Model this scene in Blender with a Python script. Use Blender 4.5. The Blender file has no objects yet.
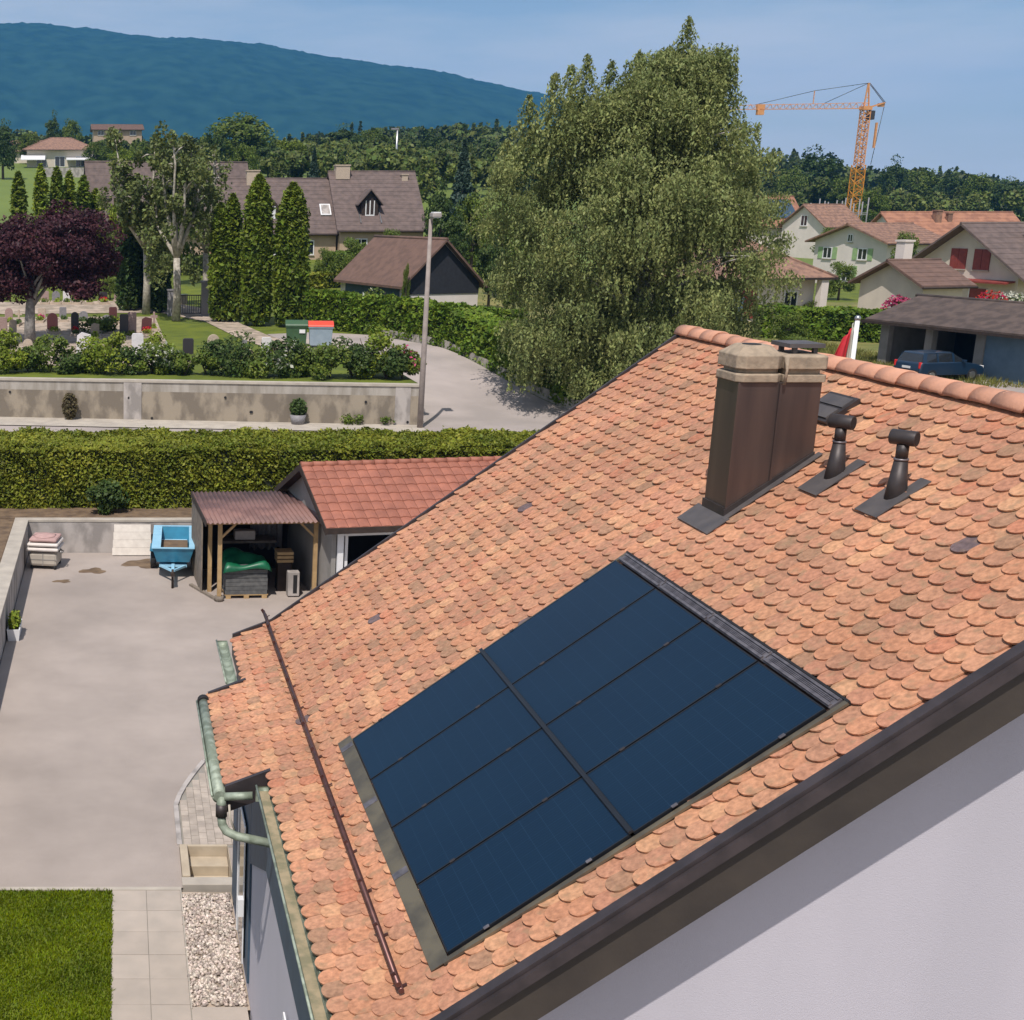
import bpy, math, random
import numpy as np
from mathutils import Vector, Matrix
random.seed(7)
rng = np.random.default_rng(11)
PI = math.pi
R = math.radians
sc = bpy.context.scene
COL = sc.collection

# ------------------------------------------------------------------ camera model
F_PX, CX, CY, CAM_H = 1300.0, 118.0, 510.0, 10.5
PITCH = math.atan(302.0 / F_PX)
def ray(u, v):
    a = (u - CX) / F_PX; b = (v - CY) / F_PX
    return Vector((a, math.cos(PITCH) - b * math.sin(PITCH), -math.sin(PITCH) - b * math.cos(PITCH)))
def at(u, v, Y):
    r = ray(u, v); q = r * (Y / r.y); q.z += CAM_H
    return q
def gnd(u, v, z=0.0):
    r = ray(u, v); q = r * ((z - CAM_H) / r.z); q.z = z
    return q

# ------------------------------------------------------------------ materials
MATS = {}
def mat(name, c1, c2=None, rough=0.8, scale=3.0, bump=0.0, bscale=20.0, island=0.0, metallic=0.0, spec=0.5, trans=0.0,
        detail=6.0, contrast=0.5, emit=None, coat=0.0, hue=0.0):
    if name in MATS: return MATS[name]
    m = bpy.data.materials.new(name); m.use_nodes = True
    nt = m.node_tree; N = nt.nodes; L = nt.links
    N.clear()
    out = N.new('ShaderNodeOutputMaterial'); b = N.new('ShaderNodeBsdfPrincipled')
    b.inputs['Roughness'].default_value = rough; b.inputs['Metallic'].default_value = metallic
    b.inputs['Specular IOR Level'].default_value = spec; b.inputs['Coat Weight'].default_value = coat
    if c2 is None: c2 = tuple(x * 0.75 for x in c1)
    tc = N.new('ShaderNodeTexCoord')
    no = N.new('ShaderNodeTexNoise'); no.inputs['Scale'].default_value = scale; no.inputs['Detail'].default_value = detail
    L.new(tc.outputs['Object'], no.inputs['Vector'])
    ramp = N.new('ShaderNodeValToRGB')
    lo = 0.5 - 0.25 * (1.0 - contrast) - 0.05; hi = 1.0 - lo
    ramp.color_ramp.elements[0].position = lo; ramp.color_ramp.elements[1].position = hi
    ramp.color_ramp.elements[0].color = (*c2, 1); ramp.color_ramp.elements[1].color = (*c1, 1)
    L.new(no.outputs['Fac'], ramp.inputs['Fac'])
    col = ramp.outputs['Color']
    if island > 0:
        ge = N.new('ShaderNodeNewGeometry')
        mr = N.new('ShaderNodeMapRange'); mr.inputs['To Min'].default_value = 1 - island; mr.inputs['To Max'].default_value = 1 + island
        L.new(ge.outputs['Random Per Island'], mr.inputs['Value'])
        hs = N.new('ShaderNodeHueSaturation'); L.new(col, hs.inputs['Color']); L.new(mr.outputs[0], hs.inputs['Value'])
        if hue > 0:
            mu = N.new('ShaderNodeMath'); mu.operation = 'MULTIPLY'; mu.inputs[1].default_value = 7.31
            fr = N.new('ShaderNodeMath'); fr.operation = 'FRACT'
            L.new(ge.outputs['Random Per Island'], mu.inputs[0]); L.new(mu.outputs[0], fr.inputs[0])
            m2 = N.new('ShaderNodeMapRange'); m2.inputs['To Min'].default_value = 0.5 - hue; m2.inputs['To Max'].default_value = 0.5 + hue
            L.new(fr.outputs[0], m2.inputs['Value']); L.new(m2.outputs[0], hs.inputs['Hue'])
        col = hs.outputs['Color']
    L.new(col, b.inputs['Base Color'])
    if bump > 0:
        n2 = N.new('ShaderNodeTexNoise'); n2.inputs['Scale'].default_value = bscale; n2.inputs['Detail'].default_value = 5
        L.new(tc.outputs['Object'], n2.inputs['Vector'])
        bp = N.new('ShaderNodeBump'); bp.inputs['Strength'].default_value = bump; bp.inputs['Distance'].default_value = 0.02
        L.new(n2.outputs['Fac'], bp.inputs['Height']); L.new(bp.outputs[0], b.inputs['Normal'])
    if emit: b.inputs['Emission Color'].default_value = (*emit, 1); b.inputs['Emission Strength'].default_value = 1
    if trans > 0:
        t = N.new('ShaderNodeBsdfTranslucent'); L.new(col, t.inputs['Color'])
        mx = N.new('ShaderNodeMixShader'); mx.inputs[0].default_value = trans
        L.new(b.outputs[0], mx.inputs[1]); L.new(t.outputs[0], mx.inputs[2]); L.new(mx.outputs[0], out.inputs['Surface'])
    else:
        L.new(b.outputs[0], out.inputs['Surface'])
    MATS[name] = m
    return m

# ------------------------------------------------------------------ mesh builder
class MB:
    def __init__(s): s.v = []; s.f = []; s.sm = []
    def add(s, vs, fs, smooth=False):
        o = len(s.v); s.v += [tuple(p) for p in vs]
        for f in fs: s.f.append(tuple(i + o for i in f)); s.sm.append(smooth)
        return s
    def bx(s, x0, x1, y0, y1, z0, z1):
        vs = [(x, y, z) for z in (z0, z1) for (x, y) in ((x0, y0), (x1, y0), (x1, y1), (x0, y1))]
        return s.add(vs, [(3, 2, 1, 0), (4, 5, 6, 7), (0, 1, 5, 4), (1, 2, 6, 5), (2, 3, 7, 6), (3, 0, 4, 7)])
    def obox(s, o, ax, ay, az):   # oriented: origin corner + three edge vectors
        o = Vector(o); ax = Vector(ax); ay = Vector(ay); az = Vector(az)
        vs = [o, o + ax, o + ax + ay, o + ay, o + az, o + ax + az, o + ax + ay + az, o + ay + az]
        fs = [(3, 2, 1, 0), (4, 5, 6, 7), (0, 1, 5, 4), (1, 2, 6, 5), (2, 3, 7, 6), (3, 0, 4, 7)]
        if ax.cross(ay).dot(az) < 0: fs = [f[::-1] for f in fs]
        return s.add(vs, fs)
    def bar(s, a, b, w, h=None, up=(0, 0, 1)):
        a = Vector(a); b = Vector(b); d = (b - a)
        h = h or w; x = d.cross(Vector(up))
        if x.length < 1e-5: x = Vector((1, 0, 0))
        x.normalize(); z = x.cross(d).normalized()
        return s.obox(a - x * w / 2 - z * h / 2, x * w, d, z * h)
    def prism(s, pts, vec):       # planar polygon extruded by vec
        n = len(pts); pts = [Vector(p) for p in pts]; vec = Vector(vec)
        nn = Vector((0, 0, 0))
        for i in range(n): nn += pts[i].cross(pts[(i + 1) % n])
        if nn.dot(vec) < 0: pts = pts[::-1]
        vs = pts + [p + vec for p in pts]
        fs = [tuple(range(n))[::-1], tuple(range(n, 2 * n))] + [(i, (i + 1) % n, (i + 1) % n + n, i + n) for i in range(n)]
        return s.add(vs, fs)
    def tube(s, path, r, n=10, caps=True, smooth=True):
        path = [Vector(p) for p in path]; rs = r if isinstance(r, (list, tuple)) else [r] * len(path)
        vs = []; prev = None
        for i, p in enumerate(path):
            d = (path[min(i + 1, len(path) - 1)] - path[max(i - 1, 0)]).normalized()
            if prev is None:
                x = d.cross(Vector((0, 0, 1)) if abs(d.z) < 0.9 else Vector((1, 0, 0))).normalized()
            else:
                x = (prev - d * prev.dot(d)).normalized()
            prev = x; y = d.cross(x)
            for k in range(n):
                a = 2 * PI * k / n
                vs.append(p + (x * math.cos(a) + y * math.sin(a)) * rs[i])
        fs = []
        for i in range(len(path) - 1):
            for k in range(n):
                fs.append((i * n + k, i * n + (k + 1) % n, (i + 1) * n + (k + 1) % n, (i + 1) * n + k))
        o = len(s.v)
        s.add(vs, fs, smooth)
        if caps:
            s.f.append(tuple(o + k for k in range(n))[::-1]); s.sm.append(False)
            s.f.append(tuple(o + (len(path) - 1) * n + k for k in range(n))); s.sm.append(False)
        return s
    def ball(s, c, r, n=10, m=7, jit=0.0, zmin=-9):
        c = Vector(c); rx, ry, rz = r if isinstance(r, (tuple, list)) else (r, r, r)
        vs = [c + Vector((0, 0, -rz))]
        for j in range(1, m):
            t = PI * j / m - PI / 2
            for k in range(n):
                a = 2 * PI * k / n; q = 1 + random.uniform(-jit, jit)
                vs.append(c + Vector((rx * math.cos(t) * math.cos(a) * q, ry * math.cos(t) * math.sin(a) * q, rz * math.sin(t) * q)))
        vs.append(c + Vector((0, 0, rz)))
        fs = [(0, 1 + (k + 1) % n, 1 + k) for k in range(n)]
        for j in range(m - 2):
            for k in range(n):
                a = 1 + j * n + k; b2 = 1 + j * n + (k + 1) % n
                fs.append((a, b2, b2 + n, a + n))
        e = 1 + (m - 2) * n
        fs += [(e + k, e + (k + 1) % n, len(vs) - 1) for k in range(n)]
        return s.add(vs, fs, True)
    def sheet(s, pts):
        n = len(pts); A = sum(pts[i][0] * pts[(i + 1) % n][1] - pts[(i + 1) % n][0] * pts[i][1] for i in range(n))
        if A < 0: pts = pts[::-1]
        return s.add(pts, [tuple(range(n))])
    def build(s, name, m, parent=None, world=False, bevel=0.0):
        me = bpy.data.meshes.new(name)
        vs = s.v
        if world and parent is not None:
            inv = wmat(parent).inverted(); vs = [tuple(inv @ Vector(p)) for p in vs]
        me.from_pydata(vs, [], s.f); me.update()
        me.polygons.foreach_set('use_smooth', s.sm)
        o = bpy.data.objects.new(name, me); COL.objects.link(o)
        if m is not None: me.materials.append(m)
        if parent is not None: o.parent = parent
        if bevel > 0:
            b = o.modifiers.new('bevel', 'BEVEL'); b.width = bevel; b.segments = 2; b.limit_method = 'ANGLE'
        return o
def wmat(o):
    m = Matrix.LocRotScale(o.location, o.rotation_euler, o.scale)
    return wmat(o.parent) @ m if o.parent else m
def npmesh(name, V, Fq, m, parent=None, smooth=False, world=False, k=4):
    me = bpy.data.meshes.new(name)
    V = np.asarray(V, dtype=np.float32).reshape(-1, 3); Fq = np.asarray(Fq, dtype=np.int32).reshape(-1, k)
    if world and parent is not None:
        inv = np.array(wmat(parent).inverted(), dtype=np.float32)
        V = V @ inv[:3, :3].T + inv[:3, 3]
    me.vertices.add(len(V)); me.vertices.foreach_set('co', V.ravel())
    me.loops.add(Fq.size); me.loops.foreach_set('vertex_index', Fq.ravel())
    me.polygons.add(len(Fq)); me.polygons.foreach_set('loop_start', np.arange(0, Fq.size, k, dtype=np.int32))
    me.polygons.foreach_set('loop_total', np.full(len(Fq), k, dtype=np.int32))
    if smooth: me.polygons.foreach_set('use_smooth', np.ones(len(Fq), dtype=bool))
    me.update(calc_edges=True)
    me.materials.append(m)
    o = bpy.data.objects.new(name, me); COL.objects.link(o)
    if parent is not None: o.parent = parent
    return o
def tag(o, label=None, cat=None, group=None, kind=None):
    if label: o['label'] = label
    if cat: o['category'] = cat
    if group: o['group'] = group
    if kind: o['kind'] = kind
    return o
def thing(name, loc, label, cat, group=None, rz=0.0):
    o = bpy.data.objects.new(name, None); COL.objects.link(o)
    o.empty_display_size = 0.2
    o.location = loc; o.rotation_euler = (0, 0, rz)
    return tag(o, label, cat, group)
def struct(mb, name, m): return tag(mb.build(name, m), kind='structure')
KIDS = {}
def copy_tree(o, parent=None):
    c = o.copy(); COL.objects.link(c)
    if parent is not None: c.parent = parent
    for ch in [x for x in COL.objects if x.parent == o]: copy_tree(ch, c)
    return c

# ------------------------------------------------------------------ leaf clouds
def unit(n):
    v = rng.normal(size=(n, 3)); return v / np.linalg.norm(v, axis=1, keepdims=True)
def leaves_vf(C, size, aspect=1.6, droop=0.0, out=None):
    n = len(C); C = np.asarray(C, dtype=np.float64)
    w = unit(n)
    cc = C.mean(axis=0); o_ = C - cc; o_ /= (np.linalg.norm(o_, axis=1, keepdims=True) + 1e-6)
    w = w * 0.75 + o_ * 0.35; w[:, 2] += 0.55 * (1 - droop); w[:, 1] -= 0.15
    w /= (np.linalg.norm(w, axis=1, keepdims=True) + 1e-9)
    u = unit(n)
    if droop > 0:
        u = u * (1 - droop); u[:, 2] -= droop
    u = u - w * np.sum(u * w, axis=1, keepdims=True); u /= (np.linalg.norm(u, axis=1, keepdims=True) + 1e-9)
    v = np.cross(w, u); v /= (np.linalg.norm(v, axis=1, keepdims=True) + 1e-9)
    s = size * rng.uniform(0.6, 1.35, size=(n, 1))
    a = u * s * 0.5 * aspect; b = v * s * 0.5
    V = np.stack([C - a, C + b - a * 0.1, C + a, C - b - a * 0.1], axis=1).reshape(-1, 3)
    Fq = np.arange(4 * n).reshape(n, 4)
    return V, Fq
def shell_pts(n, c, r, inner=0.55):
    d = unit(n); rad = inner + (1 - inner) * rng.random((n, 1)) ** 0.5
    return np.asarray(c) + d * rad * np.asarray(r)
def crown_pts(n, c, r, nclump, cr, seedz=None, zcut=-1.0, lump=0.35):
    """leaf centres: clumps sitting on the outside of an ellipsoid plus some through its volume"""
    c = np.asarray(c, float); r = np.asarray(r, float)
    d = unit(nclump * 3); d = d[d[:, 2] > zcut][:nclump]
    rad = rng.uniform(0.55, 0.95, size=(len(d), 1)) + rng.normal(0, lump * 0.15, size=(len(d), 1))
    cc = c + d * rad * r
    k = rng.integers(0, len(cc), n)
    rr = cr * rng.uniform(0.6, 1.3, size=len(cc))[k][:, None]
    q = unit(n) * (0.35 + 0.65 * rng.random((n, 1)) ** 0.5) * rr
    q[:, 2] *= 0.75
    return cc[k] + q, cc
def leaf_mat(name, c1, c2, trans=0.25, island=0.35, scale=0.6, hue=0.02):
    return mat(name, c1, c2, rough=0.55, scale=scale, island=island, spec=0.25, trans=trans, contrast=0.5, hue=hue)

M = {}
M['leaf_mid'] = leaf_mat('leaf_mid', (0.165, 0.215, 0.030), (0.075, 0.115, 0.018))
M['leaf_dark'] = leaf_mat('leaf_dark', (0.085, 0.130, 0.028), (0.038, 0.068, 0.016))
M['leaf_bright'] = leaf_mat('leaf_bright', (0.24, 0.29, 0.026), (0.13, 0.18, 0.018))
M['leaf_birch'] = leaf_mat('leaf_birch', (0.30, 0.33, 0.115), (0.17, 0.205, 0.07), trans=0.35, scale=0.6)
M['leaf_purple'] = leaf_mat('leaf_purple', (0.085, 0.027, 0.032), (0.036, 0.012, 0.017), island=0.5)
M['leaf_hedge'] = leaf_mat('leaf_hedge', (0.25, 0.265, 0.028), (0.125, 0.155, 0.016), scale=0.7, hue=0.022)
M['leaf_hedge2'] = leaf_mat('leaf_hedge2', (0.18, 0.255, 0.022), (0.09, 0.155, 0.016), scale=0.9)
M['leaf_thuja'] = leaf_mat('leaf_thuja', (0.175, 0.225, 0.020), (0.085, 0.125, 0.013))
M['leaf_spruce'] = leaf_mat('leaf_spruce', (0.075, 0.12, 0.085), (0.035, 0.065, 0.045))
M['leaf_wisp'] = leaf_mat('leaf_wisp', (0.18, 0.21, 0.06), (0.085, 0.11, 0.035))
M['flower_pink'] = leaf_mat('flower_pink', (0.55, 0.08, 0.2), (0.35, 0.04, 0.1))
M['flower_red'] = leaf_mat('flower_red', (0.6, 0.02, 0.03), (0.4, 0.01, 0.02))
M['flower_white'] = leaf_mat('flower_white', (0.7, 0.7, 0.6), (0.5, 0.5, 0.4))
M['bark'] = mat('bark', (0.13, 0.10, 0.075), (0.06, 0.045, 0.035), rough=0.9, scale=8, bump=0.5)
M['bark_pale'] = mat('bark_pale', (0.55, 0.50, 0.42), (0.25, 0.22, 0.17), rough=0.9, scale=5, bump=0.4)
M['bark_grey'] = mat('bark_grey', (0.28, 0.26, 0.24), (0.13, 0.12, 0.11), rough=0.9, scale=6, bump=0.4)
M['birch_bark'] = mat('birch_bark', (0.55, 0.52, 0.47), (0.10, 0.09, 0.08), rough=0.8, scale=4, bump=0.3)
M['hedge_core'] = mat('hedge_core', (0.018, 0.025, 0.008), (0.010, 0.014, 0.005), rough=0.95, scale=4)
M['tile'] = mat('tile', (0.60, 0.272, 0.142), (0.47, 0.235, 0.135), rough=0.75, scale=1.6, bump=0.35, bscale=45, island=0.2, spec=0.3, hue=0.018)
M['tile_ridge'] = mat('tile_ridge', (0.60, 0.30, 0.19), (0.46, 0.235, 0.155), rough=0.75, scale=5, bump=0.3, bscale=30, island=0.10)
M['batten'] = mat('batten', (0.12, 0.06, 0.04), rough=0.9)
M['plaster'] = mat('plaster', (0.515, 0.492, 0.535), (0.465, 0.447, 0.487), rough=0.92, scale=0.8, bump=0.3, bscale=160, contrast=0.6, detail=12)
M['fascia'] = mat('fascia', (0.055, 0.043, 0.033), (0.034, 0.027, 0.022), rough=0.7, scale=2.5, bump=0.15, contrast=0.4, detail=12)
M['rake_trim'] = mat('rake_trim', (0.075, 0.060, 0.062), (0.045, 0.038, 0.040), rough=0.45, scale=5, metallic=0.4)
M['copper_dark'] = mat('copper_dark', (0.145, 0.108, 0.095), (0.085, 0.068, 0.066), rough=0.38, scale=1.3, metallic=0.65, contrast=0.5, bump=0.04, bscale=6)
_n = [n for n in M['copper_dark'].node_tree.nodes if n.type == 'TEX_NOISE'][0]
_t = M['copper_dark'].node_tree; _m = _t.nodes.new('ShaderNodeMapping'); _m.inputs['Scale'].default_value = (4.0, 4.0, 0.35)
_t.links.new([n for n in _t.nodes if n.type == 'TEX_COORD'][0].outputs['Object'], _m.inputs[0]); _t.links.new(_m.outputs[0], _n.inputs['Vector'])
M['copper_brown'] = mat('copper_brown', (0.16, 0.075, 0.065), (0.09, 0.045, 0.04), rough=0.4, scale=6, metallic=0.6)
M['lead'] = mat('lead', (0.13, 0.115, 0.11), (0.085, 0.078, 0.08), rough=0.6, scale=5, metallic=0.3)
M['flash_olive'] = mat('flash_olive', (0.20, 0.17, 0.115), (0.12, 0.105, 0.08), rough=0.5, scale=3, metallic=0.5, contrast=0.8)
M['vent_metal'] = mat('vent_metal', (0.065, 0.054, 0.052), (0.040, 0.034, 0.034), rough=0.5, scale=8, metallic=0.4)
M['steel'] = mat('steel', (0.55, 0.54, 0.52), (0.4, 0.4, 0.4), rough=0.35, metallic=0.9)
M['verdigris'] = mat('verdigris', (0.33, 0.38, 0.30), (0.20, 0.235, 0.175), rough=0.55, scale=7, contrast=0.9, metallic=0.15)
M['gutter_in'] = mat('gutter_in', (0.36, 0.29, 0.18), (0.22, 0.20, 0.12), rough=0.7, scale=7, contrast=0.8)
M['solar_frame'] = mat('solar_frame', (0.010, 0.012, 0.016), (0.008, 0.009, 0.012), rough=0.4)
M['strip_grey'] = mat('strip_grey', (0.22, 0.20, 0.21), (0.11, 0.10, 0.11), rough=0.45, metallic=0.5, scale=12)
M['cap_conc'] = mat('cap_conc', (0.40, 0.31, 0.22), (0.25, 0.20, 0.145), rough=0.9, scale=10, bump=0.4, contrast=0.5)
M['concrete'] = mat('concrete', (0.40, 0.365, 0.32), (0.27, 0.24, 0.20), rough=0.9, scale=0.9, bump=0.15, bscale=30, contrast=0.7)
M['conc_light'] = mat('conc_light', (0.43, 0.39, 0.36), (0.27, 0.245, 0.225), rough=0.9, scale=1.3, bump=0.2, contrast=0.9, detail=10)
M['conc_cap'] = mat('conc_cap', (0.47, 0.42, 0.35), (0.36, 0.32, 0.27), rough=0.9, scale=2, bump=0.1)
M['conc_step'] = mat('conc_step', (0.50, 0.42, 0.31), (0.40, 0.33, 0.24), rough=0.9, scale=3, bump=0.1)
M['wall_stain'] = mat('wall_stain', (0.32, 0.27, 0.205), (0.185, 0.155, 0.12), rough=0.95, scale=0.9, bump=0.3, contrast=0.95, detail=12)
M['asphalt'] = mat('asphalt', (0.365, 0.310, 0.272), (0.315, 0.268, 0.235), rough=0.9, scale=0.25, bump=0.12, bscale=60, detail=12, contrast=0.5)
def weather(m_, sc1, amt, sc2, amt2):
    nt = m_.node_tree; N = nt.nodes; L = nt.links; b = [n for n in N if n.type == 'BSDF_PRINCIPLED'][0]
    src = b.inputs['Base Color'].links[0].from_socket; tc = [n for n in N if n.type == 'TEX_COORD'][0]
    f = None
    for s_, a_, d_ in ((sc1, amt, 12), (sc2, amt2, 3)):
        n = N.new('ShaderNodeTexNoise'); n.inputs['Scale'].default_value = s_; n.inputs['Detail'].default_value = d_; n.inputs['Roughness'].default_value = 0.65; L.new(tc.outputs['Object'], n.inputs['Vector'])
        r = N.new('ShaderNodeMapRange'); r.inputs['From Min'].default_value = 0.35; r.inputs['From Max'].default_value = 0.65; r.inputs['To Min'].default_value = 1 - a_; r.inputs['To Max'].default_value = 1 + a_; L.new(n.outputs['Fac'], r.inputs['Value'])
        if f is None: f = r.outputs[0]
        else:
            q = N.new('ShaderNodeMath'); q.operation = 'MULTIPLY'; L.new(f, q.inputs[0]); L.new(r.outputs[0], q.inputs[1]); f = q.outputs[0]
    h = N.new('ShaderNodeHueSaturation'); L.new(src, h.inputs['Color']); L.new(f, h.inputs['Value']); L.new(h.outputs[0], b.inputs['Base Color'])
weather(M['asphalt'], 0.55, 0.10, 70, 0.10)
def stretch(m_, v):
    t = m_.node_tree; n = [q for q in t.nodes if q.type == 'TEX_NOISE'][0]; p = t.nodes.new('ShaderNodeMapping'); p.inputs['Scale'].default_value = v
    t.links.new([q for q in t.nodes if q.type == 'TEX_COORD'][0].outputs['Object'], p.inputs[0]); t.links.new(p.outputs[0], n.inputs['Vector'])
stretch(M['concrete'], (3, 3, .6)); stretch(M['wall_stain'], (1.6, 1.6, .9)); stretch(M['conc_light'], (1.5, 1.5, .8)); stretch(M['plaster'], (1.2, 1, .3))
M['road'] = mat('road', (0.40, 0.345, 0.315), (0.31, 0.27, 0.245), rough=0.9, scale=0.4, bump=0.1, bscale=50, contrast=0.6, detail=10)
M['slab'] = mat('slab', (0.44, 0.375, 0.315), (0.375, 0.325, 0.275), rough=0.9, scale=2.5, bump=0.12, bscale=80, island=0.05)
M['slab_dark'] = mat('slab_dark', (0.30, 0.28, 0.24), (0.24, 0.22, 0.19), rough=0.9, scale=2.5)
M['paver'] = mat('paver', (0.44, 0.375, 0.31), (0.33, 0.28, 0.235), rough=0.9, scale=4, bump=0.15, bscale=60, island=0.14)
M['soil'] = mat('soil', (0.20, 0.135, 0.08), (0.10, 0.065, 0.04), rough=0.95, scale=3, bump=0.6, bscale=25)
M['pebble'] = mat('pebble', (0.60, 0.52, 0.45), (0.42, 0.34, 0.28), rough=0.8, scale=8, island=0.45, hue=0.02)
M['beige_gravel'] = mat('beige_gravel', (0.45, 0.36, 0.28), (0.27, 0.22, 0.165), rough=0.95, scale=1.5, bump=0.4, bscale=20, contrast=0.8)
M['grass'] = mat('grass', (0.135, 0.165, 0.008), (0.075, 0.105, 0.006), rough=0.9, scale=0.8, bump=0.5, bscale=30, contrast=0.6)
M['grass_dry'] = mat('grass_dry', (0.23, 0.20, 0.06), (0.12, 0.135, 0.03), rough=0.9, scale=0.6, bump=0.5, bscale=20, contrast=0.6)
M['field'] = mat('field', (0.15, 0.20, 0.03), (0.11, 0.155, 0.022), rough=0.9, scale=0.05, bump=0.3, bscale=3, contrast=0.5)
M['blade'] = leaf_mat('blade', (0.18, 0.235, 0.004), (0.09, 0.13, 0.003), trans=0.3, island=0.5, scale=1.2)
M['wood_new'] = mat('wood_new', (0.46, 0.31, 0.15), (0.34, 0.22, 0.10), rough=0.8, scale=5, bump=0.1)
M['wood_grey'] = mat('wood_grey', (0.24, 0.20, 0.16), (0.14, 0.115, 0.09), rough=0.9, scale=6, bump=0.2)
M['wood_dark'] = mat('wood_dark', (0.045, 0.028, 0.02), (0.025, 0.016, 0.012), rough=0.8, scale=6)
M['corr_red'] = mat('corr_red', (0.23, 0.125, 0.105), (0.15, 0.08, 0.07), rough=0.6, scale=1.5, contrast=0.9)
M['red_tile'] = mat('red_tile', (0.36, 0.135, 0.085), (0.27, 0.10, 0.065), rough=0.7, scale=2.5, bump=0.2, bscale=25, island=0.1)
M['white_paint'] = mat('white_paint', (0.78, 0.78, 0.78), (0.70, 0.70, 0.70), rough=0.5, scale=3)
M['white_wood'] = mat('white_wood', (0.72, 0.66, 0.58), (0.62, 0.56, 0.49), rough=0.7, scale=6, island=0.12)
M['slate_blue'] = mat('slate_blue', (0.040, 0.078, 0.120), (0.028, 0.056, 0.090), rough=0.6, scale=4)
M['dark_glass'] = mat('dark_glass', (0.02, 0.025, 0.03), (0.015, 0.018, 0.022), rough=0.08, spec=0.8)
M['black'] = mat('black', (0.012, 0.012, 0.013), rough=0.7)
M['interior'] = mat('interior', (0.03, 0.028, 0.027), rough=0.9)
M['trailer_blue'] = mat('trailer_blue', (0.03, 0.23, 0.36), (0.025, 0.17, 0.28), rough=0.35, scale=4, coat=0.3)
M['trailer_light'] = mat('trailer_light', (0.35, 0.62, 0.78), (0.28, 0.54, 0.72), rough=0.4, scale=4)
M['cover_pink'] = mat('cover_pink', (0.50, 0.32, 0.29), (0.38, 0.24, 0.22), rough=0.8, scale=6)
M['cover_white'] = mat('cover_white', (0.72, 0.66, 0.60), (0.62, 0.56, 0.52), rough=0.7, scale=5)
M['rubber'] = mat('rubber', (0.02, 0.02, 0.02), rough=0.8)
M['tarp_green'] = mat('tarp_green', (0.006, 0.13, 0.055), (0.003, 0.075, 0.035), rough=0.4, scale=5)
M['slab_stack'] = mat('slab_stack', (0.12, 0.12, 0.115), (0.07, 0.07, 0.07), rough=0.9, scale=8, island=0.15)
M['roof_brown'] = mat('roof_brown', (0.155, 0.112, 0.098), (0.105, 0.077, 0.068), rough=0.85, scale=2.0, bump=0.4, bscale=12, contrast=0.6)
M['roof_brown2'] = mat('roof_brown2', (0.17, 0.10, 0.075), (0.12, 0.072, 0.055), rough=0.85, scale=2.0, bump=0.4, bscale=12, contrast=0.6)
M['roof_dark'] = mat('roof_dark', (0.105, 0.075, 0.062), (0.062, 0.045, 0.038), rough=0.9, scale=1.8, bump=0.4, bscale=12, contrast=0.8, detail=10)
M['roof_terracotta'] = mat('roof_terracotta', (0.30, 0.17, 0.115), (0.19, 0.11, 0.08), rough=0.85, scale=2.5, bump=0.4, bscale=12, contrast=0.8, detail=10)
M['roof_orange'] = mat('roof_orange', (0.37, 0.175, 0.105), (0.26, 0.12, 0.075), rough=0.85, scale=1.2, bump=0.3, contrast=0.8)
M['wall_cream'] = mat('wall_cream', (0.66, 0.58, 0.48), (0.56, 0.49, 0.41), rough=0.9, scale=1.0, contrast=0.4)
M['wall_white'] = mat('wall_white', (0.74, 0.66, 0.61), (0.66, 0.59, 0.54), rough=0.9, scale=1.0, contrast=0.4)
M['wall_beige'] = mat('wall_beige', (0.48, 0.36, 0.26), (0.40, 0.29, 0.2), rough=0.9, scale=1.0, contrast=0.4)
M['wall_yellow'] = mat('wall_yellow', (0.55, 0.40, 0.13), (0.45, 0.32, 0.1), rough=0.9, scale=2.0)
M['wall_grey'] = mat('wall_grey', (0.30, 0.28, 0.26), (0.22, 0.21, 0.19), rough=0.9, scale=1.5)
M['navy_wood'] = mat('navy_wood', (0.022, 0.024, 0.032), (0.014, 0.016, 0.022), rough=0.8, scale=5)
M['shutter_green'] = mat('shutter_green', (0.33, 0.48, 0.22), rough=0.6)
M['shutter_red'] = mat('shutter_red', (0.26, 0.045, 0.035), rough=0.6)
M['red_paint'] = mat('red_paint', (0.35, 0.04, 0.03), rough=0.5)
M['door_blue'] = mat('door_blue', (0.13, 0.20, 0.27), (0.10, 0.16, 0.22), rough=0.6, scale=2)
M['car_blue'] = mat('car_blue', (0.008, 0.026, 0.055), (0.008, 0.025, 0.052), rough=0.3, coat=0.5, scale=2)
M['lamp_red'] = mat('lamp_red', (0.7, 0.03, 0.03), rough=0.3)
M['bin_green'] = mat('bin_green', (0.05, 0.115, 0.05), (0.04, 0.09, 0.04), rough=0.5)
M['bin_grey'] = mat('bin_grey', (0.30, 0.37, 0.43), (0.24, 0.31, 0.37), rough=0.5)
M['lid_red'] = mat('lid_red', (0.75, 0.075, 0.03), (0.65, 0.06, 0.03), rough=0.5)
M['pole_conc'] = mat('pole_conc', (0.33, 0.28, 0.25), (0.25, 0.21, 0.19), rough=0.85, scale=4)
M['gran_dark'] = mat('gran_dark', (0.05, 0.045, 0.05), (0.03, 0.028, 0.032), rough=0.35, scale=30)
M['gran_red'] = mat('gran_red', (0.13, 0.045, 0.045), (0.08, 0.03, 0.03), rough=0.35, scale=30)
M['gran_grey'] = mat('gran_grey', (0.27, 0.26, 0.27), (0.18, 0.17, 0.18), rough=0.6, scale=20)
M['gran_pink'] = mat('gran_pink', (0.40, 0.28, 0.25), (0.30, 0.2, 0.18), rough=0.6, scale=20)
M['marble'] = mat('marble', (0.74, 0.70, 0.70), (0.62, 0.59, 0.60), rough=0.5, scale=6)
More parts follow.
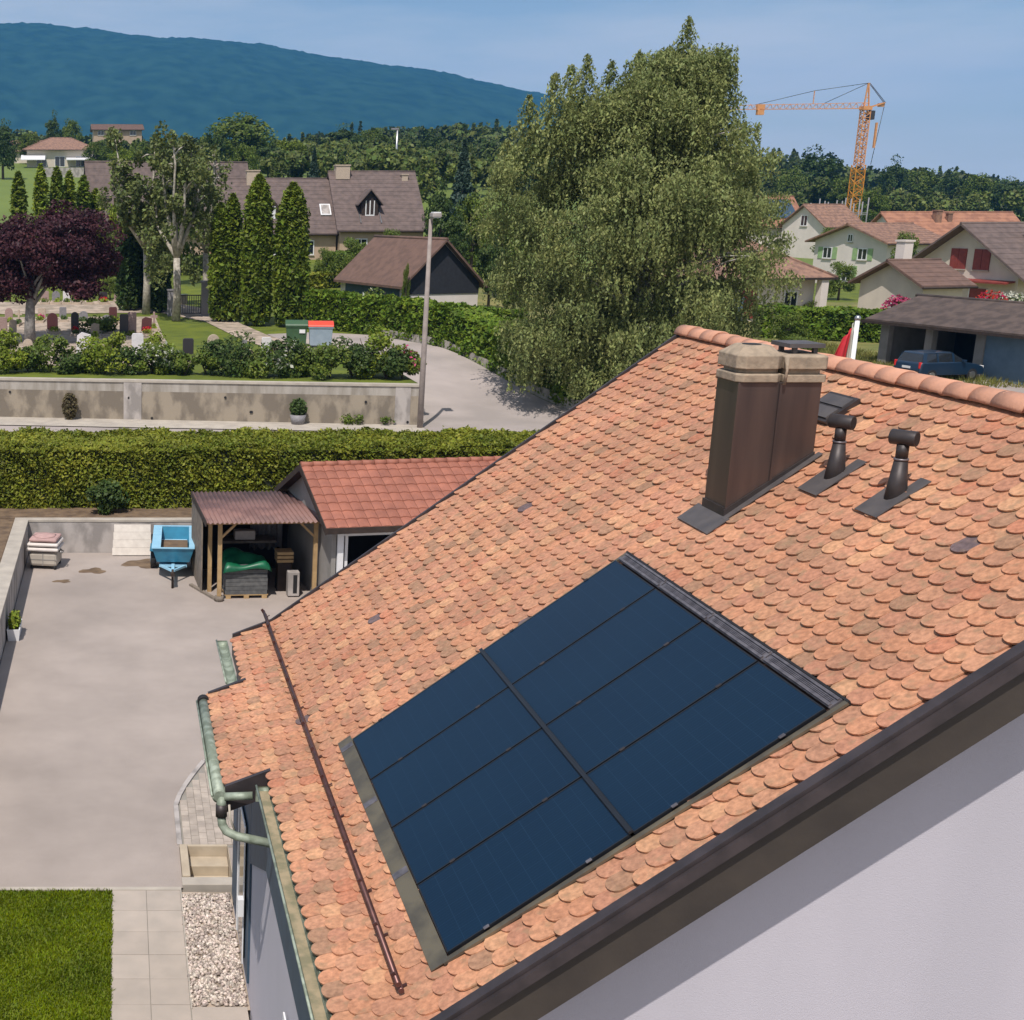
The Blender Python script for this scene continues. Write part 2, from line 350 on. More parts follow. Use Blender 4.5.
M['stone_beige'] = mat('stone_beige', (0.52, 0.42, 0.32), (0.4, 0.32, 0.25), rough=0.85, scale=10, bump=0.4)
M['crane_yellow'] = mat('crane_yellow', (0.62, 0.26, 0.02), (0.5, 0.2, 0.02), rough=0.5)
M['crane_red'] = mat('crane_red', (0.66, 0.32, 0.13), (0.58, 0.25, 0.10), rough=0.6)
M['flag_red'] = mat('flag_red', (0.55, 0.02, 0.03), rough=0.7)
M['wood_mass'] = leaf_mat('wood_mass', (0.13, 0.16, 0.032), (0.045, 0.07, 0.018), trans=0.15, island=0.5, scale=0.035, hue=0.03)
M['mountain'] = mat('mountain', (0.022, 0.056, 0.032), (0.009, 0.030, 0.018), rough=1.0, scale=0.02, detail=14, bump=0, contrast=0.6, spec=0.0)
M['grass_far'] = M['grass']

def solar_mat():
    m = bpy.data.materials.new('solar_cells'); m.use_nodes = True; nt = m.node_tree; N = nt.nodes; L = nt.links
    b = N['Principled BSDF']; b.inputs['Roughness'].default_value = 0.30; b.inputs['Specular IOR Level'].default_value = 0.16
    tc = N.new('ShaderNodeTexCoord'); sp = N.new('ShaderNodeSeparateXYZ'); L.new(tc.outputs['UV'], sp.inputs[0])
    # cells 10 x 6, thin busbars
    def lines(sock, mult, w):
        a = N.new('ShaderNodeMath'); a.operation = 'MULTIPLY'; a.inputs[1].default_value = mult; L.new(sock, a.inputs[0])
        f = N.new('ShaderNodeMath'); f.operation = 'FRACT'; L.new(a.outputs[0], f.inputs[0])
        g = N.new('ShaderNodeMath'); g.operation = 'LESS_THAN'; g.inputs[1].default_value = w; L.new(f.outputs[0], g.inputs[0])
        return g.outputs[0]
    l1 = lines(sp.outputs[0], 1.0, 0.02); l2 = lines(sp.outputs[1], 1.0, 0.02); l3 = lines(sp.outputs[1], 5.0, 0.12)
    mx = N.new('ShaderNodeMath'); mx.operation = 'MAXIMUM'; L.new(l1, mx.inputs[0]); L.new(l2, mx.inputs[1])
    sc3 = N.new('ShaderNodeMath'); sc3.operation = 'MULTIPLY'; sc3.inputs[1].default_value = 0.45; L.new(l3, sc3.inputs[0])
    m2 = N.new('ShaderNodeMath'); m2.operation = 'MAXIMUM'; L.new(mx.outputs[0], m2.inputs[0]); L.new(sc3.outputs[0], m2.inputs[1])
    no = N.new('ShaderNodeTexNoise'); no.inputs['Scale'].default_value = 0.8; L.new(tc.outputs['Object'], no.inputs['Vector'])
    r = N.new('ShaderNodeValToRGB'); r.color_ramp.elements[0].color = (0.003, 0.015, 0.036, 1); r.color_ramp.elements[1].color = (0.005, 0.022, 0.048, 1)
    L.new(no.outputs['Fac'], r.inputs['Fac'])
    mc = N.new('ShaderNodeMixRGB'); mc.inputs[2].default_value = (0.013, 0.036, 0.070, 1)
    L.new(m2.outputs[0], mc.inputs[0]); L.new(r.outputs[0], mc.inputs[1]); L.new(mc.outputs[0], b.inputs['Base Color'])
    return m
M['solar'] = solar_mat()

# ------------------------------------------------------------------ terrain
def sstep(a, b, x):
    t = np.clip((x - a) / (b - a), 0, 1); return t * t * (3 - 2 * t)
WALL_Y = 57.3
def yw(x): return 57.95 - 0.123 * np.clip(x, -16, 13.75)
def zg(x, y):
    x = np.asarray(x, float); y = np.asarray(y, float)
    near = np.where(y < 39.35, np.where(x < -2.93, 1.0, np.where(x < 9, -0.7, -0.03)), np.where(y < 45.2, 1.0, 1.2))
    near = np.where((y >= 39.35) & (y < 45.2) & (x > 9), 0.2, near)
    cem = 3.0
    right = 1.2 + 1.8 * sstep(58, 73, y)
    right = np.where(x > 22, 1.2 + 1.0 * sstep(48, 66, y), right)
    bl = sstep(20, 26, x)
    right = (1.2 + 1.8 * sstep(58, 73, y)) * (1 - bl) + (1.2 + 1.0 * sstep(48, 66, y)) * bl
    mid = np.where(x < 13.2, cem, right)
    Lf = np.interp(y, [78, 90, 130, 170, 300, 500, 700, 1500, 9000], [3, 3.4, 5.5, 9.0, 20, 27, 30, 35, 60])
    Rf = np.interp(y, [78, 90, 115, 180, 250, 400, 600, 800, 1500, 9000], [2.2, 2.4, 2.9, 4.6, 7.0, 9, 12, 12.5, 14, 30])
    t = sstep(0.27, 0.40, x / np.maximum(y, 1))
    far = Lf * (1 - t) + Rf * t
    tt = sstep(73, 80, y)
    base = np.where(y < yw(x) + 0.1, near, mid * (1 - tt) + far * tt)
    return base
def tz(x, y): return float(zg(x, y))
def on(u, Y, z=None, dz=0.0):
    """ground point seen in column u at distance Y"""
    zz = 3.0
    for _ in range(4):
        d = Y * math.cos(PITCH) + (CAM_H - zz) * math.sin(PITCH)
        x = (u - CX) / F_PX * d; zz = tz(x, Y)
    return Vector((x, Y, zz + dz))
def pix(u, v):
    """point where the ray of pixel (u, v) meets the terrain"""
    r = ray(u, v); t = 15.0
    while t < 3000:
        q = r * t
        if q.z + CAM_H <= tz(q.x, q.y): break
        t *= 1.002
    q = r * t
    return Vector((q.x, q.y, tz(q.x, q.y)))
xs = np.unique(np.round(np.concatenate([np.arange(-14, 40, 1.0), [-2.94, -2.92, 8.99, 9.01, 13.19, 13.21], np.arange(40, 120, 4.0), np.arange(-60, -14, 4.0),
     np.geomspace(120, 5900, 34), -np.geomspace(60, 5900, 34)]), 3))
ys = np.unique(np.round(np.concatenate([np.arange(-30, 39, 3.0), [39.34, 39.36, 45.19, 45.21, 57.36, 57.44], np.arange(46, 90, 1.0), np.arange(90, 200, 4.0), np.geomspace(200, 6400, 50)]), 3))
X, Y = np.meshgrid(xs, ys)
Y = Y + (yw(X) - WALL_Y) * np.clip(1 - np.abs(Y - 57.4) / 9.0, 0, 1) ** 0.5 * (np.abs(Y - 57.4) < 9) if False else Y + (yw(X) - WALL_Y) * np.clip(1.15 - np.abs(Y - 57.4) / 9.0, 0, 1)
Z = zg(X, Y)
Z = Z + np.where(Y > 130, 0.25 * np.sin(X * 0.11 + Y * 0.07) + 0.3 * np.sin(X * 0.043 - Y * 0.031), 0)
V = np.stack([X, Y, Z], -1).reshape(-1, 3)
ii, jj = np.meshgrid(np.arange(len(ys) - 1), np.arange(len(xs) - 1), indexing='ij'); w = len(xs)
Fq = np.stack([ii * w + jj, ii * w + jj + 1, (ii + 1) * w + jj + 1, (ii + 1) * w + jj], -1).reshape(-1, 4)
g = npmesh('ground', V, Fq, M['grass']); tag(g, kind='structure')
g.data.materials.append(M['field']); g.data.materials.append(M['soil']); g.data.materials.append(M['grass_dry'])
cy_ = V[Fq].mean(axis=1)
mi = np.where(cy_[:, 1] > 150, 1, np.where((cy_[:, 1] < 45.3) & (cy_[:, 1] > -40) & (cy_[:, 0] < 30), 2, np.where((cy_[:, 0] > 26) & (cy_[:, 1] < 110), 3, 0)))
g.data.polygons.foreach_set('material_index', mi.astype(np.int32))

def drape(name, pts, m, dz=0.02, kind='structure', step=1.0):
    """sheet following the terrain inside polygon pts (x,y)"""
    pts = [(p[0], p[1]) for p in pts]
    x0 = min(p[0] for p in pts); x1 = max(p[0] for p in pts); y0 = min(p[1] for p in pts); y1 = max(p[1] for p in pts)
    import bmesh
    bm = bmesh.new()
    f = bm.faces.new([bm.verts.new((p[0], p[1], 0)) for p in pts])
    if f.normal.z < 0 or True: bm.normal_update()
    if f.normal.z < 0: f.normal_flip()
    for k in np.arange(math.floor(x0 / step) * step, x1, step):
        bmesh.ops.bisect_plane(bm, geom=bm.verts[:] + bm.edges[:] + bm.faces[:], plane_co=(k, 0, 0), plane_no=(1, 0, 0))
    for k in np.arange(math.floor(y0 / step) * step, y1, step):
        bmesh.ops.bisect_plane(bm, geom=bm.verts[:] + bm.edges[:] + bm.faces[:], plane_co=(0, k, 0), plane_no=(0, 1, 0))
    for v in bm.verts: v.co.z = tz(v.co.x, v.co.y) + dz
    me = bpy.data.meshes.new(name); bm.to_mesh(me); bm.free(); me.materials.append(m)
    o = bpy.data.objects.new(name, me); COL.objects.link(o)
    if kind: o['kind'] = kind
    return o

# mountain: wooded long ridge far behind
def mountain():
    nx, ny = 420, 70
    D0 = 4300.0
    U = np.linspace(-1500, 5600, nx); 
    ridge_u = [-3000, -60, 0, 60, 130, 200, 260, 320, 380, 440, 520, 600, 800, 1200, 3000]
    ridge_v = [20, 22, 24, 27, 33, 38, 44, 54, 66, 79, 99, 150, 225, 250, 262]
    us = U / D0 * F_PX + CX
    hv = np.interp(us, ridge_u, ridge_v)
    hv = hv + 7
    top = CAM_H + D0 * np.tan(np.arctan((CY - hv) / F_PX) - PITCH)
    V = np.zeros((ny, nx, 3))
    for j in range(ny):
        t = j / (ny - 1)
        prof = np.sin(min(t / 0.62, 1) * PI / 2) ** 0.9 if t < 0.62 else np.cos((t - 0.62) / 0.38 * PI / 2 * 0.8)
        V[j, :, 0] = U * (1 + 0.0 * t); V[j, :, 1] = D0 - 1500 + 2400 * t
        n = 10 * np.sin(U * 0.004 + t * 5) + 7 * np.sin(U * 0.011 + 2.1 - t * 9) + 3 * np.sin(U * 0.027 + t * 17)
        V[j, :, 2] = 20 + (top - 20) * prof + n * np.sin(PI * min(t / 0.62, 1)) ** 0.8 * np.clip(top / 500, 0, 1) + rng.normal(0, 2.2, nx) * np.clip(prof, 0, 1)
    jj, ii = np.meshgrid(np.arange(ny - 1), np.arange(nx - 1), indexing='ij')
    Fq = np.stack([jj * nx + ii, jj * nx + ii + 1, (jj + 1) * nx + ii + 1, (jj + 1) * nx + ii], -1).reshape(-1, 4)
    o = npmesh('mountain', V, Fq, M['mountain'], smooth=False); tag(o, kind='structure')
mountain()

# ================================================================== MAIN HOUSE
TA = math.tan(R(36.9)); CA, SA = math.cos(R(36.9)), math.sin(R(36.9))
XH = 2.25; SH = XH / CA; ZH = 2.836 + TA * XH
KB = math.atan(0.40); CK, SK = math.cos(KB), math.sin(KB)
def rp(y, s, h=0.0):
    if s >= SH: return Vector((s * CA - SA * h, y, 2.836 + s * SA + CA * h))
    d = SH - s
    # blend of normals keeps the kick smooth
    return Vector((XH - d * CK - SK * h, y, ZH - d * SK + CK * h))
def s_of_x(x): return x / CA if x >= XH else SH - (XH - x) / CK
YN, YF = 8.52, 18.25
XR = 7.94
S_RIDGE = XR / CA
EAVES = [(YN, 13.58, s_of_x(1.645)), (13.58, 16.43, s_of_x(1.225)), (16.43, YF, s_of_x(1.63))]
_g0 = s_of_x(1.225) - 0.04
EAVES = [(a_, b_, _g0 + round((c_ - _g0) / 0.170) * 0.170 + (0.04 if abs(c_ - s_of_x(1.225)) < 1e-6 else 0.03)) for a_, b_, c_ in EAVES]
house = thing('house', (8.0, 13.0, 0.0), 'white house in front with a weathered orange clay tile roof and dark solar panels', 'house')
def part(mb, name, m, parent=None, bevel=0.0): return mb.build(name, m, parent or house, world=True, bevel=bevel)

# --- roof deck
dk = MB()
for (y0, y1, se) in EAVES:
    ps = [rp(0, se, 0), rp(0, SH, 0), rp(0, S_RIDGE, 0)]
    pts = [Vector((p.x, y0, p.z)) for p in ps] + [Vector((p.x, y0, p.z - 0.16)) for p in ps[::-1]]
    dk.prism(pts, (0, y1 - y0 - 0.001, 0))
rx, rz_ = rp(0, S_RIDGE).x, rp(0, S_RIDGE).z
dk.prism([(rx, YN, rz_), (rx + 6.6, YN, rz_ - 6.6 * TA), (rx + 6.6, YN, rz_ - 6.6 * TA - .16), (rx, YN, rz_ - .16)], (0, YF - YN, 0))
roof = part(dk, 'roof', M['batten'])

# --- clay tiles: each tile its own rounded slab
TW, TS = 0.204, 0.170
ARR = (9.055, 13.25, 3.247, 6.64)     # solar array: y0 y1 s0 s1
def tiles():
    vs = []; fs = []
    nseg = 9
    prof = [(-0.5, 0.42)] + [( -0.5 * math.cos(PI * k / nseg), 0.42 * (1 - math.sin(PI * k / nseg) ** 0.75)) for k in range(0)]
    arc = []
    for k in range(nseg + 1):
        a = PI * k / nseg
        arc.append((-math.cos(a), 1 - math.sin(a) ** 0.9))     # y in [-1,1], s offset 0 at the tip
    s0min = min(e[2] for e in EAVES)
    nrow = int((S_RIDGE - s0min) / TS) + 1
    for i in range(nrow):
        s = s0min - 0.04 + i * TS
        off = (i % 2) * TW / 2
        ncol = int((YF - YN) / TW) + 2
        for j in range(-1, ncol):
            yc = YN + off + (j + 0.5) * TW
            if yc - TW / 2 < YN - 0.03 and yc < YN + 0.02: continue
            if yc > YF + 0.01: continue
            ok = False
            for (y0, y1, se) in EAVES:
                if y0 - 0.03 <= yc <= y1 + 0.03 and s > se - 0.09: ok = True
            if not ok: continue
            if s > S_RIDGE - 0.04: continue
            if ARR[0] - 0.02 < yc < ARR[1] + 0.03 and ARR[2] - 0.12 < s < ARR[3] - 0.02: continue
            if ARR[0] - 0.0 < yc < ARR[1] + .02 and ARR[3] - .02 <= s < ARR[3] + 0.06: continue
            jy = random.gauss(0, 0.004); js = random.gauss(0, 0.005); jh = random.gauss(0, 0.0033); tw = random.gauss(0, 0.010)
            if random.random() < 0.02: js -= 0.018; jh += 0.006
            hw = TW * 0.496; L_ = 0.36; dep = 0.088; th = 0.015
            o = len(vs); pts = []
            ylo, yhi = max(yc - hw, YN), min(yc + hw, YF)
            for (a, q) in arc: pts.append((min(max(yc + a * hw, ylo), yhi), s + dep * q))
            pts.append((yhi, s + L_)); pts.append((ylo, s + L_))
            n = len(pts)
            cf = math.cos(tw); sf = math.sin(tw)
            bulge = 0.002
            for lay in (0, 1):
                for (py, ps_) in pts:
                    dy = py - yc; ds = ps_ - s
                    py2 = yc + dy * cf - ds * sf + jy; ps2 = s + dy * sf + ds * cf + js
                    t = ds / L_
                    h = (0.049 + jh) * (1 - t) + 0.004 * t - lay * th
                    ps2 = min(ps2, S_RIDGE)
                    p = rp(py2, ps2, h)
                    vs.append((p.x, p.y, p.z))
            fs.append(tuple(o + k for k in range(n)))
            for k in range(n - 3 + 1):
                fs.append((o + k, o + n + k, o + n + k + 1, o + k + 1))
            fs.append((o + n - 1, o + 2 * n - 1, o + n, o))
            fs.append((o + n - 3 + 0, o + 2 * n - 3 + 0, o + 2 * n - 2, o + n - 2))
    return vs, fs
tv, tf = tiles()
mb = MB()
# orient: top faces must look up
for f in tf: pass
mb.v = tv; mb.f = [f if len(f) < 5 else f for f in tf]; mb.sm = [False] * len(tf)
ti = part(mb, 'roof_tiles', M['tile'], roof)
import bmesh
bm = bmesh.new(); bm.from_mesh(ti.data); bmesh.ops.recalc_face_normals(bm, faces=bm.faces); bm.to_mesh(ti.data); bm.free()

def tile_material():
    m = M['tile']; nt = m.node_tree; N = nt.nodes; L = nt.links
    b = [n for n in N if n.type == 'BSDF_PRINCIPLED'][0]
    src = b.inputs['Base Color'].links[0].from_socket
    ge = N.new('ShaderNodeNewGeometry'); ramp = N.new('ShaderNodeValToRGB')
    ramp.color_ramp.interpolation = 'CONSTANT'
    cols = [(0.0, (0.575, 0.270, 0.152)), (0.17, (0.54, 0.262, 0.158)), (0.33, (0.60, 0.298, 0.168)), (0.46, (0.515, 0.242, 0.148)), (0.60, (0.565, 0.284, 0.168)),
            (0.74, (0.47, 0.238, 0.145)), (0.84, (0.63, 0.335, 0.185)), (0.915, (0.40, 0.222, 0.135)), (0.965, (0.54, 0.225, 0.13)), (0.995, (0.17, 0.12, 0.12))]
    e = ramp.color_ramp.elements
    e[0].position, e[0].color = cols[0][0], (*cols[0][1], 1); e[1].position, e[1].color = cols[1][0], (*cols[1][1], 1)
    for p_, c_ in cols[2:]:
        q = e.new(p_); q.color = (*c_, 1)
    L.new(ge.outputs['Random Per Island'], ramp.inputs[0])
    tc = N.new('ShaderNodeTexCoord'); n1 = N.new('ShaderNodeTexNoise'); n1.inputs['Scale'].default_value = 22; n1.inputs['Detail'].default_value = 8
    L.new(tc.outputs['Object'], n1.inputs['Vector'])
    n2 = N.new('ShaderNodeTexNoise'); n2.inputs['Scale'].default_value = 0.9; n2.inputs['Detail'].default_value = 4; L.new(tc.outputs['Object'], n2.inputs['Vector'])
    mr = N.new('ShaderNodeMapRange'); mr.inputs['From Min'].default_value = 0.3; mr.inputs['From Max'].default_value = 0.7
    mr.inputs['To Min'].default_value = 0.70; mr.inputs['To Max'].default_value = 1.18; L.new(n1.outputs['Fac'], mr.inputs['Value'])
    mr2 = N.new('ShaderNodeMapRange'); mr2.inputs['From Min'].default_value = 0.3; mr2.inputs['From Max'].default_value = 0.7
    mr2.inputs['To Min'].default_value = 0.78; mr2.inputs['To Max'].default_value = 1.04; L.new(n2.outputs['Fac'], mr2.inputs['Value'])
    mu = N.new('ShaderNodeMath'); mu.operation = 'MULTIPLY'; L.new(mr.outputs[0], mu.inputs[0]); L.new(mr2.outputs[0], mu.inputs[1])
    hs = N.new('ShaderNodeHueSaturation'); L.new(ramp.outputs['Color'], hs.inputs['Color']); L.new(mu.outputs[0], hs.inputs['Value'])
    # lichen / soot speckle
    n3 = N.new('ShaderNodeTexNoise'); n3.inputs['Scale'].default_value = 9; n3.inputs['Detail'].default_value = 10; L.new(tc.outputs['Object'], n3.inputs['Vector'])
    r3 = N.new('ShaderNodeMapRange'); r3.inputs['From Min'].default_value = 0.54; r3.inputs['From Max'].default_value = 0.68; r3.inputs['To Max'].default_value = 0.65; L.new(n3.outputs['Fac'], r3.inputs['Value'])
    mx = N.new('ShaderNodeMixRGB'); mx.inputs[2].default_value = (0.30, 0.195, 0.115, 1); L.new(r3.outputs[0], mx.inputs[0]); L.new(hs.outputs[0], mx.inputs[1])
    L.new(mx.outputs[0], b.inputs['Base Color'])
tile_material()

# --- ridge tiles (half round, overlapping)
rm = MB(); RX, RZ, RR = XR, rp(0, XR / CA).z - 0.02, 0.130
n = 26; stp = (YF - YN + 0.1) / n
for k in range(n):
    y0 = YN - 0.05 + k * stp; y1 = y0 + stp + 0.05
    jr = random.gauss(0, 0.003); r0, r1 = RR + 0.004 + jr, RR - 0.004 + jr
    vs = []; m_ = 12
    for (yy, rr, dz) in ((y0, r0, random.gauss(0, .004)), (y1, r1, random.gauss(0, .003))):
        for q in range(m_ + 1):
            a = PI * q / m_ * 1.0
            vs.append((RX + rr * math.cos(a) * 1.05, yy, RZ + dz + rr * math.sin(a)))
    for (yy, rr) in ((y0, r0 - 0.02), (y1, r1 - 0.02)):
        for q in range(m_ + 1):
            a = PI * q / m_
            vs.append((RX + rr * math.cos(a) * 1.05, yy, RZ + rr * math.sin(a)))
    t = m_ + 1
    fs = [(q, q + 1, t + q + 1, t + q) for q in range(m_)] + [(2 * t + q + 1, 2 * t + q, 3 * t + q, 3 * t + q + 1) for q in range(m_)]
    fs += [(q + 1, q, 2 * t + q, 2 * t + q + 1) for q in range(m_)] + [(t + q, t + q + 1, 3 * t + q + 1, 3 * t + q) for q in range(m_)]
    fs += [(0, t, 3 * t, 2 * t), (m_, 2 * t + m_, 3 * t + m_, t + m_)]
    rm.add(vs, fs, True)
part(rm, 'ridge_tiles', M['tile_ridge'], roof)

# --- near rake: metal trim, then deep weathered board; far rake trim
def rake_strip(ya, yb, h0, h1, s0, s1, name, m, parent=house):
    b = MB()
    ss = [s0] + ([SH] if s0 < SH < s1 else []) + [s1]
    for a, c in zip(ss[:-1], ss[1:]):
        p = [rp(ya, a, 0), rp(ya, c, 0)]
        b.prism([(p[0].x, ya, p[0].z + h0), (p[1].x, ya, p[1].z + h0), (p[1].x, ya, p[1].z + h1), (p[0].x, ya, p[0].z + h1)], (0, yb - ya, 0))
    return part(b, name, m, parent)
sn = EAVES[0][2]
rake_strip(YN - 0.10, YN - 0.004, -0.09, 0.085, sn, S_RIDGE, 'rake_trim', M['rake_trim'])
rake_strip(YN - 0.135, YN - 0.103, -0.055, 0.045, sn, S_RIDGE, 'rake_trim', M['rake_trim'])
rake_strip(YN - 0.075, YN - 0.03, -0.45, -0.093, sn, S_RIDGE, 'barge_board', M['fascia'])
rake_strip(YF + 0.004, YF + 0.05, -0.25, 0.075, EAVES[2][2], S_RIDGE, 'rake_trim', M['rake_trim'])
# step trims
for (ya, yb, s0, s1) in ((16.405, 16.465, EAVES[1][2], EAVES[2][2]),):
    rake_strip(ya, yb, -0.15, 0.062, s0 - 0.02, s1 + 0.02, 'step_trim', M['rake_trim'])
rake_strip(13.52, 13.575, -0.26, 0.062, EAVES[1][2] - 0.02, EAVES[0][2] + 0.02, 'step_trim', M['rake_trim'])
# eave boards
for (y0, y1, se) in EAVES:
    p = rp(0, se)
    part(MB().bx(p.x - 0.005, p.x + 0.03, y0 + 0.01, y1 - 0.01, p.z - 0.24, p.z - 0.03), 'eave_board', M['rake_trim'])
# soffit underside of mid bay
# --- gutters (half round troughs)
def gutter(x, z, y0, y1, r, name, m, inner=None):
    b = MB(); n_ = 10
    def ring(yy, rr): return [(x + rr * math.cos(PI + PI * k / n_), yy, z + rr * math.sin(PI + PI * k / n_)) for k in range(n_ + 1)]
    A, B_, C_, D_ = ring(y0, r), ring(y1, r), ring(y0, r - 0.008), ring(y1, r - 0.008)
    t = n_ + 1; vs = A + B_ + C_ + D_
    fs = [(k, k + 1, t + k + 1, t + k) for k in range(n_)]
    fs2 = [(2 * t + k + 1, 2 * t + k, 3 * t + k, 3 * t + k + 1) for k in range(n_)]
    fs += [(0, t, 3 * t, 2 * t), (n_, 2 * t + n_, 3 * t + n_, t + n_)]
    fs += [tuple(range(t))[::-1], tuple(range(t, 2 * t))]
    b.add(vs, fs, True); b.add(vs, fs2, True)
    b.tube([(x - r, y0, z + 0.006), (x - r, y1, z + 0.006)], 0.013, 8)
    o = part(b, name, m)
    if inner:
        part(MB().add(vs, fs2, True).bx(x - r * .75, x + r * .75, y0 + .01, y1 - .01, z - r * .72, z - r * .66), 'gutter_bed', inner, o)
    return o
zE = [rp(0, e[2]).z for e in EAVES]
gx0 = rp(0, EAVES[0][2]).x
gutter(gx0 - 0.085, zE[0] + 0.00, YN - 0.02, 13.25, 0.082, 'gutter', M['verdigris'], M['gutter_in'])
gutter(1.13, zE[1] - 0.02, 13.42, 16.30, 0.080, 'gutter', M['verdigris'])
gutter(1.535, zE[2] - 0.03, 16.50, 18.28, 0.080, 'gutter', M['verdigris'])
# closed half-round top of the mid gutter reads as a pipe; round cap with dark opening at its far end
z1 = zE[1]
part(MB().tube([(1.135, 13.40, z1 - 0.01), (1.135, 16.28, z1 - 0.01)], 0.066, 14), 'drain_pipe', M['verdigris'])
part(MB().tube([(1.135, 16.20, z1 - 0.0), (1.135, 16.30, z1 - 0.0)], 0.08, 14), 'pipe_end', M['black'])
dp = part(MB().tube([(1.155, 13.46, z1 - 0.02), (1.155, 13.40, z1 - 0.10), (1.155, 13.38, z1 - 0.24)], 0.055, 12), 'downpipe', M['verdigris'])
part(MB().tube([(1.155, 13.395, z1 - 0.10), (1.155, 13.38, z1 - 0.24)], 0.064, 12), 'pipe_sleeve', M['vent_metal'], dp)
part(MB().tube([(1.155, 13.38, z1 - 0.23), (1.165, 13.37, z1 - 0.33), (1.21, 13.34, z1 - 0.40), (1.32, 13.30, z1 - 0.44), (1.76, 13.22, z1 - 0.50)], 0.050, 12), 'downpipe', M['verdigris'])
part(MB().tube([(1.19, 13.42, z1 - 0.02), (1.50, 13.36, z1 + 0.02)], 0.045, 12), 'overflow_pipe', M['verdigris'])
part(MB().bx(gx0 - 0.17, gx0 - 0.01, 13.252, 13.27, z1 + 0.0, z1 + 0.13), 'gutter_end', M['verdigris'])
part(MB().tube([(1.24, 13.38, z1 - 0.1), (1.25, 13.36, z1 - 0.25), (1.30, 13.33, z1 - 0.38)], 0.014, 6), 'drain_hose', M['conc_cap'])

# --- walls
WX0, WX1, WY0, WY1 = 1.78, 14.0, YN + 0.34, 18.12
def roofz(x): 
    return (rp(0, s_of_x(x)).z if x < XR else rp(0, S_RIDGE).z - (x - XR) * TA) - 0.17
pts = [(WX0, 0, -0.65), (WX1, 0, -0.65), (WX1, 0, roofz(WX1)), (XR, 0, roofz(XR)), (XH, 0, roofz(XH)), (WX0, 0, roofz(WX0))]
part(MB().prism([(p[0], WY0, p[2]) for p in pts], (0, WY1 - WY0, 0)), 'wall', M['plaster'])
# dark cladding boards, plus an upper sheet painting the eave and bay shadow
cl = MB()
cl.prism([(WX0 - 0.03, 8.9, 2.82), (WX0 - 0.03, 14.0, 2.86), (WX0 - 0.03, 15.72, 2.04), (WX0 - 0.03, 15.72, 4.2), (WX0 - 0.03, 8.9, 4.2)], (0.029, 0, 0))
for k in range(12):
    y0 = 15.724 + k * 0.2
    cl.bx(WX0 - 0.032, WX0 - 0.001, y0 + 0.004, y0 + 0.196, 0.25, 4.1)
part(cl, 'cladding_and_shade', M['slate_blue'])
wn = part(MB().bx(WX0 - 0.06, WX0 - 0.031, 16.1, 16.9, 0.4, 2.35), 'door', M['dark_glass'])
part(MB().bx(WX0 - 0.075, WX0 - 0.061, 16.04, 16.10, 0.35, 2.4).bx(WX0 - 0.075, WX0 - 0.061, 16.9, 16.96, 0.35, 2.4).bx(WX0 - 0.075, WX0 - 0.061, 16.1, 16.9, 2.35, 2.41), 'door_frame', M['white_paint'], wn)
part(MB().bx(WX0 - 0.16, WX0 - 0.08, 15.9, 16.02, 1.15, 1.4), 'wall_lamp', M['white_paint'], wn)
# window band with dark head near the bottom edge of the view
wb = part(MB().bx(WX0 - 0.03, WX0 - 0.001, 9.2, 12.05, 0.6, 2.2), 'window', M['dark_glass'])
part(MB().bx(WX0 - 0.05, WX0 - 0.031, 9.1, 12.1, 2.2, 2.28).bx(WX0 - 0.05, WX0 - 0.031, 9.1, 12.1, 0.52, 0.6).bx(WX0 - .05, WX0 - .031, 12.05, 12.1, .6, 2.2), 'window_frame', M['white_paint'], wb)

# --- snow guard pipe along the hinge
sg = MB(); gy0, gy1 = 8.95, 18.50
for hh, ds in ((0.095, 0.0), (0.155, 0.010)):
    sg.tube([rp(gy0, SH + 0.0 + ds, hh), rp(gy1, SH + 0.0 + ds, hh)], 0.023, 10)
sgo = part(sg, 'snow_guard', M['copper_brown'])
for k in range(14):
    y = 9.05 + k * 0.725
    br = MB().bar(rp(y, SH - 0.02, 0.04), rp(y, SH + 0.01, 0.205), 0.012, 0.04)
    br.bar(rp(y, SH - 0.03, 0.062), rp(y, SH + 0.05, 0.058), 0.025, 0.006)
    part(br, 'bracket', M['copper_brown'], sgo)

# --- solar array
y0, y1, s0, s1 = ARR
HT = 0.085
fl = MB()
def rbox(b, ya, yb, sa, sb, ha, hb):
    o = rp(ya, sa, ha); return b.obox(o, rp(yb, sa, ha) - o, rp(ya, sb, ha) - o, rp(ya, sa, hb) - o)
arr = part(rbox(MB(), y0 + 0.01, y1 - 0.01, s0 + 0.01, s1 - 0.01, 0.0, 0.05), 'array_tray', M['black'])
fb = part(rbox(MB(), y0 - 0.04, y1 + 0.16, s0 - 0.165, s0 + 0.0, 0.052, 0.060), 'array_flashing', M['flash_olive'], arr)
for yy in (10.45, 11.85, 13.20): part(rbox(MB(), yy - 0.05, yy + 0.05, s0 - 0.16, s0 - 0.01, 0.0605, 0.064), 'flashing_joint', M['strip_grey'], arr)
sd = MB(); sd2 = MB(); rbox(sd, y0 - 0.055, y0 - 0.006, s0 - 0.05, s1 + 0.13, 0.045, 0.066); rbox(sd2, y1 + 0.006, y1 + 0.045, s0 - 0.0, s1 + 0.13, 0.045, 0.066)
part(sd, 'side_flashing', M['flash_olive'], arr); part(sd2, 'side_flashing', M['flash_olive'], arr)
